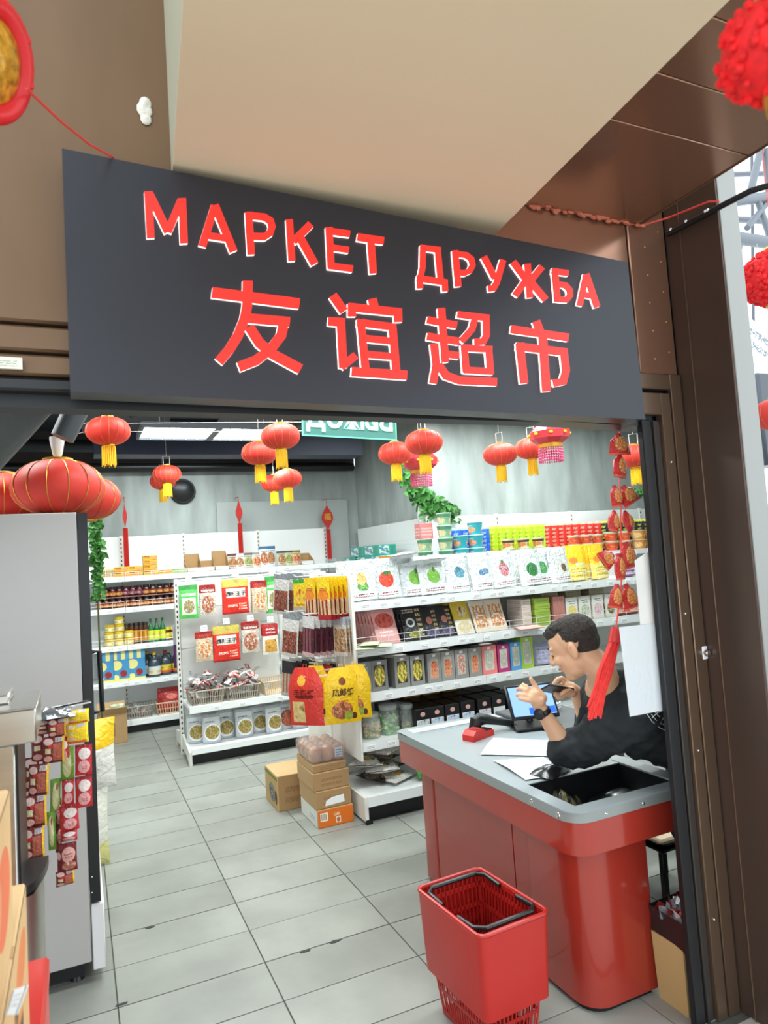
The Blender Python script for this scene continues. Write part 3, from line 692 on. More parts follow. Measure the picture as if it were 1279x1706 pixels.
MB().box(GX0-.02, GX0+.03, 4.268, 4.272, .0, .03).build('foot', BLACK, t, smooth=0)

# --- tall wall shelf on the right (noodles) and the return run beside it
t = thing('noodle_shelf', 'tall white wall shelf of instant noodles along the right wall', 'shelf', O0)
NX = [3.50, P(824, 856, Y=6.6).x, P(947, 850, Y=6.6).x, P(1062, 845, Y=6.6).x, 6.95]
NZ = 1.64; NTOP = 2.14
for a, b in zip(NX[:-1], NX[1:]):
    MB().bbox(a+.004, b-.004, 6.57, 6.60, .1, NTOP, .004).build('back_panel', WHITE, t)
    for z in (NZ, 1.25, .85, .45): shelf_board(t, a, b, 6.12, 6.57, z)
    MB().box(a, b, 6.1, 6.55, 0, .1).build('plinth', DARK, t, smooth=0)
for x in NX: post(t, x, 6.56, 6.61, NTOP+.01)
t = thing('return_shelf', 'white shelving on the side wall in the corner, holding teal boxes', 'shelf', O0)
for a, b in ((6.62, 7.6), (7.6, 8.6)):
    MB().bbox(3.50, 3.53, a+.004, b-.004, .1, NTOP, .004).build('back_panel', WHITE, t)
    for z in (NZ, 1.25, .85, .45): 
        s = MB().box(3.08, 3.5, a+.002, b-.002, z-.03, z-.001).build('shelf', WHITE, t, smooth=0)
        MB().box(3.06, 3.08, a+.002, b-.002, z-.055, z+.004).build('price_rail', WHITE, s, smooth=0)
    g = MB()
    for hz in (.05, .10, .15): g.tube([(3.49, a+.02, NZ+.12+hz), (3.40, a+.02, NZ+.12+hz), (3.40, b-.02, NZ+.12+hz)], .002, 4)
    g.build('wire_guard', WIRE, t)

# ------------------------------------------------------------------ product builders
def pouch_mb(w, h, d, stand=False, fold=.1, nu=8, nv=10, mi=0, hang=False):
    mb = MB()
    def th(u, v):
        e = max(0, math.sin(PI*u))**.55
        if stand: pv = min(1, (1-v)*1.25+.02)**.8*(1 if v > .02 else .9)
        else: pv = max(0, math.sin(PI*min(1, max(0, v))))**.5
        if v > 1-fold: pv = 0.02
        if not stand and v < fold*.6: pv = .02
        return d/2*e*pv+.0012
    wob = random.uniform(0, 6)
    def sh(u, v): return (u-.5)*w*(1-.04*math.sin(PI*v)*(0 if stand else 1))
    mb.grid(lambda u, v: (sh(u, v), -th(u, v)*(1+.10*math.sin(9*v+5*u+wob)), v*h), nu, nv, mi)
    mb.grid(lambda u, v: (sh(u, v), th(u, v), v*h), nu, nv, mi, flip=True)
    return mb
def pouch(name, cat, m, w, h, d, stand=False, fold=.1, text=None):
    def f():
        o = pouch_mb(w, h, d, stand, fold).build(name, [m], smooth=60, fix=False); o['category'] = cat
        return o
    return f
def carton(name, cat, m, w, d, h, bev=.003, parts=None):
    def f():
        o = MB().bbox(-w/2, w/2, -d/2, d/2, 0, h, bev).build(name, [m], smooth=0); o['category'] = cat
        return o
    return f
def window_box(name, col, inner, w, d, h, mark=None, hook=True):
    """carton with a cut window, product seen behind it"""
    def f():
        t = thing(name, None, 'gift box'); fw = w*.17
        fm = mat('carton_'+col, col, .35); mb = MB()
        mb.box(-w/2, w/2, -d/2+.004, d/2, 0, h)
        mb.build('box', fm, t, smooth=0)
        fr = MB(); y0, y1 = -d/2, -d/2+.004
        fr.box(-w/2, -w/2+fw, y0, y1, 0, h); fr.box(w/2-fw, w/2, y0, y1, 0, h); fr.box(-w/2+fw, w/2-fw, y0, y1, 0, h*.14); fr.box(-w/2+fw, w/2-fw, y0, y1, h*.84, h)
        fr.build('window_frame', fm, t, smooth=0)
        MB().box(-w/2+fw, w/2-fw, -d/2+.0025, -d/2+.0038, h*.14, h*.84).build('contents', inner, t, smooth=0)
        MB().box(-w*.12, w*.12, -d/2-.001, -d/2, h*.87, h*.95).build('logo', mat('logo_pale', 'e8e4dc', .4), t, smooth=0)
        return t
    return f
def jar(name, cat, r, h, body, lid, label=None, lidr=.94, shoulder=.8):
    def f():
        t = thing(name, None, cat)
        MB().lathe([(r*.9, 0), (r, h*.05), (r, h*shoulder*.92), (r*.86, h*shoulder)], 14).build('jar_body', body, t)
        MB().lathe([(r*lidr, h*shoulder), (r*lidr, h*.98), (r*lidr*.9, h)], 14).build('lid', lid, t)
        if label: MB().lathe([(r+.001, h*.15), (r+.001, h*shoulder*.75)], 14).build('label', label, t)
        return t
    return f
def bottle(name, cat, r, h, body, cap, label, neck=.35):
    def f():
        t = thing(name, None, cat)
        MB().lathe([(r*.92, 0), (r, h*.03), (r, h*.55), (r*.8, h*.65), (r*neck, h*.78), (r*neck*.95, h*.92)], 14).build('bottle_body', body, t)
        MB().lathe([(r*neck*1.1, h*.9), (r*neck*1.1, h*.99), (r*neck*.9, h)], 12).build('cap', cap, t)
        MB().lathe([(r+.001, h*.12), (r+.001, h*.5)], 14).build('label', label, t)
        return t
    return f
def crate_basket(name, w, d, h, m, nb=12):
    """low plastic basket with slotted sides"""
    def f():
        t = thing(name, None, 'basket'); k = .86
        mb = MB(); mb.box(-w/2*k, w/2*k, -d/2*k, d/2*k, 0, .006)
        def at_(sx, sy, z): q = k+(1-k)*z/h; return (sx*w/2*q, sy*d/2*q, z)
        for z in (.006, h*.5, h): mb.tube([at_(-1, -1, z), at_(1, -1, z), at_(1, 1, z), at_(-1, 1, z)], .004 if z < h else .007, 5, closed=True)
        for i in range(nb+1):
            s = -1+2*i/nb
            for e in (-1, 1): mb.tube([at_(s, e, 0), at_(s, e, h)], .0045, 4); mb.tube([at_(e, s, 0), at_(e, s, h)], .0045, 4)
        o = mb.build('slotted_shell', m, t)
        return t
    return f
def cup(name, top, m, r=.055, h=.11, lidm=None):
    def f():
        t = thing(name, None, 'noodle cup')
        MB().lathe([(r*.74, 0), (r*.97, h*.93)], 18).build('cup', m, t)
        MB().lathe([(r, h*.93), (r*1.03, h*.95), (r*1.03, h*.985), (r*.9, h)], 18).build('lid', lidm or mat('foil_lid', top, .3), t)
        return t
    return f

# ------------------------------------------------------------------ goods on the back shelf
def RXY(px, py, Y=8.3): return P(px, py, Y=Y)
YBOX = pack('yellow_noodle_box', 'e2b422', [('band', .0, .18, 'c8871c'), ('food', .72, .5, .22, .34, ['8a3d14', 'e8b26a', 'c43c1c'], 6), ('lines', .06, .5, .35, .75, 2, '5b3410'), ('rect', .06, .44, .68, .86, 'b8301e')], .4, 0)
BBOX = pack('beige_box', 'd8c58e', [('stripes', .1, .9, .15, .85, 3, '7a5a28')], .5, 0); GBOX = pack('green_box', '78a04a', [('lines', .1, .9, .2, .8, 3, 'e9e8c8')], .4, 0)
z = RZ[4]
line('ybox', carton('noodle_box', 'box', YBOX, .155, .1, .056), [(P(x, 940, Y=8.27).x, 8.28, z+.0565*k) for x, n in ((202, 2), (225, 2), (250, 4)) for k in range(n)], 'small yellow printed box', 'counting from the fridge end of the top back shelf', 'yellow boxes')
line('ybox2', carton('noodle_box', 'box', YBOX, .155, .1, .05), [(P(x, 940, Y=8.27).x, 8.28, z) for x in (274,)], 'single low yellow box beside the four-high stack', 'on the top back shelf', 'yellow boxes')
line('bbox', carton('snack_box', 'box', BBOX, .05, .1, .095), [(P(x, 940, Y=8.27).x, 8.29, z) for x in (172, 179.5, 187)], 'slim beige striped box', 'standing nearest the fridge on the top back shelf', 'slim beige boxes')
line('gbox', carton('snack_box', 'box', GBOX, .1, .1, .05), [(P(x, 940, Y=8.27).x, 8.29, z) for x in (288, 300, 311)], 'low green box', 'after the yellow boxes on the top back shelf', 'low green boxes')
# kraft display cartons and pouches further along the same shelf
def open_carton(w, d, h, back):
    def f():
        t = thing('display_carton', None, 'carton'); q = .004
        mb = MB(); mb.box(-w/2, w/2, -d/2, d/2, 0, q); mb.box(-w/2, w/2, -d/2, -d/2+q, q, h*.4); mb.box(-w/2, w/2, d/2-q, d/2, q, back)
        mb.prism([(-d/2, q), (d/2, q), (d/2, back), (-d/2, h*.4)], -w/2, -w/2+q, ax='x'); mb.prism([(-d/2, q), (d/2, q), (d/2, back), (-d/2, h*.4)], w/2-q, w/2, ax='x')
        mb.build('tray', KRAFT, t, smooth=0)
        MB().box(-w/2+.01, w/2-.01, -d/2-.002, -d/2, .01, h*.36).build('front_label', PAPER, t, smooth=0)
        return t
    return f
for i, (x, b, l) in enumerate(((322, .22, 'tall-backed empty kraft display carton nearest the fridge on the back shelf'), (344, .13, 'low slanted kraft display carton with white label on the back shelf'), (368, .24, 'tall-backed kraft display carton behind the middle gondola'), (510, .15, 'kraft display carton with slanted side at the end of the back shelf'))):
    o = open_carton(.17, .2, .13, b)(); o.location = (P(x, 940, Y=8.3).x, 8.33, z); o['label'] = l; o['group'] = 'kraft display cartons'
FOODS = [['5a3a1c', 'b98448', '8a2a18'], ['d9c49a', '8b5a2b', 'c8753a'], ['3d5a2a', 'a8b060', '6a3a1c'], ['7a1e16', 'd06a3a', 'e8c58a'], ['e7d9b0', 'c04828', '5a7a34']]
def snack(i, base, topc): return pack('snack_%s_%d' % (base, i), base, [('band', .86, 1, topc), ('food', .5, .42, .38, .3, FOODS[i % 5], 7), ('lines', .15, .85, .74, .84, 1, '3a3a3a')], .3, .5)
bs = [(388, 'b9b3a6', '5a1e18'), (400, 'efece4', 'c8c8c8'), (414, 'b8b4ac', '6a5a4a'), (428, 'cfc9bd', '8a8a8a'), (441, 'dfe2e4', '3c6a8a'), (452, 'c8d4dc', '2a5a8a'), (470, 'b6b09a', '2a2a24'), (482, 'c9c4a0', '3a4a24'), (494, 'c9b98a', '8a6a2a')]
for i, (x, b, c) in enumerate(bs):
    place('bs%d' % i, pouch('snack_pouch', 'snack pouch', snack(i, b, c), .125, .19 if i not in (4, 5) else .26, .07, True), (P(x, 940, Y=8.32).x, 8.33, z), (-.06, 0, 0), '%s stand-up pouch past the kraft cartons on the top back shelf' % ORD[i], 'pouches on the top back shelf')
# dark sauce jars, two layers
SAUCE = mat('dark_sauce', '3a0f0c', .15, coat=.5); LIDR = mat('lid_dark_red', '4a1210', .35); LIDB = mat('lid_black', '1c1614', .35)
LAB = pack('sauce_label', 'b5702a', [('band', .7, 1, '7a1512'), ('lines', .1, .9, .2, .6, 2, 'f0d8a0')], .5, 0)
LABP = pack('sauce_label_plum', '7a2a4a', [('lines', .1, .9, .2, .7, 2, 'f0d8c0')], .5, 0)
z = RZ[3]; jr = .036; jh = .115
xs = [P(165+11.3*k, 1000, Y=8.27).x for k in range(12)]
JB = jar('sauce_jar', 'jar', jr, jh, SAUCE, LIDB, LAB)
line('sj', JB, [(x, 8.27, z) for x in xs], 'dark sauce jar', 'from the fridge end, lower layer of the jar shelf', 'sauce jars, lower layer')
trayc = mat('tray_card', 'a8786a', .6)
tag(MB().box(xs[0]-.04, xs[-1]+.04, 8.225, 8.315, z+jh+.001, z+jh+.009).build('tier_board', trayc), 'thin brownish card between the two layers of sauce jars', 'card')
for k, x in enumerate(xs):
    pk = k in (4, 5, 6); key = 'sjp' if pk else 'sj'
    place(key, jar('sauce_jar', 'jar', jr, jh, SAUCE, LIDR, LABP), (x, 8.27, z+jh+.010), (0, 0, .1*k), '%s jar from the fridge end in the upper layer of sauce jars' % ORD[k], 'sauce jars, upper layer')
line('sjb', jar('sauce_jar', 'jar', jr, jh, SAUCE, LIDR, LAB), [(x, 8.38, z) for x in xs], 'dark jar', 'in the rear row of the jar shelf, from the fridge', 'sauce jars, rear row')
# yellow tins, bottles
z = RZ[2]
TIN = mat('tin_yellow', 'd9c04a', .35); TINL = pack('tin_label', 'e8dfa8', [('lines', .1, .9, .2, .8, 2, '7a5a1a')], .5, 0); LIDY = mat('lid_yellow', 'e0b820', .3)
tr, th_ = .050, .078; tx0 = P(182, 1070, Y=8.27).x
pos = [(tx0+.103*i, 8.28, z) for i in range(3)]+[(tx0+.103*i, 8.28, z+th_+.001) for i in range(3)][:3]+[(tx0+.01+.103*i, 8.28, z+2*(th_+.001)) for i in range(2)]+[(tx0+.11, 8.28, z+3*(th_+.001))]
line('tin', jar('paste_tin', 'tin', tr, th_, TIN, LIDY, TINL, .98, .78), pos, 'squat yellow tin', 'counted upward from the fridge end of its pile', 'yellow tins')
BRN = mat('brown_sauce', '4a2a10', .15, coat=.4); LABO = pack('label_orange', 'd89a3a', [('stripes', .1, .9, .1, .9, 4, '7a3a10')], .5, 0); LIDK = mat('cap_dark', '2a2018', .4)
line('bb', jar('pickle_jar', 'jar', .0295, .235, BRN, LIDK, LABO, .9, .84), [(P(x, 1068, Y=8.27).x, 8.29, z) for x in (212, 220, 228, 236, 243.5)], 'tall brown jar with orange label', 'from the fridge on the bottle shelf', 'tall brown jars')
GRN = mat('bottle_green', '1f6a3a', .12, coat=.5); LABG = pack('label_lime', 'd8d838', [('food', .5, .5, .3, .4, ['3a8a3a', 'e8e060', '2a6a2a'], 6)], .5, 0); CAPG = mat('cap_green', '1a4a2c', .4)
line('gb', bottle('sauce_bottle', 'bottle', .034, .265, GRN, CAPG, LABG), [(P(x, 1066, Y=8.27).x, 8.29, z) for x in (252, 262, 272)], 'green glass bottle with yellow-green label', 'from the fridge on the bottle shelf', 'green bottles')
LABY = pack('label_yellow', 'e0c834', [('lines', .1, .9, .2, .8, 3, '3a6a2a')], .5, 0)
line('yj', jar('sauce_jar', 'jar', .027, .15, BRN, mat('cap_yellow', 'e6c81c', .4), LABY), [(P(x, 1062, Y=8.27).x, 8.29, z) for x in (280, 288, 297, 306)], 'small jar with bright yellow lid', 'after the green bottles', 'yellow lidded jars')
# blue and yellow boxes, soy jugs
z = RZ[1]
BLUB = pack('blue_box', '3f8fc0', [('rect', .0, 1, .0, .12, 'e0d87a'), ('oval', .2, .75, .35, .22, 'e6dd8a'), ('food', .62, .35, .22, .16, ['b82a2a', '7a1a2a', 'c84a3a'], 5), ('oval', .15, .2, .2, .12, 'e6dd8a')], .4, 0)
BLUS = pack('blue_box_side', '4a94c2', [('stripes', 0, 1, 0, 1, 2, 'e2d98a')], .4, 0)
def bluebox():
    t = thing('cracker_box', None, 'box')
    MB().bbox(-.085, .085, -.07, .07, 0, .235, .003).build('box', BLUB, t, smooth=0); return t
def bluetop():
    t = thing('cracker_box', None, 'box')
    MB().prism([(-.085, 0), (.085, 0), (.085, .09), (.06, .11), (-.06, .11), (-.085, .09)], -.07, .07).build('box', BLUS, t, smooth=0); return t
line('blu', bluebox, [(P(x, 1130, Y=8.27).x, 8.29, z) for x in (177, 202.5, 229)], 'blue and yellow carton with a red fish picture', 'from the fridge end', 'blue yellow cartons')
line('blut', bluetop, [(P(x, 1130, Y=8.27).x, 8.29, z+.236) for x in (177, 202.5, 229)], 'blue striped carton lying on top of a fish carton', 'from the fridge end', 'blue cartons on top')
JUG = mat('soy_jug', '39434f', .25, coat=.3); JLAB = pack('jug_label', 'd9d2b0', [('lines', .1, .9, .2, .5, 2, '6a5a3a'), ('band', .65, 1, 'cfd8dc')], .5, 0); JLAB2 = pack('jug_label_y', 'd8c23a', [('band', 0, .3, 'c8502a'), ('lines', .1, .9, .4, .8, 2, '5a4a1a')], .5, 0)
def jug(capm, lab):
    def f():
        t = thing('soy_jug', None, 'jug')
        MB().lathe([(.062, 0), (.068, .02), (.068, .14), (.045, .20), (.02, .225), (.018, .25)], 16).build('jug_body', JUG, t)
        MB().lathe([(.022, .245), (.022, .27), (.018, .275)], 12).build('cap', capm, t)
        MB().lathe([(.0695, .03), (.0695, .12)], 16).build('label', lab, t)
        MB().tube([(.02, 0, .235), (.05, 0, .235), (.066, 0, .2), (.064, 0, .15)], .009, 6).build('handle', JUG, t)
        return t
    return f
CAPY = mat('cap_gold', 'e3b52a', .4); CAPR = mat('cap_red', 'b5302a', .4)
for i, (x, y, c, l, lab) in enumerate(((247, 8.42, CAPY, JLAB, 'dark soy jug at the rear beside the blue cartons'), (258, 8.28, CAPY, JLAB, 'dark soy jug with yellow cap, white label in front'), (277, 8.34, CAPR, JLAB2, 'dark soy jug with yellow and red label'), (298, 8.36, CAPR, JLAB2, 'dark soy jug closest to the middle gondola upright'))):
    o = jug(c, l)(); o.location = (P(x, 1128, Y=8.28).x, y, z); o['label'] = lab; o['group'] = 'soy jugs'
# bottom shelf: two baskets, red pouch, kraft carton
z = RZ[0]; GREYP = mat('basket_grey', '9c9388', .5); BEIP = mat('basket_beige', 'cbb494', .5); BEIG = mat('basket_greige', 'a89f90', .5)
place('bkg', crate_basket('shelf_basket', .36, .26, .13, GREYP), (P(228, 1190, Y=8.2).x, 8.30, z), (0, 0, 0), 'grey slotted plastic basket on the lowest back shelf', 'slotted baskets')
place('bkb', crate_basket('shelf_basket', .36, .26, .13, BEIP), (P(288, 1185, Y=8.2).x, 8.30, z), (0, 0, 0), 'beige slotted plastic basket with red bag on the lowest back shelf', 'slotted baskets')
RBAG = pack('red_bag', 'a52420', [('oval', .5, .6, .2, .12, 'd86a5a'), ('lines', .2, .8, .3, .45, 1, 'e8a090')], .25, .6)
place('rbag', pouch('red_bag', 'bag', RBAG, .3, .26, .12, True), (P(288, 1180, Y=8.2).x, 8.30, z+.012), (-.1, 0, 0), 'shiny dark red bag standing in the beige basket')
def packets(name, n, w, d, h, cols, lab, loc, seed, group=None):
    rnd = random.Random(seed); mb = MB(); ms = [pack('sachet_%s' % c, c, [('band', .0, .12, 'd8d8d8'), ('band', .88, 1, 'd8d8d8'), ('food', .5, .5, .3, .3, [c, 'f0ece4', 'a8281c'], 5)], .25, .5) for c in cols]
    for k in range(n):
        M = Matrix.Translation((rnd.uniform(-w, w), rnd.uniform(-d, d), h*(.2+.8*rnd.random()**.7)*(1-.5*abs(rnd.uniform(-1, 1))))) @ Euler((rnd.uniform(-.9, .9)+PI/2, rnd.uniform(-.5, .5), rnd.uniform(0, 6.3))).to_matrix().to_4x4()
        q = pouch_mb(.05, .085, .016, nu=3, nv=4); mb.add(q.v, q.f, rnd.randrange(len(ms)), q.uv, M)
    o = mb.build(name, ms, loc=loc, smooth=60, fix=False); tag(o, lab, 'snack packets', group, 'stuff'); return o
packets('loose_packets', 14, .1, .07, .1, ['c8c0b4', 'a85a48', '8a9a9a'], 'few loose packets lying in the grey basket on the lowest back shelf', (P(228, 1190, Y=8.2).x, 8.30, z+.04), 3)
kc = P(189, 1240, Z=0)
def kraft_box(w, d, h, m, name='carton', print_=None, flaps=False):
    def f():
        t = thing(name, None, 'carton')
        MB().bbox(-w/2, w/2, -d/2, d/2, 0, h, .004).build('box', m, t, smooth=0)
        if flaps:
            for s in (-1, 1): MB().box(-w/2, w/2, -.002, .09, -.002, .002, 0, Matrix.Translation((0, s*d/2*.99, h)) @ Matrix.Rotation(s*.9+ (PI if s < 0 else 0)*0, 4, 'X') @ Matrix.Rotation(0 if s > 0 else PI, 4, 'Z')).build('flap', m, t, smooth=0)
        else: MB().box(-w/2-.001, w/2+.001, -.025, .025, h-.02, h+.001).build('tape', TAPE, t, smooth=0)
        if print_: MB().box(-w*.3, w*.3, -d/2-.0015, -d/2, h*.2, h*.75).build('print', print_, t, smooth=0)
        return t
    return f
KPR = pack('kraft_print', 'b08d62', [('stripes', .3, .7, .1, .9, 3, '8a6a42')], .8, 0)
o = kraft_box(.28, .3, .30, KRAFT, print_=KPR, flaps=True)(); o.location = (kc.x, kc.y+.15, 0); o['label'] = 'open kraft carton on the floor before the back shelf by the fridge'
pg = MB(); rr = random.Random(4)
for k in range(10): pg.ball((rr.uniform(-.1, .1), rr.uniform(-.1, .1), .01+rr.uniform(0, .05)), (.05, .05, .02), 8, 5)
o = pg.build('packing_plastic', mat('plastic_green_white', 'c9cdb0', .25, var=.25, vs=20), loc=(kc.x, kc.y+.15, .30)); tag(o, 'crumpled pale plastic bags spilling out of the open kraft carton', 'plastic bag', None, 'stuff')
# ------------------------------------------------------------------ goods on the middle gondola
def hang_pack(name, m, w, h, d, n=3, gap=.018, header=None, tagit=True, text=None, tm=None):
    """hook with a run of hanging packs: builder of ONE pack"""
    def f():
        t = thing(name, None, 'snack pack')
        b = pouch_mb(w, h, d, nu=6, nv=8); b.v = [v-Vector((0, 0, h)) for v in b.v]
        o = b.build('bag', [m], t, smooth=60, fix=False)
        if header: MB().bbox(-w*.48, w*.48, -.004, .004, -h*.14, .015, .002).build('header_card', header, t, smooth=0)
        if text: text_mesh(text, w*.19, .0006, .001, 'lettering', tm, t, (0, -d/2-.004, -h*.42))
        return t
    return f
def hook(x, y, z, ln, m=WIRE, rz=0, parent=None, dbl=True):
    mb = MB()
    c, s = math.cos(rz), math.sin(rz)
    def q(a, b, h): return (a*c-b*s, a*s+b*c, h)
    mb.tube([q(-.02, 0, 0), q(-.02, -ln, .0), q(-.02, -ln-.012, .014), q(.02, -ln-.012, .014), q(.02, -ln, 0), q(.02, 0, 0)], .0026, 5)
    o = mb.build('hook', m, parent, loc=(x, y, z)); return o
gl = [o for o in bpy.data.objects if o.name.startswith('hook_gondola')][0]
fg = [o for o in bpy.data.objects if o.name.startswith('front_gondola')][0]
PGREEN = pack('green_snack', '4fae52', [('rect', .12, .88, .12, .62, 'd9dcc8'), ('food', .5, .36, .3, .2, ['b8b08a', '7a6a3a', 'e0d8b8'], 6), ('band', .86, 1, '2f8a3a'), ('lines', .1, .9, .68, .82, 1, 'f0f0e0')])
PCLEAR = pack('clear_snack', 'c9bfb2', [('band', .78, 1, '8f2a24'), ('food', .5, .38, .4, .3, ['e8ddcf', 'b88a6a', 'a03a28', 'd8cfc0'], 8), ('lines', .1, .9, .82, .95, 1, 'e8d8d0')], .15, .7)
PRED = pack('red_snack', 'cf2a1e', [('band', .78, 1, 'b9a64a'), ('rect', .12, .88, .48, .74, 'ece7dc'), ('lines', .18, .55, .2, .34, 1, 'f6d0c0'), ('lines', .6, .92, .12, .34, 3, 'f0c0a8'), ('band', .0, .05, '9a1a14')], .3, .3)
PORA = pack('orange_snack', 'c8b49a', [('band', .82, 1, 'a8382c'), ('food', .5, .42, .38, .32, ['e2a04a', 'c8682a', 'f0dcc0', '8a4a1e'], 7)], .15, .7)
PRW = pack('redwhite_snack', 'e0dcd2', [('band', .62, 1, 'a8262a'), ('foodr', .12, .88, .08, .5, ['b87a2a', 'd8a850', '7a4a1a'], 6), ('lines', .2, .8, .7, .92, 2, 'e8c8c0')], .25, .5)
PSIL = pack('silver_snack', 'b8bcc0', [('band', .86, 1, '6f747a'), ('food', .5, .4, .36, .34, ['8a4a28', 'c88a5a', '5a2a1a'], 7), ('lines', .15, .85, .74, .84, 1, '3a2a28')], .15, .7)
BLK = mat('text_black', '1b1614', .6)
def hang_row(items, Yf, row):
    for (px, ytop, w, h, m, hd, n, lab, pos, tx) in items:
        a = P(px, ytop, Y=Yf)
        hk = hook(a.x, LB+.0, a.z+.02, LB-Yf+.02, parent=gl)
        MB().box(-.03, .03, -.002, 0, -.01, .045).build('price_tag', TAG, hk, smooth=0).location = (0, Yf-LB-.035, .012)
        for k in range(n):
            lb = '%s%s %s' % ('' if k == 0 else ORD[k]+' ', lab, ('in front, %s hooks, %s' if k == 0 else 'in file, %s hooks, %s') % (row, pos))
            place('h'+m.name+str(w), hang_pack('hanging_pack', m, w, h, .035, header=hd, text=tx, tm=BLK), (a.x+.004*k, Yf+.042*k, a.z), (0, 0, random.uniform(-.08, .08)), lb, 'packs hanging on the middle gondola')
HRED = mat('header_red', '9a2420', .4); HCLR = mat('header_clear', 'c8ccd0', .2)
hang_row([(313, 975, .17, .31, PGREEN, None, 3, 'green snack bag', 'fridge end', None),
          (345, 977, .15, .27, PCLEAR, HRED, 3, 'clear red-topped bag', 'beside the green bag', None),
          (391, 965, .25, .33, PRED, None, 3, 'big red gold-topped bag', 'centre', '麻辣王子'),
          (431, 970, .15, .29, PORA, HRED, 3, 'orange food bag', 'beside big red bag', None),
          (452, 960, .13, .36, PGREEN, None, 2, 'green snack bag', 'front gondola end', None)], 6.62, 'upper')
hang_row([(339, 1055, .16, .26, PORA, HRED, 2, 'orange red-topped bag', 'fridge end', None),
          (376, 1043, .25, .31, PRED, None, 3, 'big red gold-topped bag', 'centre', '麻辣王子'),
          (416, 1038, .17, .28, PCLEAR, HRED, 2, 'clear noodle bag', 'beside big red bag', None),
          (449, 1040, .16, .29, PRW, None, 3, 'red and white stick bag', 'front gondola end', None)], 6.60, 'lower')
# grey and purple hanging bags at the end upright
PUR = pack('purple_bag', '4a2050', [('band', .55, 1, 'a8a8b0'), ('stripes', .1, .9, 0, .5, 4, '6a2a6a')], .2, .5)
a = P(297, 1040, Y=7.1); 
mbp = hang_pack('hanging_pack', PUR, .13, .42, .05)(); mbp.location = (a.x, 7.05, a.z); mbp['label'] = 'tall purple and grey bag hanging behind the gondola end upright'
MB().tube([(0, 0, -.01), (0, -.19, .02)], .003).build('hook', WIRE, mbp)
# two baskets of candy and an empty beige basket on the shelf
z = LZ1
for i, (px, m, k, lab) in enumerate(((346, BEIG, 'lb', 'greige slotted basket heaped with candy sachets, fridge side'), (406, BEIG, 'lb', 'greige slotted basket heaped with candy sachets, middle of shelf'), (466, BEIP, 'lb2', 'beige slotted basket partly behind the hanging red bag'))):
    q = P(px, 1180, Y=6.5); place(k, crate_basket('candy_basket', .315, .30, .125, m, 14), (q.x, 6.60, z), (0, 0, 0), lab, 'baskets on the middle gondola')
    if i < 2: packets('candy_sachets', 95, .13, .12, .21, ['e6e4e2', 'b8463c', 'dfe3e6'], 'heap of red and white candy sachets in the %s greige basket' % ('fridge-side' if i == 0 else 'middle'), (q.x, 6.60, z+.055), 11+i)
# pouches on the base shelf
PFISH = pack('fish_pouch', 'c3c8cc', [('band', .9, 1, 'aab0b4'), ('rect', .08, .92, .74, .9, 'd6dadd'), ('lines', .15, .7, .72, .8, 1, '24282c'), ('oval', .55, .36, .46, .3, 'e8ecee'), ('food', .55, .38, .4, .24, ['5a6a24', 'a8a850', '8a5028', 'd8c888', '3a4a1a'], 8), ('band', 0, .08, 'b0b8c4')], .3, .4)
PFISH2 = pack('fish_pouch_red', 'cfd3d6', [('band', .9, 1, 'a8acb0'), ('lines', .15, .7, .74, .82, 1, '24282c'), ('food', .5, .4, .42, .3, ['a83a28', 'd8785a', '7a2418', 'e8b090'], 8)], .3, .4)
z = LZ0
fx = [(327, 6.60), (353, 6.50), (377, 6.60), (408, 6.52), (434, 6.60), (458, 6.50), (480, 6.58), (502, 6.50)]
for i, (px, yy) in enumerate(fx):
    q = P(px, 1235, Y=yy); red = i == 6
    place('fishr' if red else 'fish', pouch('stand_pouch', 'pouch', PFISH2 if red else PFISH, .16 if i != 1 else .16, .255, .06, True, .06), (q.x, yy, z), (-.05, 0, random.uniform(-.15, .15)), ('red noodle stand-up pouch, third from the front gondola on the low shelf' if red else '%s silver stand-up pouch from the fridge side on the low shelf' % ORD[i]), 'silver pouches on the low shelf')

# ------------------------------------------------------------------ goods hanging on the front gondola's end panel
EX = GX0-.02
def end_hook(y, z, ln=.30):
    return hook(EX, y, z, ln, rz=-PI/2, parent=fg)
PYEL = pack('yellow_sausage', 'f0c814', [('band', .0, .12, 'a81e24'), ('band', .12, .5, 'd8b48a'), ('stripes', .08, .95, .12, .52, 3, '8a2a1a'), ('oval', .5, .58, .42, .13, 'e8842a'), ('lines', .2, .8, .68, .82, 1, 'b03018')], .2, .5)
PSAU = pack('silver_sausage', 'c4beb8', [('band', .88, 1, '8a8f94'), ('band', .6, .88, 'd8d4d0'), ('foodr', .08, .92, .08, .6, ['6a2018', 'b0604a', '3a1412', 'd8a890'], 7)], .15, .6)
PDUR = pack('dark_sausage', '4a1c2c', [('band', .72, 1, 'c9c6c4'), ('stripes', .1, .9, .1, .7, 3, '8a4a50'), ('band', 0, .1, 'c8a8a8')], .2, .5)
PNUT = pack('nut_snack', 'c8bfb4', [('foodr', .05, .95, .1, .7, ['8a5a2a', 'd8b080', '5a2a14', 'e8d8c0'], 6), ('band', .8, 1, 'a8a8ac')], .15, .6)
PSTK = pack('stick_snack', 'b0aca8', [('stripes', .1, .9, .1, .62, 3, 'a8602a'), ('band', .62, .95, '2c2a2c')], .2, .5)
def end_run(key, m, y, z, w, h, n, x0, dx, desc, group, tilt=0, yaw=.0):
    hk = end_hook(y, z+.02, EX-(x0-dx*(n-1))+.03)
    line(key, hang_pack('hanging_pack', m, w, h, .014), [(x0-dx*k, y, z) for k in range(n)], desc, 'counting from the end panel', group, lambda i: (0, tilt, -PI/2+yaw+random.uniform(-.06, .06)))
zA = P(590, 960, X=EX-.03).z
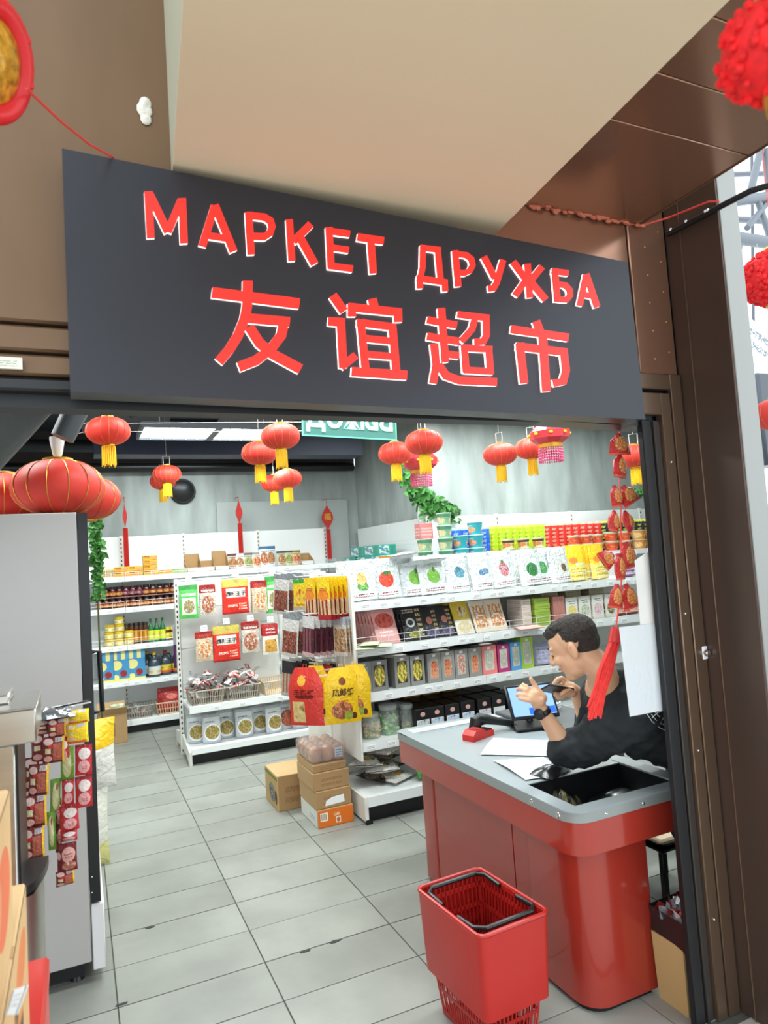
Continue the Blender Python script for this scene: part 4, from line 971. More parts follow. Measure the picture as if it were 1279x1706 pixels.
end_run('ey', PYEL, 4.40, zA, .13, .285, 5, EX-.025, .032, 'yellow sausage pack on the front upper hook', 'yellow packs, front hook', 0, .35)
end_run('ey', PYEL, 4.58, zA, .13, .285, 6, EX-.03, .032, 'yellow sausage pack on the second upper hook', 'yellow packs, second hook', 0, .35)
end_run('ey2', pack('yellow_green_sausage', 'f0cc1a', [('band', .9, 1, '3aa03a'), ('band', 0, .3, 'b8a89a'), ('food', .5, .55, .4, .2, ['c82a1e', 'f0d040', 'e87a2a'], 5), ('lines', .2, .8, .32, .4, 1, '9a2018')], .2, .5), 4.80, zA-.01, .14, .28, 3, EX-.09, .05, 'yellow and green pack on the third upper hook', 'yellow green packs', 0, .5)
end_run('es', PSAU, 5.05, zA+.03, .16, .30, 4, EX-.10, .05, 'silver sausage pack on the rearmost upper hook', 'silver packs, rear upper hook', .12, .55)
zB = P(590, 1030, X=EX-.03).z
end_run('en', PNUT, 4.38, zB, .15, .26, 3, EX-.02, .02, 'bag of brown nut snacks on the front middle hook', 'nut bags, middle hook', 0, .35)
end_run('ed', PDUR, 4.52, zB+.01, .13, .27, 6, EX-.03, .040, 'dark sausage pack on the second middle hook', 'dark packs, middle hook', .1, .4)
end_run('esm', PSAU, 4.76, zB+.02, .16, .30, 5, EX-.06, .055, 'silver sausage pack on the third middle hook', 'silver packs, middle hook', .14, .55)
zC = P(470, 1092, X=EX-.25).z
end_run('et', PSTK, 4.92, zC, .13, .27, 4, EX-.12, .05, 'brown stick pack on the rear lower hook', 'stick packs', .1, .55)
end_run('et', PSTK, 4.66, zC-.01, .13, .24, 3, EX-.05, .05, 'brown stick pack on the middle lower hook', 'stick packs, middle lower hook', .1, .5)
# big bags at the bottom hook
def rooster(name, m, txt, tm, w, h):
    def f():
        t = thing(name, None, 'snack bag'); mb = MB(); out = []
        for k in range(21):
            v = k/20; u = .5*(.62+.38*min(1, (v*1.9))**.6) if v < .5 else .5
            s = w*(.5 if v < .62 else .5-.20*((v-.62)/.38)**1.6); out.append((s, v*h))
        def hw(v): return w*(.5 if v < .55 else .5-.22*((v-.55)/.45)**1.8)*(1-.05*math.sin(PI*2*v))
        th = lambda u, v: .032*max(0, math.sin(PI*u))**.6*max(0, math.sin(PI*min(1, v+.04)))**.6+.001
        mb.grid(lambda u, v: ((u-.5)*2*hw(v), -th(u, v), v*h-h), 8, 14); mb.grid(lambda u, v: ((u-.5)*2*hw(v), th(u, v), v*h-h), 8, 14, flip=True)
        mb.build('bag', [m], t, smooth=60, fix=False)
        if txt: text_mesh(txt, w*.2, .0006, .001, 'lettering', tm, t, (0, -.036, -h*.44))
        MB().tube([(-.012, 0, -.005), (-.01, .004, .02), (.01, .004, .02), (.012, 0, -.005)], .003, 5).build('hang_loop', m, t)
        return t
    return f
RBG = pack('red_rooster_bag', 'd0352a', [('oval', .42, .78, .13, .09, 'f0b040'), ('oval', .5, .5, .3, .03, '7a1410'), ('foodr', .12, .5, .06, .42, ['c8a85a', 'e0c88a', '8a5a2a'], 5)], .3, .35)
YBG = pack('yellow_rooster_bag', 'e3b714', [('oval', .5, .76, .1, .07, '7a3a18'), ('food', .46, .24, .3, .16, ['a85a2a', 'd88a5a', '6a2a14', 'e8b080'], 7), ('oval', .8, .12, .08, .06, '5a2a1a'), ('food', .64, .14, .12, .08, ['6a8a2a', 'a8b040'], 6), ('lines', .35, .65, .40, .44, 1, 'b84a1a')], .3, .35)
PXH = P(508, 1119, X=EX-.28)
hz_ = P(560, 1123, X=EX-.1).z
end_hook(4.34, hz_+.01, .33); end_hook(4.50, hz_+.02, .33)
for i, (px, yy, m, key, w, h, rz, txt, tm, lab) in enumerate((
    (507, 4.34, RBG, 'rb', .245, .37, -.75, '手撕烤', mat('text_dark_red', '6a1010', .5), 'red snack bag with rounded top hanging at the hook tip before the end panel'),
    (567, 4.245, YBG, 'yb', .245, .355, -.12, '风郎烤', mat('text_brown', '4a2408', .5), 'yellow snack bag with grilled meat picture hanging in front'),
    (590, 4.255, YBG, 'yb2', .20, .345, -.5, None, None, 'yellow snack bag half hidden behind the front yellow bag'),
    (540, 4.52, YBG, 'yb2', .20, .345, -.9, None, None, 'yellow snack bag hanging behind the red bag'),
    (556, 4.62, RBG, 'rb2', .2, .3, -1.0, None, None, 'dark red snack bag at the back of the lower hooks'))):
    q = P(px, 1112, Y=yy); place(key, rooster('roast_bag', m, txt, tm, w, h), (q.x-(.06 if i > 2 else 0), yy, q.z+(.0 if i < 2 else .02)), (0, 0, rz), lab, 'big bags on the end hooks')

# ------------------------------------------------------------------ carton stack on the floor by the end panel
BS = P(530, 1382, Z=0); bx0, bx1, by = BS.x, P(590, 1368, Z=0).x, BS.y
ORG = pack('orange_carton_print', 'e0701c', [('rect', .06, .28, .35, .85, 'f2ead8'), ('stripes', .09, .25, .42, .78, 5, '5a4a3a'), ('lines', .45, .62, .55, .9, 1, 'f0d8b0'), ('rect', .5, .64, .12, .5, 'e8e0d0'), ('oval', .57, .3, .05, .14, 'c86a2a')], .4, 0)
WH = pack('white_carton_print', 'd9d9d2', [('lines', .55, .85, .3, .6, 2, '9aa09c')], .5, 0)
def four_side(name, w, d, h, front, side, top, extra=None):
    def f():
        t = thing(name, None, 'carton')
        MB().bbox(-w/2, w/2, -d/2, d/2, 0, h, .004).build('box', top, t, smooth=0)
        MB().box(-w/2+.004, w/2-.004, -d/2-.0012, -d/2, .004, h-.004).build('front_print', front, t, smooth=0)
        MB().box(-w/2-.0012, -w/2, -d/2+.004, d/2-.004, .004, h-.004).build('side_print', side, t, smooth=0)
        if extra: extra(t, w, d, h)
        return t
    return f
KF = pack('kraft_front', 'a8845a', [('lines', .2, .8, .2, .8, 2, '8f6c44')], .8, 0); KS = pack('kraft_side', 'b5946a', [], .8, 0)
def slab(t, w, d, h):
    MB().prism([(-w*.25, h*.15), (w*.3, h*.2), (w*.28, h*.62), (-w*.05, h*.58), (-w*.22, h*.42)], -d/2-.003, -d/2-.001).build('label', PAPER, t, smooth=0)
W2, D2 = bx1-bx0, .36; cx_ = (bx0+bx1)/2
zz = 0
for i, (h, fr, sd, lab, ex_, dw) in enumerate(((.115, ORG, WH, 'orange and white carton at the bottom of the floor stack', None, 0), (.115, KF, KS, 'kraft carton with torn white label, second from the floor', slab, -.005), (.115, KF, KS, 'plain kraft carton, third from the floor of the stack', None, .0), (.05, KF, KS, 'shallow kraft tray under wrapped food, on top of the stack', None, -.02))):
    o = four_side('carton', W2+dw, D2, h, fr, sd, KRAFT, ex_)(); o.location = (cx_-.004*i, by+D2/2+.01*i, zz); o['label'] = lab; o['group'] = 'cartons stacked by the end panel'; zz += h+.0005
FOODW = mat('wrapped_food', 'b07a58', .12, var=.45, vs=14, bump=.5, bs=18, coat=.6)
wf = MB(); rr = random.Random(9)
for ix in range(3):
    for iy in range(4): wf.ball((-W2/2+.05+ix*.08, -D2/2+.055+iy*.083, .05), (.05, .05, .062), 10, 6)
t = thing('wrapped_trays', 'plastic wrapped brown food packs on top of the carton stack', 'food pack', (cx_-.012, by+D2/2+.04, zz))
for k in range(1): o = wf.build('food', FOODW, t); o['kind'] = 'stuff'
FILM = mat('cling_film', 'e8e2dc', .08, alpha=.30, bump=.6, bs=12, spec=1)
MB().bbox(-W2/2+.002, W2/2-.002, -D2/2+.002, D2/2-.002, 0, .118, .02).build('film', FILM, t)
MB().box(W2*.18, W2*.38, -D2/2-.001, -D2/2+.001, .03, .09).build('label', pack('qr_free_label', 'c9d3e0', [('lines', .1, .9, .1, .9, 3, '40507a')], .4, 0), t, smooth=0)
b1 = P(500, 1352, Z=0); gx = .24
GKP = pack('green_kraft_print', 'b8965e', [('band', .86, .94, '5a7a2a'), ('food', .55, .4, .25, .28, ['3a3a3c', '8a8a8a', '2a2a2c', 'c8b080'], 4), ('oval', .86, .35, .09, .2, '4a3a20')], .7, 0)
o = four_side('carton', .26, .34, .245, KF, GKP, KRAFT2)(); o.location = (b1.x-.005, b1.y+.24, 0); o['label'] = 'kraft carton with green band standing left of the stack'

# ------------------------------------------------------------------ goods on the front gondola
def GP(px, py, Y=4.37): return P(px, py, Y=Y)
def fruit(name, marks): return pack('fruit_'+name, 'dde3e4', marks+[('lines', .15, .85, .06, .17, 2, '8a3038'), ('lines', .2, .8, .72, .8, 1, 'b8c8c0')], .2, .9)
FB = [('corn', [('oval', .5, .45, .17, .24, 'd9b06a'), ('oval', .5, .32, .19, .12, '5f9a4a'), ('oval', .5, .52, .13, .16, 'e2bc74')]),
      ('tomato', [('oval', .5, .46, .25, .2, 'd8432a'), ('oval', .55, .62, .14, .05, '4a7a34')]),
      ('apple', [('oval', .5, .45, .24, .19, '7fb84a'), ('oval', .55, .62, .05, .07, '5a8a3a')]),
      ('blue', [('oval', .5, .5, .22, .15, '5a93a8'), ('oval', .45, .58, .1, .08, '3f7a8a')]),
      ('berry', [('oval', .42, .44, .14, .08, '4f7aa0'), ('oval', .6, .47, .14, .08, '6a8fb0')]),
      ('grape', [('food', .5, .48, .2, .2, ['b0384a', 'e0a0a8', '8a2a3a', 'f0e0e0'], 10), ('oval', .5, .7, .06, .06, '5a7a4a')]),
      ('melon', [('oval', .5, .42, .24, .19, '3a8a4a'), ('stripes', .34, .66, .28, .56, 4, '246a34')]),
      ('melonhalf', [('oval', .42, .44, .2, .18, '4a9a5a')]),
      ('coconut', [('oval', .5, .45, .22, .2, 'd5d5cf'), ('oval', .6, .4, .12, .12, '6a5a4a')])]
FM = {n: fruit(n, m) for n, m in FB}
z = GZ[4]
white = [(608, 'corn', .0), (652, 'tomato', .03), (702, 'apple', .05), (728, 'apple', .0), (772, 'blue', .02), (812, 'berry', .0), (851, 'grape', .03), (893, 'melon', .0), (921, 'melonhalf', .05), (945, 'coconut', .02)]
nm = {'corn': 'white bag with corn cob picture', 'tomato': 'white bag with red tomato picture', 'apple': 'white bag with green apple picture', 'blue': 'white bag with teal fruit picture', 'berry': 'white bag with blue berries picture', 'grape': 'white bag with red grapes picture', 'melon': 'white bag with whole watermelon picture', 'melonhalf': 'white bag with half watermelon picture', 'coconut': 'white bag with coconut picture'}
seen_ = {}
for i, (px, n, dy) in enumerate(white):
    q = GP(px, 1000); seen_[n] = seen_.get(n, 0)+1
    lab = nm[n]+(' nearer the end panel' if n == 'apple' and seen_[n] == 1 else ' beside the teal fruit bag' if n == 'apple' else '')+' on the top gondola shelf'
    place('f'+n, pouch('fruit_bag', 'snack bag', FM[n], .215, .285, .085, True, .07), (q.x, 4.40+dy, z), (-.14+random.uniform(-.04, .04), random.uniform(-.05, .05), random.uniform(-.15, .15)), lab, 'white fruit bags')
wb = fruit('plain', [('oval', .5, .45, .15, .1, 'c8d8c8')])
line('fplain', pouch('fruit_bag', 'snack bag', wb, .18, .285, .08, True, .07), [(1.80+.185*k, 4.64, z) for k in range(11)], 'white bag in the rear row behind the fruit bags', 'counted from the end panel', 'white bags, rear row', lambda i: (-.1, random.uniform(-.06, .06), random.uniform(-.15, .15)))
line('fflat', pouch('fruit_bag', 'snack bag', wb, .20, .28, .06, False, .07), [P(x, y, Y=4.62) for x, y in ((655, 945), (690, 940), (665, 932))], 'white bag lying flat', 'on top of the rear row of fruit bags', 'white bags lying on top', lambda i: (PI/2-.12, .1-.1*i, .7-.5*i))
YP = pack('yellow_chips', 'f4c21a', [('band', .0, .42, 'e2cf6a'), ('lines', .1, .9, .1, .38, 3, 'a8902a'), ('oval', .3, .55, .18, .1, 'e8852a'), ('rect', .35, .8, .42, .48, 'cfd8b0')], .22, .5)
line('yp', pouch('chips_bag', 'snack bag', YP, .19, .29, .12, True, .07), [(GP(x, 1000).x, y, z) for x, y in ((973, 4.42), (988, 4.56), (1010, 4.42), (1026, 4.58))], 'yellow snack bag', 'after the white fruit bags', 'yellow bags on the top gondola shelf', lambda i: (-.12, 0, .15*(i % 3-1)))
PU = pack('purple_pack', '7a4a80', [('lines', .1, .9, .1, .9, 5, 'd8c0d8')], .25, .4)
line('pu', pouch('chips_bag', 'snack bag', PU, .15, .2, .08, True), [(GP(1052, 985).x, 4.42, z), (GP(1066, 985).x, 4.47, z)], 'purple snack bag', 'at the door end of the top gondola shelf', 'purple bags', lambda i: (-.1, 0, 0))
# second shelf
z = GZ[3]; LEAN = (-.5, 0, 0)
STRAW = pack('pink_straw', 'e2a3a0', [('food', .5, .66, .42, .22, ['b8302a', 'd8655a', '8a1e1c'], 5), ('lines', .2, .8, .2, .4, 2, 'f8e8e8'), ('band', .9, 1, 'd89a9a')], .3, .3)
BLKP = pack('black_pack', '1f1d20', [('oval', .36, .5, .2, .13, 'd8d8d8'), ('oval', .36, .5, .12, .08, '3a3a3c'), ('lines', .66, .88, .1, .95, 6, 'd8c08a'), ('lines', .1, .6, .78, .92, 2, 'c8b8a8'), ('food', .5, .16, .3, .1, ['d8c84a', '6a6a2a', 'c8d0a0'], 5)], .3, .3)
BLKP2 = pack('black_pack_b', '232028', [('oval', .4, .56, .18, .12, 'c87a6a'), ('lines', .62, .88, .1, .95, 6, 'd8b87a'), ('food', .5, .16, .4, .12, ['7a6a9a', '3a3050', 'b0a0c8'], 5)], .3, .3)
YLP = pack('yellow_pack', 'd8b83a', [('food', .55, .62, .26, .16, ['6a3a18', 'e8d8a0', 'a86a2a'], 5), ('band', 0, .4, 'e8e2d4'), ('food', .5, .2, .4, .16, ['e8e0c8', 'd0b880', 'f0ece0'], 7)], .3, .3)
FDP = pack('photo_pack', 'e2d6c4', [('foodr', .12, .88, .14, .84, ['f0e8dc', 'e09a2a', 'b8602a', 'f4f0e8', '8a3a1e'], 5), ('rect', .3, .7, .48, .54, 'f2efe8')], .3, .2)
def lean_pack(key, m, w, h, d, pts, desc, where, grp, lean=-.42, yaw=0):
    line(key, pouch('flat_pack', 'snack pack', m, w, h, d, False, .06), pts, desc, where, grp, lambda i: (lean, 0, yaw+random.uniform(-.05, .05)))
q = GP(652, 1082)
lean_pack('straw', STRAW, .18, .255, .022, [(q.x-.012*k, 4.40+.032*k, z) for k in range(8)], 'pink strawberry pack', 'counting backward in its leaning file', 'pink strawberry packs', -.42)
lean_pack('blk', BLKP, .18, .265, .022, [(GP(699, 1080).x-.01*k, 4.40+.034*k, z) for k in range(4)], 'black pack with white ring', 'counting backward in the file by the pink packs', 'black ringed packs')
lean_pack('blk2', BLKP2, .135, .235, .022, [(GP(x, 1078).x-.01*k, 4.41+.034*k, z) for x in (729, 755) for k in range(3)], 'black pack with orange ring', 'in two leaning files, from the pink packs', 'black orange-ringed packs')
lean_pack('ylp', YLP, .15, .275, .022, [(GP(782, 1072).x-.012*k, 4.40+.036*k, z) for k in range(5)], 'yellow and white leaning pack', 'counting backward', 'yellow white packs')
lean_pack('fdp', FDP, .145, .25, .022, [(GP(x, 1066).x-.008*k, 4.40+.034*k, z) for x in (812, 838) for k in range(3)], 'cream pack with orange food photo', 'in two leaning files', 'cream photo packs')
FLG = pack('flat_green_pack', 'b9c6a0', [('lines', .1, .9, .2, .8, 4, 'e8ece0')], .3, .3); FLP = pack('flat_pink_pack', 'd8a8a0', [('lines', .1, .9, .2, .8, 4, 'f0e0dc')], .3, .3)
line('flg', pouch('flat_pack', 'snack pack', FLG, .13, .2, .02), [(1.80, 4.36, z+.012), (1.83, 4.37, z+.033), (1.93, 4.38, z+.012)], 'pale green pack lying flat', 'at the end-panel side of the second shelf', 'flat green packs', (PI/2, 0, -.5))
line('flp', pouch('flat_pack', 'snack pack', FLP, .12, .19, .02), [(GP(866, 1050).x, 4.37, z+.012), (GP(884, 1048).x, 4.38, z+.012)], 'pale pink pack lying flat', 'under the green boxes on the second shelf', 'flat pink packs', (PI/2, 0, -.3))
GBX = pack('green_tea_box', '9db84a', [('lines', .2, .9, .3, .7, 1, '7a8f2a')], .4, 0); WBX = pack('pinkwhite_box', 'd9cfc4', [('lines', .1, .9, .2, .8, 2, 'b08a80')], .4, 0)
line('tea', carton('tea_box', 'box', GBX, .145, .2, .042), [(GP(906, 1050).x+.004*(k % 2), 4.47, z+.0425*k) for k in range(5)], 'flat lime green box', 'counted up from the shelf in its stack', 'lime box stack')
line('teaw', carton('tea_box', 'box', WBX, .085, .2, .042), [(GP(881, 1050).x, 4.48, z+.0425*k) for k in range(5)], 'flat off-white box', 'counted up from the shelf beside the lime stack', 'off-white box stack')
PBK = pack('pink_slim', 'c98a80', [('stripes', .2, .8, .1, .9, 2, 'a8665a')], .4, 0)
line('pbk', carton('slim_box', 'box', PBK, .02, .15, .21, .002), [(GP(927, 1045).x+.022*k, 4.45, z) for k in range(5)], 'slim upright pink box', 'counted from the lime stack', 'slim pink boxes')
FLW = [pack('flowerbox_%d' % i, 'e6e2d8', [('food', .5, .4, .36, .26, cs, 5), ('rect', .18, .82, .7, .92, 'f4f2ec'), ('lines', .22, .78, .72, .9, 2, '6a6a62')], .35, 0) for i, cs in enumerate((['e8c22a', 'f0e090', 'c8a020'], ['7a9a5a', 'd8dcc8', '4a6a34'], ['d88a9a', 'f0d0d8', '8a6a5a'], ['e0a850', '3a4a2a', 'f0e0c0']))]
for i, px in enumerate((952, 974, 996, 1018)):
    q = GP(px, 1040); place('flw%d' % i, carton('flower_tea_box', 'box', FLW[i], .115, .07, .19), (q.x+.03, 4.42, z), (0, 0, 0), '%s upright box of flower tea with picture, second shelf behind the man' % ORD[i], 'flower tea boxes')
CND = pack('candy_bag', 'c83a34', [('food', .5, .5, .48, .45, ['c8302c', 'f0d0b8', 'e8a090', 'a81e20'], 10)], .2, .5)
line('cnd', pouch('candy_bag', 'candy bag', CND, .17, .14, .08, True), [(GP(1036, 1035).x+.16*k, 4.42, z) for k in range(3)], 'red candy bag', 'near the door end of the second shelf', 'red candy bags', (-.2, 0, 0))
UP = pack('upper_stack', 'c8b89a', [('lines', .1, .9, .2, .8, 2, '8a7a5a')], .5, 0)
line('ups', carton('flat_box', 'box', UP, .16, .15, .05), [(GP(940+20*k, 1005).x, 4.62, z+.001+.0505*j) for k in (0, 2, 4) for j in range(5)], 'flat tan box', 'piled at the back of the second shelf', 'tan boxes at the back')
# third shelf: window boxes with files behind them
z = GZ[2]
YFL = pack('in_yellow', '3a3830', [('food', .5, .5, .5, .48, ['e8cf2a', 'f4e26a', '5a4a1a', 'd8b818'], 5)], .15, .5); OFL = pack('in_orange', 'b8b0a8', [('food', .5, .62, .36, .22, ['c84a2a', 'e88a5a', 'a03018'], 4), ('food', .5, .25, .42, .24, ['d86a3a', 'f0a880', 'b84a28'], 4)], .15, .5)
WHI = pack('in_pale', 'd8d4c8', [('food', .5, .5, .45, .45, ['d8d4c8', 'b8b8a8', 'ece8e0'], 4)], .15, .4); BLI = pack('in_blue', '2a4a6a', [('foodr', 0, 1, .3, 1, ['c8d0d4', 'a8b4bc', 'dfe4e6'], 3)], .15, .4); ROL = pack('in_choc', 'c8bfb4', [('food', .5, .5, .46, .45, ['5a2a1a', 'e8dcd0', 'c85a3a', 'd8b8a0'], 5)], .15, .4)
wins = [(608, '8c8d8c', BLI, 0.108, 0.207, 'grey box with blue pack in its window', 1), (634, '7d7e7c', YFL, 0.119, 0.207, 'dark grey box with yellow and black contents', 2), (672, '8b8b86', YFL, 0.113, 0.213, 'ridged grey box file showing yellow flowers', 4), (698, '8e8e8a', YFL, 0.108, 0.207, 'grey window box of yellow flowers beside the ridged file', 4), (726, '918f8a', OFL, 0.108, 0.207, 'grey window box of orange fruit, nearest the yellow ones', 4), (749, '93918c', OFL, 0.108, 0.207, 'grey window box of orange fruit, second from yellow ones', 4), (772, '8f8d88', ROL, 0.108, 0.207, 'grey window box of brown and white sweets', 3), (795, '949089', OFL, 0.108, 0.207, 'grey window box of orange fruit beside the pink box', 3), (819, 'e8837f', WHI, 0.124, 0.207, 'pink window box', 3), (843, 'b83a78', WHI, 0.102, 0.202, 'magenta window box', 3), (864, '5a9fd0', WHI, 0.097, 0.207, 'sky blue window box', 3), (883, 'a8c84a', WHI, 0.108, 0.235, 'tall lime green window box', 3)]
for i, (px, c, inn, w, h, lab, n) in enumerate(wins):
    q = GP(px, 1150, 4.36)
    for k in range(n):
        o = place('win%d' % i, window_box('window_box', c, inn, w, .05, h), (q.x, 4.385+.056*k, z), (0, 0, 0), lab+(' on the third shelf' if k == 0 else ', %s in file, third shelf' % ORD[k]), 'window boxes on the third shelf')
LIL = pack('lilac_bag', 'a8a4c8', [('lines', .1, .9, .1, .9, 5, 'd8d6e6'), ('foodr', .1, .9, .1, .6, ['8a84b8', 'c8c6dc', 'a09ac8'], 6)], .15, .6)
line('lil', pouch('lilac_bag', 'snack bag', LIL, .19, .16, .1, True), [(GP(915, 1135).x, 4.42, z), (GP(938, 1130).x, 4.46, z)], 'lilac translucent bag', 'after the lime box on the third shelf', 'lilac bags', (-.1, 0, 0))
BKS = pack('black_top', '1c1c1e', [('lines', .1, .9, .2, .8, 2, '6a6a6a')], .3, .4)
line('bkt', pouch('flat_pack', 'snack pack', BKS, .18, .22, .03), [(GP(x, 1110).x, 4.52, z+.218) for x in (700, 780)], 'black pack lying flat', 'on top of the window boxes', 'black packs on the window boxes', (PI/2-.05, 0, .4))
line('gtt', pouch('flat_pack', 'snack pack', pack('grey_top', 'b0aba4', [('lines', .1, .9, .2, .8, 2, '8a8680')], .3, .4), .18, .22, .03), [(GP(x, 1110).x, 4.52, z+.218) for x in (665, 735, 808)], 'grey pack lying flat', 'on top of the window boxes', 'grey packs on the window boxes', (PI/2-.05, 0, -.3))
# fourth shelf: candy jars and black boxes
z = GZ[1]
CGL = mat('jar_glass', 'e4eee8', .03, alpha=.28, spec=1); LIDC = mat('clear_lid', 'd4dcd8', .1, alpha=.55)
def candy_jar(r, h, cols, fill, seed):
    def f():
        t = thing('candy_jar', None, 'jar'); rnd = random.Random(seed)
        MB().lathe([(r*.92, 0), (r, h*.06), (r, h*.7), (r*.82, h*.8), (r*.82, h*.86)], 18).build('jar_body', CGL, t)
        MB().lathe([(r*.86, h*.85), (r*.88, h*.98), (r*.8, h)], 18).build('lid', LIDC, t)
        mb = MB(); n = int(110*fill)
        for k in range(n):
            a = rnd.uniform(0, 6.28); q = (r*.84)*math.sqrt(rnd.random()); zz_ = h*.05+h*.62*fill*rnd.random()
            s = r*.2*rnd.uniform(.8, 1.2); mb.ball((q*math.cos(a), q*math.sin(a), zz_), (s, s*.8, s*.8), 6, 4, rnd.randrange(len(cols)))
        o = mb.build('candies', [mat('candy_'+c, c, .25) for c in cols], t); o['kind'] = 'stuff'
        return t
    return f
for i, (px, r, h, cols, fl_, lab, yy) in enumerate(((620, .062, .17, ['7a9a34', 'e0b0a0', 'd8b83a'], .85, 'round jar of green and pink sweets at the end panel side of the jar shelf', 4.43), (649, .075, .20, ['4a8a2a', '6fb83a', 'a8d888', '3a6a24'], .95, 'big clear jar full of green sweets', 4.46), (680, .052, .18, ['b0a050', '7a8a34'], .4, 'clear jar with few yellow sweets behind the counter corner', 4.46), (668, .06, .16, ['d8b8a0', '8a9a4a'], .5, 'half-hidden clear jar behind the other two jars', 4.62))):
    q = GP(px, 1230, yy); o = candy_jar(r, h, cols, fl_, 20+i)(); o.location = (q.x, yy, z); o['label'] = lab; o['group'] = 'candy jars'
def black_box(col):
    def f():
        t = thing('black_box', None, 'box')
        MB().bbox(-.058, .058, -.10, .10, 0, .15, .003).build('box', mat('black_card', '1a191b', .3), t, smooth=0)
        MB().box(-.05, .05, -.1012, -.1, .01, .075).build('picture', pack('bb_'+col, 'dfe4e8', [('food', .5, .5, .5, .48, [col, 'dfe4e8', col], 4)], .3, 0), t, smooth=0)
        MB().lathe([(.02, 0), (.018, .002)], 12, 0, Matrix.Translation((0, -.1, .112)) @ Matrix.Rotation(PI/2, 4, 'X') @ Matrix.Diagonal((1, .8, 1, 1))).build('seal', mat('seal_pink', 'd8a8a0', .4), t)
        return t
    return f
for i, (px, c) in enumerate(((702, '6a7a80'), (726, '2f86c8'), (752, '2f7ad0'), (778, '3a8ad0'), (806, 'c87a9a'), (830, 'e6dfe4'), (856, 'f0ecea'), (882, 'e6dfe4'))):
    q = GP(px, 1190, 4.38); place('bb'+c, black_box(c), (q.x, 4.46, z), (0, 0, 0), '%s black box with picture counting from the candy jars' % ORD[i], 'black boxes on the fourth shelf')
line('bbr', black_box('6a7a80'), [(2.06+.125*k, 4.70, z+.0) for k in range(8)], 'rear black box behind the front ones', 'from the end panel', 'rear black boxes')
OBX = pack('ochre_carton', 'a8803a', [('lines', .1, .9, .2, .8, 3, '6a4a1a')], .5, 0)
line('obx', carton('ochre_box', 'box', OBX, .14, .08, .1), [(GP(690+33*k, 1165, 4.7).x, 4.78, z+.152) for k in range(3)], 'ochre box', 'high at the back of the fourth shelf', 'ochre boxes')
# base shelf: pile of white vegetable bags, snack fans
z = GZ[0]
VEG = pack('veg_bag', 'd6d4ce', [('food', .5, .5, .4, .36, ['e0dedA', '9a9a8c', 'c4bfb0', 'f0efea'], 7), ('oval', .5, .78, .2, .06, 'd8a030'), ('oval', .68, .78, .06, .04, '4a8a3a')], .15, .8)
rr = random.Random(5)
line('veg', pouch('vegetable_bag', 'vegetable bag', VEG, .24, .30, .07), [(1.85+rr.uniform(-.04, .10)+.03*(k % 2), 4.32+rr.uniform(0, .05)+.3, z+.036+.062*k) for k in range(4)], 'silvery white vegetable bag', 'counted up from the base shelf', 'white bag pile', lambda i: (PI/2+rr.uniform(-.05, .05), rr.uniform(-.04, .04), rr.uniform(-.6, .6)))
DKM = pack('dark_mush', '3a332c', [('food', .5, .5, .5, .5, ['2a2420', '6a5f54', '8a8278', '1c1814'], 8)], .25, .7)
line('dkm', pouch('vegetable_bag', 'vegetable bag', DKM, .2, .26, .06), [(1.85, 4.68, z+.03), (1.88, 4.67, z+.10), (1.84, 4.66, z+.17)], 'dark dried mushroom bag', 'behind the white bag pile', 'dark bags on the base shelf', (PI/2, 0, .4))
RFN = [pack('fan_%s' % c, c, [('band', .35, .5, 'd8b04a'), ('lines', .1, .9, .6, .9, 2, 'e8c89a'), ('band', .9, 1, '3a1414')], .25, .5) for c in ('8a1a24', 'c8922a', 'a0241e', 'd0a83a')]
for k in range(6):
    q = P(690+6*k, 1300, Y=4.45); place('fan%d' % (k % 4), pouch('snack_stick_bag', 'snack pack', RFN[k % 4], .09, .30, .03), (q.x, 4.40+.05*(k % 3), z+.05+.035*k), (PI/2-.45, .1, .9-.1*k), '%s narrow red or yellow pack of the fanned heap beside the counter' % ORD[k], 'fanned snack packs')
place('grnv', pouch('vegetable_bag', 'vegetable bag', pack('green_veg', '3f9a3c', [('food', .5, .5, .5, .5, ['2a7a2a', '8ad06a', '1f5a1f', 'b0e090'], 7)], .2, .7), .16, .2, .08), (P(706, 1305, Y=4.36).x+.03, 4.36, z+.02), (-.5, 0, .3), 'bright green vegetable pack beside the counter corner')

# ------------------------------------------------------------------ noodle shelf
z = NZ
def NP(px, py=920, Y=6.25): return P(px, py, Y=Y)
CUPG = pack('cup_green', '7fae8a', [('band', .7, .95, '4f8a6a'), ('food', .5, .4, .4, .3, ['e8b080', 'd8d0a8', '4a8a5a'], 5)], .35, 0); CUPT = pack('cup_teal', '2ea0b0', [('food', .5, .42, .34, .26, ['e8c090', 'd87a4a', 'f0e8d8'], 5), ('lines', .3, .7, .72, .86, 1, 'e8f0f0')], .35, 0)
CUPR = pack('cup_red', 'd8543a', [('food', .5, .45, .45, .35, ['f0b060', 'c8301e', 'e87a4a'], 5), ('band', .85, 1, 'd8c8a0')], .35, 0); CUPC = pack('cup_cream', 'd8c89a', [('food', .5, .4, .45, .3, ['e89a4a', 'c8602a', 'f0e0b8'], 5), ('band', .65, .9, '4a3a2a')], .35, 0)
CUPO = pack('cup_orange', 'd98a3a', [('food', .5, .5, .45, .35, ['e8a83a', 'f0d8a0', 'b85a1e'], 5)], .35, 0)
ch = .128
line('cg', cup('noodle_cup', 'd8e8d8', CUPG, .082, ch), [(NP(742).x, 6.24, z+(ch+.001)*k) for k in range(4)], 'green noodle cup', 'counted up in the tall green stack', 'green noodle cups')
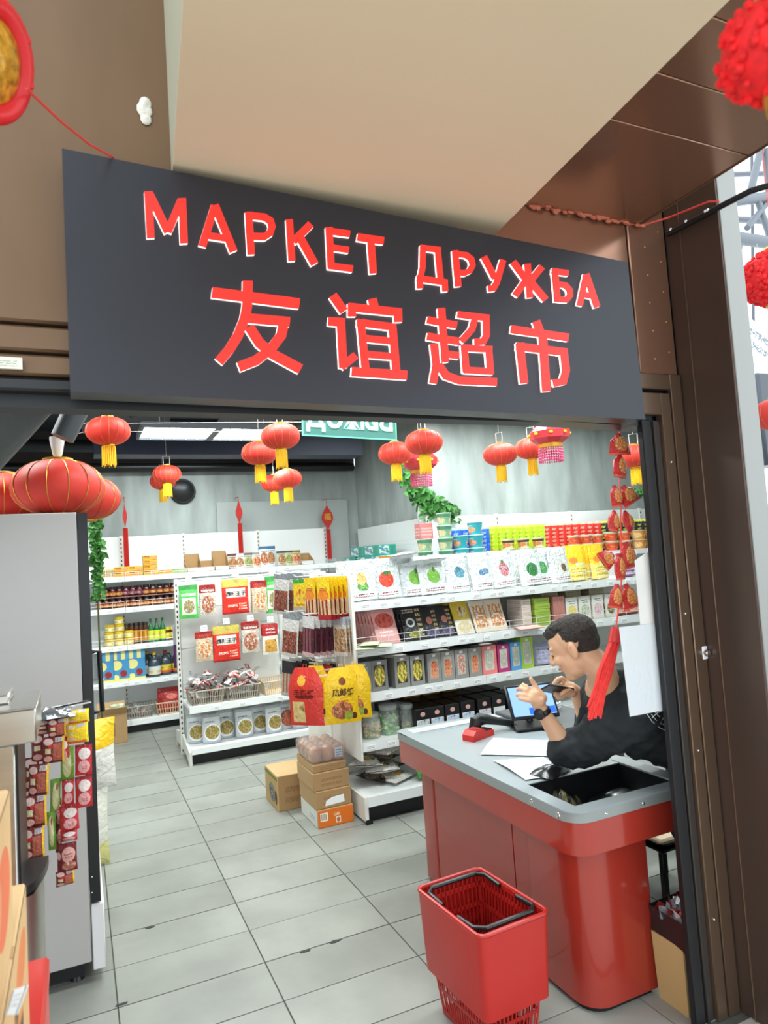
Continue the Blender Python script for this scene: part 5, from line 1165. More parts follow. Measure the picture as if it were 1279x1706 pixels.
line('cg', cup('noodle_cup', 'd8e8d8', CUPG, .082, ch), [(NP(722).x-.07, 6.30, z), (NP(722).x-.07, 6.30, z+ch+.001)], 'green noodle cup', 'in the short stack beside the tall one', 'green noodle cups, short stack')
line('ct', cup('noodle_cup', 'bfe0e4', CUPT, .086, .135), [(NP(x).x, 6.24, z+.136*k) for x, n in ((767, 2), (793, 3)) for k in range(n)], 'teal noodle cup', 'in the two teal stacks, from the green stack', 'teal noodle cups')
place('pinkbox', carton('pink_box', 'box', pack('pinkish_box', 'c87a7a', [('lines', .1, .9, .2, .8, 3, 'e8c0b8')], .4, 0), .15, .12, .16), (NP(722).x-.07, 6.30, z+.2585), (0, 0, 0), 'pink box on the short stack of green cups')
def ramen(name, c, c2): return pack('ramen_'+name, c, [('lines', .3, .7, .15, .9, 6, c2), ('food', .5, .18, .4, .12, [c2, c, 'e8a04a'], 5), ('band', .93, 1, c2)], .2, .6)
RB, RL, RR, RK = ramen('blue', '1f5fc8', 'a8c8f0'), ramen('lime', 'a8cc1e', 'f0e84a'), ramen('red', 'd0281e', 'f0b8a0'), ramen('black', '1e1f22', 'd8d83a')
def bags(key, m, pxs, desc, where, grp): line(key, pouch('noodle_bag', 'noodle bag', m, .125, .36, .05, False, .06), [(NP(x, 920, 6.42).x, 6.42, z) for i, x in enumerate(pxs)], desc, where, grp, lambda i: (0, 0, -.75))
bags('rb_', RB, (742, 762, 778, 793, 808), 'blue noodle bag', 'behind the cup stacks', 'blue noodle bags')
bags('rl_', RL, (822, 834, 846, 857, 868, 880, 891, 901), 'lime green noodle bag', 'counted from the blue bags', 'lime noodle bags')
bags('rr_', RR, (913, 925, 937, 949, 961, 973, 985, 996), 'red noodle bag', 'counted from the lime bags', 'red noodle bags')
bags('rk_', RK, (1008, 1020, 1032, 1044, 1056, 1068, 1080), 'black noodle bag', 'counted from the red bags', 'black noodle bags')
def cups(key, m, top, xs, lab, grp, rows=2, r=.07, h=.10):
    line(key, cup('noodle_cup', top, m, r, h), [(NP(x).x, 6.20, z+(h+.001)*k) for x in xs for k in range(rows)], lab, 'in the double layer, from the teal cups', grp)
cups('cc', CUPC, 'e8e0c8', (843, 868, 893), 'cream noodle cup with dark band', 'cream noodle cups')
place('tray', carton('white_tray', 'box', PAPER, .25, .16, .05), (NP(924).x, 6.21, z), (0, 0, 0), 'low white carton between cream and red cups')
cups('cr', CUPR, 'e8d8b8', (952, 972, 992), 'red noodle cup', 'red noodle cups'); cups('cr2', CUPR, 'e8d8b8', (1014, 1036), 'wide red noodle cup', 'wide red noodle cups', 2, .085, .11); cups('cr3', CUPO, 'f0e0c0', (1060, 1082), 'orange noodle tub by the door jamb', 'orange noodle tubs', 2, .095, .11)
# return shelf goods
TEA_ = pack('teal_carton', '2f9a88', [('foodr', .05, .6, .1, .9, ['a8d0d8', '2a6a7a', 'd8ecec', '3a8a6a'], 3), ('stripes', .68, .95, .1, .9, 3, '1f7a5a')], .4, 0)
tq = [(P(x, y, X=3.2).y, k) for x, y, k in ((572, 925, 0), (600, 920, 0), (630, 915, 0))]
for i, (yy, zz_) in enumerate(((8.05, 0), (7.55, 0), (7.12, 0), (7.75, 1), (7.3, 1))):
    place('teal', carton('teal_carton', 'carton', TEA_, .42, .22, .12), (3.24, yy, z+.1205*zz_), (0, 0, -PI/2), '%s teal printed carton along the corner shelf, from the far wall' % ORD[i], 'teal cartons')
line('co', cup('noodle_cup', 'f0e0c0', CUPO, .085, .115), [(3.17, 6.80, z), (3.17, 6.99, z), (3.3, 6.72, z)], 'orange noodle cup', 'at the near end of the corner shelf', 'orange cups on the corner shelf')
# ------------------------------------------------------------------ checkout counter
def rrect(x0, x1, y0, y1, rs, n=6):
    """rounded rectangle outline; rs = radii at (x0,y0),(x1,y0),(x1,y1),(x0,y1)"""
    out = []
    for (cx, cy, a0), r in zip(((x0, y0, PI), (x1, y0, 1.5*PI), (x1, y1, 0), (x0, y1, .5*PI)), rs):
        ox = cx+r if cx == x0 else cx-r; oy = cy+r if cy == y0 else cy-r
        if r <= .001: out.append((cx, cy)); continue
        for k in range(n+1): out.append((ox+r*math.cos(a0+.5*PI*k/n), oy+r*math.sin(a0+.5*PI*k/n)))
    return out
CT = .770; KX0, KX1, KY0, KY1 = 1.588, 2.215, 2.035, 3.54
ck = thing('checkout_counter', 'red checkout counter with rounded grey top edge', 'counter', (1.95, 2.75, 0))
def off2(o): o.location = -Vector(ck.location); return o
GTOP = mat('grey_laminate', '8d9598', .32, var=.05, vs=5); EDG = mat('grey_edge', '8d9492', .4, .2); STT = mat('steel_strip', 'c4cacc', .3, .2)
apr = rrect(KX0+.004, KX1, KY0+.004, KY1-.004, (.085, .02, .02, .05))
def ringwall(poly, t, z0, z1):
    """hollow band: outline poly with wall thickness t"""
    cx = sum(p[0] for p in poly)/len(poly); cy = sum(p[1] for p in poly)/len(poly); n = len(poly)
    ins = [(min(max(p[0], KX0+t), KX1-t), min(max(p[1], KY0+t), KY1-t)) for p in poly]
    mb = MB(); vs = [(p[0], p[1], z) for z in (z0, z1) for p in poly]+[(p[0], p[1], z) for z in (z0, z1) for p in ins]
    fs = []
    for i in range(n):
        j = (i+1) % n; fs += [(i, j, n+j, n+i), (2*n+j, 2*n+i, 3*n+i, 3*n+j), (n+i, n+j, 3*n+j, 3*n+i), (j, i, 2*n+i, 2*n+j)]
    return mb.add(vs, fs)
off2(ringwall(apr, .03, CT-.16, CT-.042).build('apron', REDM, ck))
edg = rrect(KX0, KX1, KY0, KY1, (.09, .02, .02, .055))
off2(ringwall(edg, .03, CT-.042, CT-.006).build('edge_band', EDG, ck))
# top: rim around a deep well at the near end, deck, raised far strip
inn = rrect(KX0+.07, KX1-.07, KY0+.065, 2.42, (.03, .02, .02, .02))
outr = rrect(KX0, KX1, KY0, 2.45, (.09, .02, 0, 0))
tb = MB()
tb.prism(rrect(KX0, KX1, KY0, KY0+.065, (.064, .02, 0, 0)), CT-.006, CT, ax='z'); tb.prism([(KX0, KY0+.065), (KX0+.065, KY0+.065), (KX0+.065, KY1-.06), (KX0, KY1-.06)], CT-.006, CT, ax='z')
tb.prism([(KX1-.07, KY0+.065), (KX1, KY0+.065), (KX1, 2.45), (KX1-.07, 2.45)], CT-.006, CT, ax='z')
tb.prism([(KX0+.065, 2.40), (KX1, 2.40), (KX1, KY1-.16), (KX0+.065, KY1-.16)], CT-.012, CT-.003, ax='z')
off2(tb.build('top', GTOP, ck, smooth=0))
off2(MB().prism(rrect(KX0+.05, KX0+.62, KY1-.14, KY1-.06, (.002,)*4), CT-.004, CT+.004, ax='z').build('end_strip', STT, ck, smooth=0))
off2(MB().prism(rrect(KX0, KX1, KY1-.16, KY1, (0, 0, .02, .055)), CT-.006, CT-.002, ax='z').build('end_lip', GTOP, ck, smooth=0))
off2(MB().prism([(KX0+.065, KY0+.065), (KX1-.07, KY0+.065), (KX1-.07, 2.40), (KX0+.065, 2.40)], CT-.158, CT-.15, ax='z').box(KX0+.062, KX0+.066, KY0+.06, 2.4, CT-.15, CT-.006).box(KX0+.06, KX1-.07, KY0+.062, KY0+.066, CT-.15, CT-.006).box(KX0+.06, KX1-.07, 2.396, 2.40, CT-.15, CT-.006).box(KX1-.074, KX1-.07, KY0+.06, 2.4, CT-.15, CT-.006).build('well', BLACK, ck, smooth=0))
off2(MB().prism(rrect(KX0+.075, 1.99, KY0+.075, 2.44, (.10, .01, .005, .005)), 0.02, CT-.159, ax='z').build('end_column', REDM, ck))
off2(MB().box(KX0+.085, KX0+.10, 2.443, 2.56, .02, CT-.16).build('panel', REDM, ck, smooth=0))
off2(MB().box(KX0+.082, KX0+.10, 2.563, 3.26, .02, CT-.16).build('panel', REDM, ck, smooth=0))
off2(MB().prism(rrect(KX0+.075, KX0+.3, 3.263, 3.42, (.01, .01, .01, .04)), .02, CT-.16, ax='z').build('far_column', REDM, ck))
off2(MB().prism(rrect(KX0+.09, 1.97, KY0+.09, 3.4, (.08, .01, .01, .03)), 0, .02, ax='z').build('kick', BLACK, ck, smooth=0))
sc = MB()
for x, y in ((885, 1335), (930, 1358)):
    q = P(x, y, X=KX0+.003); sc.lathe([(.012, 0), (.01, .004), (.002, .006)], 10, 0, Matrix.Translation(q) @ Matrix.Rotation(-PI/2, 4, 'Y'))
for x in (1.74, 1.92): sc.lathe([(.006, 0), (.004, .004)], 8, 0, Matrix.Translation((x, KY0, CT-.025)) @ Matrix.Rotation(PI/2, 4, 'X'))
off2(sc.build('screws', CHROME, ck))

def on_top(x, y, dz=0): q = P(x, y, Z=CT+dz); return q
# card terminal
q = on_top(797, 1228); ct_ = thing('card_terminal', 'small red card terminal lying on the counter top', 'card terminal', (q.x, q.y, CT-.003), .35)
RTM = mat('terminal_red', 'c8281f', .3)
MB().prism([(-.085, 0), (.085, 0), (.085, .028), (.02, .034), (.0, .05), (-.06, .052), (-.085, .03)], -.037, .037).build('body', RTM, ct_, smooth=30)
MB().box(.02, .078, -.03, .03, .028, .036).build('keypad', BLACK, ct_, smooth=0)
MB().box(-.055, -.005, -.028, .028, .0505, .0545).build('paper_cover', mat('terminal_dark', '8f1a15', .3), ct_, smooth=0)
# handheld scanner
q = on_top(826, 1222); sn_ = thing('barcode_scanner', 'black handheld barcode scanner lying behind the red terminal', 'scanner', (q.x, q.y+.05, CT-.003), -.15)
MB().tube([(-.085, 0, .06), (-.06, 0, .075), (-.02, 0, .07), (.05, 0, .05), (.13, 0, .03)], [.028, .034, .027, .02, .018], 12).build('handle', BLACK, sn_)
MB().tube([(-.075, 0, .08), (-.09, 0, .03), (-.095, 0, .0)], [.034, .032, .036], 10).build('head', BLACK, sn_)
tag(MB().tube([(q.x+.12, q.y+.03, CT+.02), (q.x+.2, q.y+.0, CT+.006), (q.x+.33, q.y+.05, CT+.004), (q.x+.42, q.y+.0, CT+.03)], .004, 6).build('scanner_cable', BLACK), 'thin black cable running from the scanner across the counter', 'cable')
# papers
PRT = pack('printed_paper', 'd8dddf', [('lines', .08, .92, .08, .9, 12, '9aa2a8')], .6, .15)
def sheet(name, pts, zt, m, lab, cat='paper'):
    c = Vector((sum(p[0] for p in pts)/len(pts), sum(p[1] for p in pts)/len(pts)))
    mb = MB(); 
    def fn(u, v):
        a = Vector(pts[0]).lerp(Vector(pts[1]), u); b = Vector(pts[3]).lerp(Vector(pts[2]), u); p = a.lerp(b, v); return (p.x, p.y, zt+.006*abs(math.sin(5*u+3*v))*math.sin(PI*v)+.003)
    mb.grid(fn, 8, 8); mb.grid(lambda u, v: tuple(Vector(fn(u, v))-Vector((0, 0, .0012))), 8, 8, flip=True)
    return tag(mb.build(name, m, fix=False), lab, cat)
def tp(*pp): return [tuple(P(x, y, Z=CT)[:2]) for x, y in pp]
sheet('paper_sheet', tp((800, 1258), (915, 1260), (938, 1236), (822, 1230)), CT, PRT, 'printed white paper sheets lying by the man’s elbow')
sheet('paper_sheet', tp((875, 1300), (936, 1292), (905, 1262), (822, 1268)), CT, mat('blank_paper', 'dee0e0', .6), 'blank white sheet curled near the counter rim')
def crumple(name, m, c, sx, sy, h, lab, cat, seed, n=12, R=0):
    rnd = random.Random(seed); ph = [(rnd.uniform(2, 9), rnd.uniform(2, 9), rnd.uniform(0, 6)) for _ in range(6)]
    def fn(u, v):
        zz_ = sum(math.sin(a*u+b*v+p) for a, b, p in ph)/6; e = max(0, math.sin(PI*u)*math.sin(PI*v))**.5
        return ((u-.5)*sx, (v-.5)*sy, .004+h*e*(.6+.8*zz_*.6))
    mb = MB(); mb.grid(fn, n, n); mb.grid(lambda u, v: ((u-.5)*sx, (v-.5)*sy, 0.001), n, n, flip=True)
    return tag(mb.build(name, m, loc=c, rot=(0, 0, R), smooth=50, fix=False), lab, cat)
BPL = mat('black_film', '1a1b1c', .22, spec=.8); GPL = pack('leaf_print', '2a2a22', [('stripes', 0, 1, 0, 1, 5, '6a6340')], .25, .6)
q = on_top(915, 1288); crumple('plastic_wrap', BPL, (q.x, q.y, CT), .16, .12, .05, 'crumpled black plastic on the counter by the elbow', 'plastic', 2, 10, .4)
q = P(945, 1312, Z=CT-.03); crumple('patterned_bag', GPL, (q.x+.01, q.y+.04, CT-.15), .17, .24, .13, 'dark bag with olive stripes lying in the counter well', 'bag', 6, 12, -.5)
q = P(1020, 1310, Z=CT-.05); crumple('black_bag', BPL, (q.x+.05, q.y+.02, CT-.15), .22, .24, .10, 'shiny black plastic bag filling the counter well', 'bag', 8, 12, .2)
# touch terminal with stand
q = on_top(905, 1212); tb_ = thing('touch_terminal', 'black touch screen terminal with blue picture on the counter', 'till screen', (q.x-.02, q.y+.06, CT-.002), -.25)
MB().bbox(-.13, .13, -.10, .10, 0, .02, .008).build('foot', BLACK, tb_); MB().tube([(0, .05, .01), (0, .06, .08), (0, .02, .12)], .02, 8).build('neck', BLACK, tb_)
Ms = Matrix.Translation((0, 0, .135)) @ Matrix.Rotation(-.55, 4, 'X')
MB().bbox(-.135, .135, -.008, .012, -.095, .095, .006, 0, Ms).build('bezel', BLACK, tb_)
SCR = mat('screen_blue', '3a6ae0', .2, emit='a8c8ff', es=.9); SCB = mat('screen_band', '2050d0', .2, emit='2a62f0', es=.9)
MB().box(-.12, .12, -.0095, -.008, -.08, .08, 0, Ms).build('screen', SCR, tb_, smooth=0); MB().box(-.03, .118, -.0105, -.0096, -.075, -.04, 0, Ms).build('screen_band', SCB, tb_, smooth=0)
q = P(907, 1138, Y=4.24); tag(MB().tube([(.07*math.cos(a*.35)*(1+.02*(a % 3)), .0+.045*math.sin(a*.35), .006*(a/8)) for a in range(54)], .005, 5).build('cable_coil', WIRE, loc=(2.47, 3.30, CT+.02)), 'white cable coiled on the back of the counter beyond the phone', 'cable')
# a low equipment cabinet behind the counter that carries the coil and screen's far side
tag(MB().bbox(2.225, 2.62, 2.88, 3.5, 0, CT+.015, .006).build('side_cabinet', mat('dark_grey_cabinet', '55595c', .4)), 'dark grey low cabinet joined to the back of the counter', 'cabinet')

# ------------------------------------------------------------------ shopping baskets (nested stack)
BR = mat('basket_red', 'ad241f', .32, var=.03, vs=3)
def shop_basket(handles=True, skirt=True):
    def f():
        t = thing('shopping_basket', None, 'shopping basket'); w, d, h = .295, .42, .30
        def ring(k, z, r): return [(x, y, z) for x, y in rrect(-w/2*k, w/2*k, -d/2*k, d/2*k, (r,)*4, 4)]
        MB().tube(ring(1.0, h, .03), .008, 8, closed=True).build('rim', BR, t)
        if skirt:
            mb = MB(); a, b = ring(1.02, h+.004, .03), ring(.955, h-.285, .03); n = len(a); a2, b2 = ring(.985, h, .028), ring(.93, h-.285, .028)
            mb.add(a+b, [(i, (i+1) % n, n+(i+1) % n, n+i) for i in range(n)]); mb.add(a2+b2, [((i+1) % n, i, n+i, n+(i+1) % n) for i in range(n)])
            mb.build('skirt', BR, t, fix=False)
        mb = MB()     # slotted inner body
        def at2(face, s, z):
            k = .74+.20*(z/h)
            hw, hd = w/2*k, d/2*k
            return {0: (s*hw, -hd, z), 1: (s*hw, hd, z), 2: (-hw, s*hd, z), 3: (hw, s*hd, z)}[face]
        for face in range(4):
            nb = 13 if face < 2 else 19
            for z0, z1 in ((.0, .02), (.095, .11), (.175, .19), (.245, .262), (.283, .30)):
                mb.add([at2(face, -1, z0), at2(face, 1, z0), at2(face, 1, z1), at2(face, -1, z1)], [(0, 1, 2, 3)])
            for i in range(nb+1):
                s = -1+2*i/nb; e = .30/nb if 0 < i < nb else .9/nb
                mb.add([at2(face, max(-1, s-e), 0), at2(face, min(1, s+e), 0), at2(face, min(1, s+e), .30), at2(face, max(-1, s-e), .30)], [(0, 1, 2, 3)])
        mb.box(-w*.37, w*.37, -d*.37, d*.37, 0, .004)
        o = mb.build('slotted_body', BR, t, smooth=0, fix=False); sm = o.modifiers.new('thick', 'SOLIDIFY'); sm.thickness = .003
        if handles:
            for s in (-1, 1):
                ye = s*(d/2-.035); x_ = w/2-.018
                MB().tube([(-x_, s*.05, h-.004), (-x_, ye-s*.03, h+.001), (-x_+.03, ye, h+.003), (x_-.03, ye, h+.003), (x_, ye-s*.03, h+.001), (x_, s*.05, h-.004)], .0085, 8).build('handle', BLACK, t)
        return t
    return f
bz = .45
rim = [P(x, y, Z=bz) for x, y in ((697, 1475), (785, 1560), (912, 1530), (812, 1445))]
bc = sum(rim, Vector())/4
place('basket', shop_basket(), (bc.x, bc.y, bz-.30), (0, 0, .06), 'top red shopping basket with two black handles', 'red shopping baskets')
place('basket_low', shop_basket(False, False), (bc.x+.004, bc.y+.004, .004), (0, 0, .06), 'lower red slotted basket nested under the top one', 'red shopping baskets').scale = (.93, .93, .95)

# ------------------------------------------------------------------ fridge, kiosk and goods at the left
FX = P(140, 1200, Y=FRY).x; FX1 = P(157.5, 1200, Y=FRY).x; FD = .80
fr = thing('display_fridge', 'tall white fridge seen from its side with black door edge', 'fridge', (FX-.33, FRY+FD/2, 0))
def offf(o): o.location = -Vector(fr.location); return o
FW = mat('fridge_white', 'b2aeac', .35, var=.02, vs=2); FWD = mat('fridge_white_lower', 'dcdadb', .35)
offf(MB().bbox(FX-.66, FX-.002, FRY, FRY+FD, .09, FRT, .004).build('body', FW, fr)); offf(MB().box(FX-.64, FX-.03, FRY+.03, FRY+FD-.03, .03, .09).build('base', BLACK, fr, smooth=0))
zk = P(170, 1500, Y=FRY).z
dr = MB(); dr.box(FX, FX1, FRY, FRY+.05, zk, FRT-.005); dr.box(FX, FX1, FRY+FD-.05, FRY+FD, zk, FRT-.005); dr.box(FX, FX1, FRY+.05, FRY+FD-.05, zk, zk+.06); dr.box(FX, FX1, FRY+.05, FRY+FD-.05, FRT-.07, FRT-.005)
d_ = offf(dr.build('door', BLACK, fr, smooth=0))
MB().box(FX+.012, FX+.018, FRY+.05, FRY+FD-.05, zk+.06, FRT-.07).build('pane', GLASS, d_, smooth=0)
h0, h1 = P(170, 1085, Y=FRY+.05), P(172, 1185, Y=FRY+.05)
MB().tube([(FX1-.002, FRY+.06, h0.z), (FX1+.03, FRY+.06, h0.z), (FX1+.035, FRY+.06, h1.z), (FX1-.002, FRY+.06, h1.z)], .011, 8).build('door_handle', BLACK, d_)
offf(MB().bbox(FX+.002, FX1+.012, FRY+.005, FRY+FD, .05, zk-.01, .004).build('lower_panel', FWD, fr))
rv = MB()
for y in (880, 915, 1462, 1488): rv.ball(P(149, y, Y=FRY-.001)+Vector((.01, 0, 0)), .004, 8, 5)
offf(rv.build('screws', CHROME, fr))
ft_ = MB()
for x in (FX-.6, FX-.06): ft_.lathe([(.03, 0), (.02, .03)], 10, 0, Matrix.Translation((x, FRY+.08, 0))); ft_.lathe([(.03, 0), (.02, .03)], 10, 0, Matrix.Translation((x, FRY+FD-.08, 0)))
offf(ft_.build('feet', BLACK, fr))
# sacks standing past the fridge
SACK = pack('sack_print', 'e4e2dc', [('band', .62, 1.0, 'e3b81c'), ('food', .5, .3, .3, .2, ['e4e2dc', 'c8c4b8', 'f2f0ea'], 5)], .35, .5); SACKW = pack('sack_white', 'dcdcd0', [('band', 0, .3, 'd8d48a')], .35, .5)
q = P(188, 1345, Y=4.55)
tag(pouch_mb(.55, .42, .26, nu=10, nv=10).build('rice_sack', SACK, loc=(q.x-.24, 4.60, .44), rot=(0, .0, .15), smooth=60, fix=False), 'yellow and white sack peeking past the fridge door', 'sack')
tag(pouch_mb(.52, .46, .24, nu=10, nv=10).build('rice_sack', SACKW, loc=(q.x-.28, 4.60, .0), rot=(0, 0, .1), smooth=60, fix=False), 'white sack on the floor under the yellow one past the fridge', 'sack')

# steel kiosk
ka, kb = P(51, 1178, Z=1.40), P(75, 1148, Z=1.40)
kx = (ka.x+kb.x)/2; ky0, ky1 = ka.y, kb.y
kk = thing('steel_kiosk', 'brushed stainless steel kiosk cut by the photo edge before the fridge', 'kiosk', (kx-.3, (ky0+ky1)/2, 0))
def offk(o): o.location = -Vector(kk.location); return o
zh = P(51, 1238, Y=ky0).z; xb = P(27, 1350, Y=ky0).x
offk(MB().bbox(kx-.6, kx, ky0, ky1, zh, 1.395, .004).build('head_box', STEEL, kk)); offk(MB().bbox(kx-.6, kx+.003, ky0-.003, ky1, 1.395, 1.40, .002).build('top_plate', STEEL, kk))
offk(MB().bbox(kx-.6, xb, ky0+.004, ky1, .0, zh, .004).build('body', STEEL, kk))
tz = P(60, 1470, Y=ky0+.1).z
tr_ = MB(); pl_ = [(xb, ky0+.02)]+[(xb+.062*math.sin(PI*k/16), ky0+.02+.20*(1-math.cos(PI*k/16))/1.0) for k in range(0, 9)]+[(xb, ky0+.22)]
tr_.prism(pl_, tz, tz+.022, ax='z'); offk(tr_.build('tray', BLACK, kk))
offk(MB().prism([(xb, ky0+.03), (xb+.03, ky0+.05), (xb+.05, ky0+.14), (xb+.048, ky0+.24), (xb, ky0+.28)], 0, tz-.01, ax='z').build('lower_body', STEEL, kk, smooth=60))
offk(MB().box(xb, xb+.006, ky0+.02, ky1-.02, tz, zh).build('back_plate', BLACK, kk, smooth=0))
MB().bbox(kx-.35, P(20, 1145, Y=ky1-.1).x, ky1-.2, ky1-.05, 1.40, 1.425, .004).build('slot_block', STEEL, kk).location = -Vector(kk.location)
# sachet strips hanging beside the kiosk
SD = pack('sachet_dark', '7a1418', [('band', 0, .1, '4a0c10'), ('oval', .24, .18, .19, .12, 'e0a8a0'), ('rect', .1, .36, .38, .58, 'e0d8a8'), ('oval', .24, .82, .22, .12, 'e8c8c0'), ('rect', .46, .86, .1, .74, 'a8523a'), ('rect', .56, .9, .80, .95, 'd8d4d4'), ('stripes', .58, .88, .81, .94, 6, '5a4a50'), ('oval', .34, .66, .12, .07, 'd0202a'), ('rect', .90, 1, 0, 1, 'e8b820')], .22, .4)
SN = pack('sachet_narrow', '74141a', [('oval', .5, .2, .36, .12, 'e0b0a8'), ('rect', .25, .75, .45, .62, 'e0d8b0'), ('oval', .5, .84, .4, .12, 'e4cfc8')], .22, .4)
SYL = pack('sachet_yellow', 'f0cc14', [('band', 0, .14, 'd8601c'), ('oval', .22, .25, .2, .12, 'f0b888'), ('rect', .08, .34, .45, .6, 'd8d08a'), ('rect', .5, .86, .82, .95, 'c8ccd8'), ('oval', .22, .82, .2, .1, 'f4e0c0'), ('rect', .9, 1, 0, 1, 'f8e81c')], .2, .4)
SGR = pack('sachet_green', '74a83a', [('food', .5, .5, .34, .40, ['d8d8a0', 'c8cc90', 'e8e4c0'], 3), ('oval', .62, .78, .1, .1, 'a83a4a')], .22, .4)
SPK = pack('sachet_pink', 'c02a32', [('oval', .52, .3, .36, .22, 'e8a8a8'), ('oval', .55, .72, .36, .18, 'e8dcd8'), ('lines', .4, .7, .22, .36, 2, 'b03a44'), ('band', .92, 1, '8a1a20')], .22, .4)
SDD = pack('sachet_maroon', '701218', [('oval', .6, .62, .34, .26, 'd8a098'), ('lines', .4, .8, .52, .72, 2, '8a2a2a'), ('food', .6, .22, .34, .16, ['e0c8b8', 'b05a4a', '8a7a5a'], 5), ('oval', .1, .6, .12, .14, 'e0a8a8')], .22, .4)
SY_ = ky1+.22
def strip(lab, cells, m, Y=SY_):
    c0 = P((cells[0][0]+cells[0][1])/2, cells[0][2], Y=Y); t = thing('sachet_strip', lab, 'sachets', c0, 0, 'sachet strips')
    for i, (x0, x1, y0, y1, mm) in enumerate(cells):
        a, b = P(x0, (y0+y1)/2, Y=Y), P(x1, (y0+y1)/2, Y=Y); zt, zb = P((x0+x1)/2, y0, Y=Y).z, P((x0+x1)/2, y1, Y=Y).z
        w_ = b.x-a.x; h_ = zt-zb; o = pouch_mb(w_, h_, .034, nu=6, nv=6, fold=.06).build('sachet', mm or m, t, smooth=60, fix=False)
        o.location = (((a.x+b.x)/2-c0.x), .003*(i % 2), zb-c0.z); o.rotation_euler = (0, random.uniform(-.03, .05), random.uniform(-.15, .1))
    return t
strip('long strip of dark red sachets with yellow edge nearest the kiosk', [(46, 81, 1273, 1325, None), (40, 78, 1324, 1378, None), (38, 75, 1378, 1430, None)], SD, SY_-.06)
strip('upper strip of dark red sachets bending over the rack', [(80, 110, 1197, 1227, None), (70, 107, 1227, 1271, None)], SD, SY_-.03)
strip('narrow dark red sachet strip at the kiosk side of the upper ones', [(58, 82, 1200, 1224, None), (52, 74, 1224, 1270, None)], SN, SY_+.02)
strip('bright yellow sachet strip at the top by the fridge', [(113, 149, 1182, 1204, None), (111, 148, 1204, 1238, None)], SYL, SY_-.02)
strip('green and cream sachet strip between the red ones', [(100, 123, 1243, 1300, None), (82, 100, 1298, 1354, None), (80, 94, 1352, 1416, None)], SGR, SY_+.05)
strip('pink and red sachet strip beside the black fridge door', [(124, 153, 1240, 1291, None), (125, 154, 1293, 1345, None)], SPK, SY_+.01)
strip('red sachet strip with pale ovals hanging lower in the middle', [(102, 123, 1299, 1341, None), (100, 132, 1341, 1384, None), (100, 129, 1383, 1401, None)], SPK, SY_+.03)
strip('maroon sachet strip hanging lowest over the fridge side', [(95, 129, 1404, 1451, None), (93, 125, 1450, 1475, SD)], SDD, SY_+.0)
strip('dark red sachet strip deepest behind the front ones, kiosk side', [(38, 66, 1262, 1316, None), (36, 62, 1316, 1368, None), (34, 60, 1368, 1420, None)], SN, SY_+.03)
strip('small red sachet strip between the yellow and dark ones', [(100, 116, 1190, 1230, None), (98, 114, 1230, 1268, None)], SPK, SY_+.04)
strip('thin red sachet strip behind the green ones', [(92, 104, 1330, 1376, None), (92, 103, 1376, 1420, None)], SDD, SY_+.06)
rk = MB(); ra, rb_ = P(48, 1190, Y=SY_), P(152, 1178, Y=SY_); rk.tube([(kx-.01, ky1-.02, 1.36), (ra.x, SY_, ra.z+.0), (rb_.x, SY_, ra.z+.015)], .006, 6); rk.tube([(ra.x, SY_+.045, ra.z), (rb_.x, SY_+.045, ra.z+.01)], .004, 6); rk.tube([(ra.x, SY_, ra.z), (ra.x, SY_+.045, ra.z)], .004, 6)
offk(rk.build('hanging_rack', CHROME, kk))
fo = P(92, 1190, Y=SY_-.02); crumple('foil_packs', mat('silver_foil', 'c8cacc', .15, .8, bump=.6, bs=14), (fo.x, fo.y+.01, fo.z-.01), .12, .10, .05, 'crumpled silver foil packs lying over the sachet rack', 'foil', 12, 10)

# cartons and red crate, close and out of focus
BX = -.12
c1, c2 = P(42, 1470, X=BX), P(20, 1312, X=BX)
KSD = pack('fruit_carton', 'c9a473', [('food', .55, .42, .2, .3, ['3a4a2a', 'd89a5a', '2a2a2a', 'c87a4a', 'b8b04a'], 3), ('oval', .72, .72, .2, .16, 'cf7a4a'), ('food', .3, .3, .1, .2, ['7a5a3a', 'c9a473', '5a4a2a'], 4)], .75, 0)
KSD2 = pack('fruit_carton_b', 'cfab7a', [('oval', .6, .5, .3, .28, 'd87048'), ('oval', .3, .55, .2, .2, 'd8926a')], .75, 0)
cr = P(80, 1592, Y=2.02)
def side_carton(name, w, d, h, side, top, extra=None):
    t = thing(name, None, 'carton')
    MB().bbox(-w/2, w/2, -d/2, d/2, 0, h, .004).build('box', top, t, smooth=0)
    mb = MB(); mb.add([(w/2+.0012, -d/2+.004, .004), (w/2+.0012, d/2-.004, .004), (w/2+.0012, d/2-.004, h-.004), (w/2+.0012, -d/2+.004, h-.004)], [(0, 1, 2, 3)], 0, [[(0, 0), (1, 0), (1, 1), (0, 1)]])
    mb.add([(w/2, -d/2+.004, .004), (w/2, d/2-.004, .004), (w/2, d/2-.004, h-.004), (w/2, -d/2+.004, h-.004)], [(3, 2, 1, 0)]); mb.build('side_print', side, t, smooth=0, fix=False)
    MB().box(-w/2, w/2, -.02, .02, h-.001, h+.001).build('tape', TAPE, t, smooth=0)
    return t
rz_ = cr.z
o = side_carton('carton', .38, c1.y-1.12, c1.z-rz_, KSD, KRAFT2); o.location = (BX-.19, (c1.y+1.12)/2, rz_); o['label'] = 'lower kraft fruit carton with dark printed picture, foreground left edge'; o['group'] = 'foreground cartons'
o = side_carton('carton', .36, c2.y-1.10, c2.z-c1.z-.002, KSD2, KRAFT2); o.location = (BX-.005-.18, (c2.y+1.10)/2, c1.z+.001); o['label'] = 'upper kraft carton with orange fruit print at the photo edge'; o['group'] = 'foreground cartons'
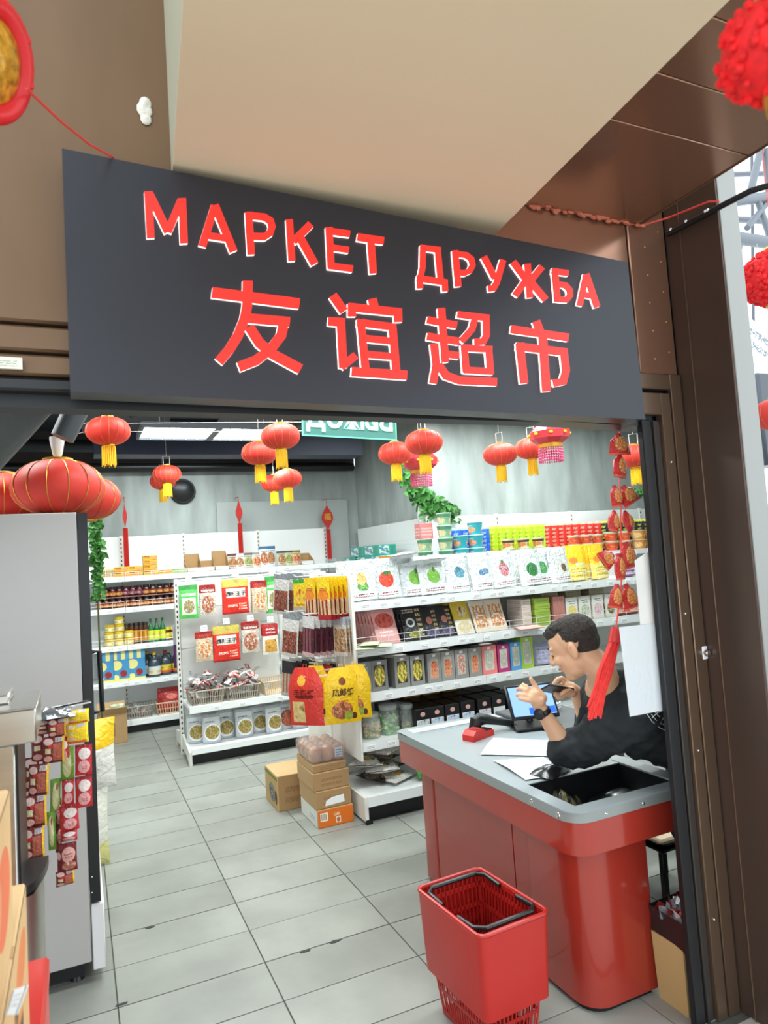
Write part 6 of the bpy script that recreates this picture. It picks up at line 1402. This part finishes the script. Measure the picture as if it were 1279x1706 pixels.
rc = thing('red_crate', 'red plastic crate with white label card under the cartons', 'crate', (cr.x-.2, 1.60, 0))
MB().bbox(-.2, .2, -.42, .42, 0, rz_-.004, .02).build('crate_body', REDP, rc); MB().bbox(-.203, .203, -.425, .425, rz_-.05, rz_-.001, .008).build('rim', REDP, rc)
lb = [P(x, y, X=cr.x+.003) for x, y in ((12, 1690), (30, 1690), (48, 1640), (24, 1648))]
mb = MB(); mb.add(lb, [(0, 1, 2, 3)], 0, [[(0, 0), (1, 0), (1, 1), (0, 1)]]); mb.add([v+Vector((-.002, 0, 0)) for v in lb], [(3, 2, 1, 0)]); o = mb.build('label_card', pack('crate_card', 'e8e8e6', [('rect', .72, .84, 0, 1, '4a4a7a'), ('lines', .1, .6, .2, .8, 3, 'b8b8b8')], .5, 0), rc, smooth=0, fix=False); o.location = -Vector(rc.location)

# ------------------------------------------------------------------ door side: garland, papers, stool, waste box
GY_ = 2.0
gd = thing('sachet_garland', 'red hanging garland of gold-printed fabric sachets ending in a long tassel', 'garland', P(1030, 716, Y=GY_))
def offg(o): o.location = -Vector(gd.location); return o
SAT = pack('satin_sachet', 'b81f1c', [('food', .5, .5, .34, .34, ['b81f1c', 'd8a04a', 'a81a18', 'e0b860', 'b81f1c'], 6), ('band', 0, .08, 'd85a3a')], .35, .5)
gp = [P(x, y, Y=GY_) for x, y in ((1032, 718), (1031, 765), (1032, 800), (1034, 845), (1034, 905), (1035, 965), (1034, 985))]
offg(MB().tube([(gp[0].x, gp[0].y, gp[0].z+.03)]+gp, .003, 5).build('cord', REDC, gd))
for (px, py, w, h, rx) in ((1031, 740, 42, 36, 0), (1032, 776, 40, 40, .1), (1026, 826, 26, 36, -.15), (1046, 824, 34, 34, -.5), (1022, 868, 26, 36, .2), (1046, 868, 22, 38, -.5), (1012, 930, 34, 24, 1.0), (1046, 925, 40, 44, -.2), (1032, 944, 22, 44, 0), (1026, 993, 26, 40, .15), (1048, 993, 32, 42, -.25)):
    c = P(px, py, Y=GY_); k = c.length*0+((c-Vector((0, 0, CAM_H))).dot(_f))/FPX
    w_, h_ = w*k, h*k; mb = MB()
    def fn(u, v, s): 
        tp_ = .55+.45*(1-v)**.7 if v < .85 else .3
        return ((u-.5)*w_*tp_*1.05, s*.022*max(0, math.sin(PI*u))**.6*max(0, math.sin(PI*min(.98, v+.02)))**.6, (v-.5)*h_)
    mb.grid(lambda u, v: fn(u, v, -1), 6, 7); mb.grid(lambda u, v: fn(u, v, 1), 6, 7, flip=True)
    o = mb.build('satin_sachet', SAT, gd, smooth=60, fix=False); o.location = c-Vector(gd.location); o.rotation_euler = (0, rx, random.uniform(-.4, .4))
ta, tb2 = P(1024, 1056, Y=GY_), P(990, 1185, Y=GY_-.02)
tm_ = MB(); nn = (tb2-ta).normalized(); sd = Vector((1, 0, 0))
for k in range(26):
    s1, s2 = random.uniform(-.022, .022), random.uniform(-.03, .03); tm_.tube([ta+sd*s1+Vector((0, random.uniform(-.01, .01), -.02)), ta.lerp(tb2, .5)+sd*(s1+s2)*.6+Vector((0, random.uniform(-.012, .012), 0)), tb2+sd*s2+Vector((0, 0, random.uniform(-.03, .03)))], .0045, 5)
offg(tm_.build('tassel', mat('tassel_red', 'd8302a', .5, var=.12, vs=50), gd))
offg(MB().tube([gp[-1], ta+Vector((.01, 0, .03)), ta], .003, 5).build('tassel_cord', REDC, gd)); offg(MB().tube([ta+Vector((.006, 0, .025)), ta+Vector((-.004, 0, -.03))], [.016, .026], 10).build('tassel_head', SAT, gd))
PP = pack('notice_sheet', 'c6cbcd', [('lines', .1, .9, .1, .55, 12, 'c4ccd4')], .5, .1)
def flat_sheet(px4, Y, m, lab, dx=0):
    q = [P(x, y, Y=Y) for x, y in px4]; mb = MB(); mb.add([(v.x, v.y, v.z) for v in q]+[(v.x, v.y+.001, v.z) for v in q], [(0, 1, 2, 3), (7, 6, 5, 4), (0, 4, 5, 1), (1, 5, 6, 2), (2, 6, 7, 3), (3, 7, 4, 0)], 0, [[(0, 0), (1, 0), (1, 1), (0, 1)]]*6)
    return tag(mb.build('paper_notice', m, smooth=0, fix=False), lab, 'paper', 'paper notices on the jamb')
flat_sheet(((1049, 1194), (1118, 1181), (1104, 1037), (1031, 1045)), FY+.017, PP, 'lower white printed notice taped to the black jamb')
flat_sheet(((1068, 1060), (1106, 1056), (1090, 912), (1057, 934)), FY+.020, mat('grey_paper', 'd4d2ce', .6, var=.06, vs=8), 'upper folded white paper taped to the black jamb')
# stool and waste box in the gap
s0 = P(1102, 1412, Y=2.47); sx = s0.x; sz = s0.z
sto = thing('bar_stool', 'black metal framed stool with pale seat behind the counter end', 'stool', (sx+.17, 2.64, 0))
MB().bbox(-.17, .17, -.17, .17, sz-.0, sz+.03, .01).build('seat', mat('seat_pale', 'b9a58c', .6), sto)
sf = MB()
sf.box(-.17, .17, -.17, .17, sz-.028, sz-.001); sf.box(-.17, .17, -.17, -.145, .30, .325); sf.box(-.17, -.145, -.17, .17, .30, .325); sf.box(-.17, .17, .145, .17, .30, .325); sf.box(.145, .17, -.17, .17, .30, .325); sf.build('frame', BLACK, sto, smooth=0)
for x in (-.158, .158):
    for y in (-.158, .158): MB().bbox(x-.014, x+.014, y-.014, y+.014, 0, sz-.028, .003).build('leg', BLACK, sto)
MB().box(-.04, -.014, -.17, -.15, .325, sz-.028).build('bar', BLACK, sto, smooth=0)
tag(MB().bbox(3.0, 3.04, 2.6, 3.5, 0, .9, .004).build('storage_board', WHITE), 'white board standing behind the stool', 'board')
WYF = 1.945; w0 = P(1112, 1592, Y=WYF); wl = P(1114, 1600, Y=WYF).x; wzt = w0.z
wb_ = thing('waste_box', 'kraft box lined with a black bag full of red wrappers', 'waste bin', (wl+.155, WYF+.075, 0))
KR2 = mat('waste_kraft', 'b79a66', .8, var=.04, vs=4)
MB().box(-.085, .085, -.075, .075, 0, wzt, taper=.92).build('box', KR2, wb_, smooth=0)
lw = MB(); zt_ = P(1105, 1548, Y=WYF).z-wzt; lw.lathe([(.118, wzt-.015), (.124, wzt), (.120, wzt+zt_*.6), (.127, wzt+zt_), (.105, wzt+zt_*.9), (.09, wzt+zt_*.6)], 4, 0, Matrix.Rotation(PI/4, 4, 'Z') @ Matrix.Diagonal((1, .9, 1, 1))); lw.build('liner', BPL, wb_, smooth=0)
tr2 = MB(); rr = random.Random(3)
for k in range(60):
    M_ = Matrix.Translation((rr.uniform(-.07, .07), rr.uniform(-.055, .055), wzt+zt_*.75+rr.uniform(0, .035))) @ Euler((rr.uniform(0, 6), rr.uniform(0, 6), rr.uniform(0, 6))).to_matrix().to_4x4()
    s_1 = rr.uniform(.012, .026); tr2.add([(-s_1, -s_1, 0), (s_1, -s_1*.7, .006), (s_1*.8, s_1, 0), (-s_1*.7, s_1*.8, .007), (0, 0, .012)], [(0, 1, 4), (1, 2, 4), (2, 3, 4), (3, 0, 4)], (0, 0, 1, 2)[k % 4], None, M_)
o = tr2.build('wrappers', [mat('wr_red', 'b8352a', .3), mat('wr_silver', 'b8babc', .25, .5), mat('wr_grey', '7a7a7c', .4)], wb_, smooth=0, fix=False); o['kind'] = 'stuff'

# ------------------------------------------------------------------ mall side: cords, rail, lanterns, glazed roof far right
def cord(pts, r, lab, cat='cord', m=REDC): return tag(MB().tube(pts, r, 6).build('string_run', m), lab, cat)
lt_ = P(-14, 100, d=1.25)
pl0 = P(44, 148, d=1.28); s1 = P(188, 262, Y=SY+.01)
cord([pl0, pl0.lerp(s1, .33)+Vector((0, 0, -.012)), pl0.lerp(s1, .66)+Vector((0, 0, -.014)), s1, (s1.x+.004, s1.y+.05, s1.z-.008)], .0028, 'red cord from the near fluffy lantern to the sign top')
j1 = P(1070, 376, Y=FY-.01); j2 = P(1115, 362, X=2.1); j3 = P(1180, 336, X=2.1); j4 = P(1197, 336, X=2.1)
cord([j1, j2, j3, j4], .0035, 'red cord from the soffit corner to the black rail')
r0, r1, r2 = P(1111, 390, X=X0-.012), P(1250, 318, X=X0-.012), P(1290, 300, X=X0-.012)
rl = thing('wall_rail', 'black rail with white studs fixed along the brown column under the soffit', 'rail', r0)
o = MB().tube([r0, r1, r2+Vector((.1, -.1, 0))], .011, 10).build('rail', BLACK, rl); o.location = -Vector(rl.location)
sm = MB()
for u in (.06, .26, .5, .53): sm.ball(r0.lerp(r1, u)+Vector((-.008, -.004, .006)), .006, 8, 5)
o = sm.build('studs', PAPER, rl); o.location = -Vector(rl.location)
# torn foam line between wall and soffit
fm = MB(); f0, f1 = P(882, 336, Y=FY-.012), P(1066, 374, Y=FY-.012)
for k in range(60):
    u = k/59; fm.ball(f0.lerp(f1, u)+Vector((0, random.uniform(-.01, .006), random.uniform(-.012, .006))), (.016, .008, random.uniform(.008, .018)*(1-.6*u)), 6, 4)
o = fm.build('trim_foam_seam', mat('foam_salmon', 'c9745a', .8, bump=.6, bs=60)); struct(o)
# fluffy plush lanterns of the mall
FLF = mat('plush_red', 'd8171c', .7, var=.25, vs=60, emit='d8171c', es=.08)
def fluffy(r, seed, n=420, disc=True):
    def f():
        t = thing('plush_lantern', None, 'lantern'); rnd = random.Random(seed); mb = MB(); mb.ball((0, 0, 0), (r*.93, r*.93, r*.8), 20, 12)
        for k in range(n):
            z_ = rnd.uniform(-1, 1); a = rnd.uniform(0, 6.28); q_ = math.sqrt(1-z_*z_); s = r*rnd.uniform(.06, .11)
            mb.ball((r*.95*q_*math.cos(a), r*.95*q_*math.sin(a), r*.82*z_), s, 5, 4)
        mb.build('plush_body', FLF, t)
        MB().lathe([(r*.32, -.02), (r*.36, 0), (r*.30, .02)], 20, 0, Matrix.Translation((0, 0, r*.82))).build('cap', GOLD, t)
        MB().lathe([(r*.32, -.02), (r*.36, 0), (r*.30, .02)], 20, 0, Matrix.Translation((0, 0, -r*.82))).build('cap', GOLD, t)
        MB().tube([(0, 0, r*.8), (0, 0, r*.8+1.2)], .003, 5).build('string', REDC, t)
        return t
    return f
o = fluffy(.20, 4)(); o.location = P(1292, 462, d=4.2); o['label'] = 'fluffy bright red lantern before the glazed mall roof'; o['group'] = 'plush lanterns'
o = fluffy(.075, 5, 200)(); o.location = P(1302, 78, d=.85); o['label'] = 'blurred red plush lantern very near at the upper right corner'; o['group'] = 'plush lanterns'
# near left lantern: red ring with a shiny gold and red middle
t = thing('ring_lantern', 'near red ring lantern with golden printed middle at the upper left edge', 'lantern', lt_)
vd = (lt_-Vector((0, 0, CAM_H))).normalized(); Rm = vd.to_track_quat('-Y', 'Z').to_matrix().to_4x4()
Rm = (-vd).to_track_quat('Z', 'Y').to_matrix().to_4x4() @ Matrix.Rotation(.75, 4, 'Y')
mb = MB(); mb.tube([(.072*math.cos(2*PI*k/28), .088*math.sin(2*PI*k/28), 0) for k in range(28)], .020, 12, closed=True, M=Rm)
rr = random.Random(2)
for k in range(70): a = rr.uniform(0, 6.28); mb.ball(Rm @ Vector((.078*math.cos(a), .094*math.sin(a), rr.uniform(-.012, .014))), .009, 6, 4)
mb.build('ring', mat('ring_red', 'd8242a', .35), t)
MB().lathe([(.002, .03), (.03, .026), (.055, .012), (.066, 0)], 24, 0, Rm @ Matrix.Diagonal((1, 1.2, 1, 1))).build('middle', mat('gold_print', 'c8922a', .2, .3, var=.5, vs=60), t)
MB().tube([Vector((0, 0, .08)), Vector((0, 0, .9))], .002, 5).build('string', REDC, t)
# glazed roof and truss beyond the column
TRS = mat('truss_grey', '6f757b', .5, .1); MUL = mat('mullion_dark', '5a5f66', .4)
tr = thing('roof_truss', 'grey tubular steel truss before the white glazed mall roof', 'truss', P(1262, 330, Y=7.2))
def offt(o): o.location = -Vector(tr.location); return o
def TP(x, y): return P(x, y, Y=7.2)
for a, b, r in (((1215, 336), (1330, 322), .085), ((1225, 396), (1330, 412), .10), ((1268, 245), (1246, 335), .06), ((1276, 250), (1284, 335), .07), ((1284, 330), (1244, 380), .05), ((1262, 335), (1284, 400), .05), ((1285, 270), (1330, 400), .07), ((1234, 396), (1226, 440), .05)):
    offt(MB().tube([TP(*a), TP(*b)], r, 10).build('tube', TRS, tr))
gl_ = struct(MB().box(8.3, 8.4, 6.0, 6.1, 0, .2).build('window_1', MUL, smooth=0))
for a, b, r in (((1200, 291), (1330, 288), .05), ((1200, 364), (1330, 372), .06), ((1252, 240), (1256, 700), .03)):
    MB().tube([P(a[0], a[1], Y=8.4), P(b[0], b[1], Y=8.4)], r, 6).build('mullion', MUL, gl_)
bn = [P(x, y, Y=6.5) for x, y in ((1243, 620), (1330, 690), (1330, 590), (1236, 520))]
q = bn; mb = MB(); mb.add([v for v in q]+[v+Vector((0, .02, 0)) for v in q], [(0, 1, 2, 3), (7, 6, 5, 4), (0, 4, 5, 1), (1, 5, 6, 2), (2, 6, 7, 3), (3, 7, 4, 0)], 0, [[(0, 0), (1, 0), (1, 1), (0, 1)]]*6)
tag(mb.build('banner', pack('banner_print', 'e8eceb', [('lines', .05, .95, .5, .95, 2, '7a8086'), ('lines', .1, .9, .1, .4, 3, 'b8c4c0')], .5, 0), smooth=0, fix=False), 'pale slanted mall banner with grey lettering behind the red plush lantern', 'banner')
k0, k1 = P(1262, 620, Y=6.0), P(1300, 700, Y=6.0)
tag(MB().bbox(k0.x, k0.x+1.2, 6.0, 6.4, k1.z-.6, k0.z, .03).build('mall_kiosk', mat('kiosk_grey', '4a4f56', .4)), 'dark grey rounded mall booth top beyond the steel column', 'booth')
place('mallorange', lantern_builder(.14, .10, tassel=True, cap=.035), P(1290, 690, d=4.6), (0, 0, 0), 'orange red silk lantern outside, cut by the photo edge below the booth')
# ------------------------------------------------------------------ the man at the till
def remesh(mb, voxel, smooth_it, name, m, fac=.5):
    o = mb.build(name, m, smooth=0, fix=True)
    r = o.modifiers.new('r', 'REMESH'); r.mode = 'VOXEL'; r.voxel_size = voxel; r.use_smooth_shade = True
    s = o.modifiers.new('s', 'SMOOTH'); s.iterations = smooth_it; s.factor = fac
    dg = bpy.context.evaluated_depsgraph_get(); me = bpy.data.meshes.new_from_object(o.evaluated_get(dg))
    o.modifiers.clear(); old = o.data; o.data = me; bpy.data.meshes.remove(old); me.name = name
    me.materials.clear(); me.materials.append(m); me.polygons.foreach_set('use_smooth', [True]*len(me.polygons))
    return o
def chain(mb, pts, rs, n=14, M=None):
    pts = [Vector(p) for p in pts]; q = []; rr = []
    for i in range(len(pts)-1):
        for k in range(4): u = k/4; q.append(pts[i].lerp(pts[i+1], u)); rr.append(rs[i]*(1-u)+rs[i+1]*u)
    q.append(pts[-1]); rr.append(rs[-1])
    mb.tube(q, rr, n, M=M)
    for p, r in zip(pts, rs): 
        c = M @ p if M else p; mb.ball(c, r, n, 8)
SKIN = mat('skin', 'd2a583', .5, var=.04, vs=12); SHIRT = mat('black_tshirt', '1e2327', .85, var=.1, vs=14, bump=.25, bs=14); HAIR = mat('short_dark_hair', '37302c', .7, var=.35, vs=60, bump=.9, bs=160)
PANT = mat('dark_trousers', '1d2026', .85)
HC = P(957, 1080, d=2.76)
fwd = Vector((-.60, .80, 0)); fwd = (fwd*math.cos(.42)+Vector((0, 0, -1))*math.sin(.42)).normalized()
left = Vector((0, 0, 1)).cross(fwd).normalized(); upv = fwd.cross(left)
# a slight tilt of the head
HM = Matrix(((fwd.x, left.x, upv.x, HC.x), (fwd.y, left.y, upv.y, HC.y), (fwd.z, left.z, upv.z, HC.z), (0, 0, 0, 1)))
body = MB()
def hb(c, r, n=18, k=12): body.lathe([(max(.02, math.sin(PI*i/k)), -math.cos(PI*i/k)) for i in range(k+1)], n, 0, HM @ Matrix.Translation(c) @ Matrix.Diagonal((r[0], r[1], r[2], 1)))
hb((-.018, 0, .045), (.098, .077, .082)); hb((.030, 0, .035), (.062, .066, .070)); hb((.030, 0, -.035), (.060, .057, .075))
hb((.058, 0, -.088), (.030, .032, .026)); hb((.030, 0, -.075), (.050, .050, .032)); hb((-.01, 0, -.05), (.055, .058, .05))
chain(body, [(.088, 0, .028), (.101, 0, .002), (.110, 0, -.018)], [.010, .012, .014], 10, HM); hb((.098, .012, -.022), (.012, .010, .009)); hb((.098, -.012, -.022), (.012, .010, .009))
hb((.084, 0, -.047), (.013, .022, .008)); hb((.080, 0, -.060), (.013, .020, .009))
for s in (-1, 1):
    hb((.073, .030*s, .034), (.018, .026, .008)); hb((.066, .040*s, -.018), (.026, .02, .022)); hb((.074, .030*s, .012), (.014, .016, .011))
    body.lathe([(max(.02, math.sin(PI*i/10)), -math.cos(PI*i/10)) for i in range(11)], 14, 0, HM @ Matrix.Translation((-.012, .078*s, -.004)) @ Matrix.Rotation(-.35*s, 4, 'Z') @ Matrix.Rotation(-.2, 4, 'Y') @ Matrix.Diagonal((.021, .011, .034, 1)))
NB = Vector((1.965, 2.235, 1.135))     # neck base
chain(body, [HM @ Vector((-.025, 0, -.045)), HM @ Vector((-.055, 0, -.10)), NB], [.058, .056, .070], 16)
LS, RS = Vector((1.985, 2.10, 1.055)), Vector((2.075, 2.40, 1.07))
LE = P(950, 1272, d=2.86); LE.z = max(LE.z, CT+.088); LW = P(901, 1181, d=2.86)
RW = P(958, 1151, d=2.98); RE = P(986, 1215, d=3.02); RE.z = max(RE.z, CT+.088)
HIP = Vector((2.42, 2.16, .86)); CH = Vector((2.10, 2.20, 1.02))
chain(body, [NB, CH, HIP], [.085, .12, .12]); chain(body, [NB, LS], [.06, .055]); chain(body, [NB, RS], [.06, .055])
chain(body, [LS, LE], [.05, .042]); chain(body, [RS, RE], [.05, .042])
chain(body, [LE, LE.lerp(LW, .35), LE.lerp(LW, .8), LW], [.042, .043, .031, .027]); chain(body, [RE, RE.lerp(RW, .35), RE.lerp(RW, .8), RW], [.042, .043, .030, .027])
# hands: palm and five separate fingers each
def pd(*a): return [P(x, y, d=d) for x, y, d in a]
def finger(pts, r0, r1): 
    n = len(pts); chain(body, pts, [r0+(r1-r0)*i/(n-1) for i in range(n)], 10)
chain(body, [LW]+pd((896, 1170, 2.86), (890, 1160, 2.86)), [.026, .031, .027]); chain(body, pd((899, 1169, 2.845), (886, 1164, 2.85)), [.022, .021]); chain(body, pd((903, 1163, 2.875), (890, 1154, 2.875)), [.022, .02])
finger(pd((902, 1158, 2.875), (893, 1146, 2.885), (889, 1139, 2.89), (884, 1131, 2.89)), .0145, .0095)      # thumb
finger(pd((889, 1153, 2.88), (879, 1146, 2.885), (871, 1141, 2.90), (867, 1145, 2.91)), .0115, .0085)
finger(pd((886, 1157, 2.868), (875, 1151, 2.87), (866, 1147, 2.885), (862, 1149, 2.895)), .012, .0088)
finger(pd((884, 1162, 2.852), (873, 1159, 2.852), (865, 1157, 2.86), (861, 1158, 2.87)), .0112, .0085)
finger(pd((886, 1168, 2.838), (877, 1167, 2.836), (869, 1165, 2.842), (865, 1164, 2.85)), .0098, .0075)
chain(body, [RW]+pd((950, 1147, 2.975), (942, 1144, 2.97)), [.026, .030, .026]); chain(body, pd((952, 1153, 2.955), (941, 1152, 2.955)), [.022, .02])
finger(pd((944, 1137, 2.975), (935, 1130, 2.965), (928, 1132, 2.95), (922, 1140, 2.945)), .0125, .0088)
finger(pd((941, 1143, 2.965), (931, 1143, 2.95), (924, 1149, 2.94)), .012, .0088)
finger(pd((941, 1150, 2.955), (932, 1156, 2.945), (924, 1158, 2.935)), .0112, .0085)
finger(pd((945, 1157, 2.95), (936, 1162, 2.94), (929, 1163, 2.932)), .010, .0078)
finger(pd((953, 1150, 2.945), (946, 1149, 2.925), (940, 1152, 2.915), (935, 1156, 2.912)), .013, .0095)          # thumb
# legs continue the same figure
LK, RK_ = Vector((2.22, 2.06, .46)), Vector((2.44, 2.32, .45)); LF, RF = Vector((2.44, 2.10, .08)), Vector((2.62, 2.30, .08))
LK = Vector((2.36, 2.07, .46)); 
chain(body, [HIP+Vector((0, -.08, 0)), LK, LF], [.085, .055, .04]); chain(body, [HIP+Vector((.02, .10, 0)), RK_, RF], [.085, .055, .04])
man = remesh(body, .0042, 3, 'person', SKIN)
tag(man, 'young man in a black T-shirt leaning on the counter over his phone', 'person')
# T-shirt: torso and short sleeves
sh = MB()
NBs = NB+Vector((.035, -.01, -.035))
chain(sh, [NBs, CH, CH.lerp(HIP, .55), HIP+Vector((.06, .0, -.02))], [.115, .172, .16, .15], 20)
chain(sh, [NB+Vector((.02, -.02, -.045)), LS+Vector((.01, .0, .0)), LS.lerp(LE, .5), LE.lerp(LS, .10), LE.lerp(LW, .16)], [.09, .098, .094, .084, .074], 18)
chain(sh, [NB+Vector((.02, .02, -.045)), RS+Vector((.01, 0, 0)), RS.lerp(RE, .5), RE.lerp(RW, .15)], [.09, .095, .088, .07], 18)
shirt = remesh(sh, .009, 8, 'tshirt', SHIRT); shirt.parent = man
tx = bpy.data.textures.new('folds', 'CLOUDS'); tx.noise_scale = .08; tx.noise_depth = 2
dm = shirt.modifiers.new('folds', 'DISPLACE'); dm.texture = tx; dm.strength = .05; dm.mid_level = .5; dm.texture_coords = 'LOCAL'
# stretch folds radiating from the elbow and collar ring
# trousers, shoes
pt = MB(); chain(pt, [HIP+Vector((.02, -.06, -.02)), LK, LF+Vector((0, 0, .02))], [.105, .08, .06]); chain(pt, [HIP+Vector((.03, .10, -.02)), RK_, RF+Vector((0, 0, .02))], [.125, .085, .065]); chain(pt, [HIP+Vector((.03, -.06, 0)), HIP+Vector((.03, .1, 0))], [.11, .12])
o = remesh(pt, .012, 5, 'trousers', PANT); o.parent = man
for f in (LF, RF):
    se = MB(); chain(se, [(f.x+.04, f.y-.01, .045), (f.x-.08, f.y+.03, .04), (f.x-.15, f.y+.06, .033)], [.045, .042, .032]); o = remesh(se, .01, 4, 'shoe', BLACK); o.parent = man
# hair: cap over the skull, thick on top, short at the sides
hr = MB(); rnd = random.Random(12)
def hhb(c, r): hr.lathe([(max(.02, math.sin(PI*i/10)), -math.cos(PI*i/10)) for i in range(11)], 16, 0, HM @ Matrix.Translation(c) @ Matrix.Diagonal((r[0], r[1], r[2], 1)))
hhb((-.028, 0, .052), (.0935, .0795, .080)); hhb((.014, 0, .084), (.074, .062, .040)); hhb((-.046, 0, .014), (.067, .068, .066)); hhb((.054, 0, .092), (.032, .048, .022)); hhb((-.022, 0, .042), (.070, .0795, .052))
for k in range(420):
    a = rnd.uniform(0, 6.283); q = math.sqrt(rnd.random()); x, y = q*math.cos(a), q*math.sin(a)
    b = Vector((-.008+.084*x, .066*y, .080+.042*math.sqrt(max(0, 1-q*q)))); tip = b+Vector((.014+rnd.uniform(-.01, .010), rnd.uniform(-.008, .008), .006*(1-.6*q)+rnd.uniform(0, .006)))
    hr.tube([HM @ b, HM @ tip], [.0055, .0022], 5)
ho = remesh(hr, .0032, 1, 'hair', HAIR); ho.parent = man
# face details
BROW = mat('brow', '2c221d', .8); LIP = mat('lip', 'b8776a', .5); EYEW = mat('eye_white', 'd8d4cc', .3); EYED = mat('eye_dark', '1c1512', .2)
for s in (-1, 1):
    e = MB(); e.ball(HM @ Vector((.0765, .031*s, .014)), .0115, 12, 8); o = e.build('eye', EYEW, man)
    i_ = MB(); i_.ball(HM @ Vector((.0845, .031*s, .0085)), .0055, 8, 6); i_.build('iris', EYED, o)
    MB().tube([HM @ Vector(p) for p in ((.089, .018*s, .012), (.0905, .030*s, .0165), (.080, .044*s, .0125))], .0026, 6).build('eyelid', SKIN, man)
    MB().tube([HM @ Vector(p) for p in ((.090, .019*s, .0095), (.091, .030*s, .012), (.081, .044*s, .0085))], .0014, 5).build('lashes', BROW, man)
    MB().tube([HM @ Vector(p) for p in ((.094, .014*s, .036), (.092, .030*s, .041), (.078, .048*s, .036))], [.0028, .0036, .0018], 6).build('eyebrow', BROW, man)
    MB().tube([HM @ Vector((-.012+.012*math.cos(t), (.0865)*s, -.004+.022*math.sin(t))) for t in [PI*.3*k for k in range(5)]], .003, 5).build('ear_fold', SKIN, man)
MB().tube([HM @ Vector(p) for p in ((.085, -.021, -.053), (.096, -.008, -.0515), (.097, 0, -.052), (.096, .008, -.0515), (.085, .021, -.053))], .0042, 6).build('lips', LIP, man)
# wrist watch
wd_ = (LW-LE).normalized(); wc = LE.lerp(LW, .93); R = wd_.to_track_quat('Z', 'Y').to_matrix().to_4x4(); WMt = Matrix.Translation(wc) @ R
mb = MB(); mb.lathe([(.032, -.011), (.0335, -.009), (.0335, .009), (.032, .011)], 20, 0, WMt); wo = mb.build('wristwatch', BLACK, man)
tc = (Vector((0, 0, CAM_H))-wc).normalized(); tc = (tc-wd_*tc.dot(wd_)).normalized(); tc = (tc-_r*.75).normalized()
fcm = Matrix.Translation(wc+tc*.031) @ tc.to_track_quat('Z', 'Y').to_matrix().to_4x4()
MB().lathe([(.021, 0), (.023, .004), (.023, .011), (.018, .0135)], 20, 0, fcm).build('watch_case', BLACK, wo); MB().lathe([(.0165, .0134), (.015, .0142)], 18, 0, fcm).build('watch_face', mat('watch_face', '2c3036', .2), wo)
# the phone held in both hands
ph0 = P(927, 1149, d=2.925); pv = (P(950, 1154, d=2.95)-P(905, 1146, d=2.88)).normalized()
pm = Matrix.Translation(ph0) @ pv.to_track_quat('X', 'Z').to_matrix().to_4x4() @ Matrix.Rotation(-.5, 4, 'X')
ph = thing('smartphone', 'dark smartphone held in both of the man’s hands', 'phone', (0, 0, 0))
MB().bbox(-.072, .072, -.036, .036, -.004, .004, .003, 0, pm).build('phone_body', BLACK, ph); MB().box(-.068, .068, -.033, .033, .0042, .0046, 0, pm).build('phone_screen', mat('phone_screen', '8a92a0', .15), ph, smooth=0)
# white line crest printed on the back of the shirt
from mathutils.bvhtree import BVHTree
dg = bpy.context.evaluated_depsgraph_get(); bv = BVHTree.FromObject(shirt, dg)
def on_shirt(x, y):
    d0 = (P(x, y, d=1)-Vector((0, 0, CAM_H))).normalized(); h = bv.ray_cast(Vector((0, 0, CAM_H)), d0); return (h[0]-d0*.006) if h[0] else None
pr = MB()
for pl in ([(1078, 1190), (1086, 1202), (1098, 1212), (1112, 1219)], [(1085, 1190), (1092, 1199), (1102, 1206), (1112, 1210)], [(1090, 1186), (1098, 1194), (1108, 1188)], [(1096, 1186), (1104, 1198), (1113, 1202)], [(1086, 1196), (1094, 1188), (1103, 1184)], [(1100, 1206), (1104, 1196), (1113, 1192)]):
    q = [on_shirt(x, y) for x, y in pl]; q = [v for v in q if v]
    if len(q) > 1: pr.tube(q, .0012, 5)
if pr.v: o = pr.build('back_print', PAPER, shirt)
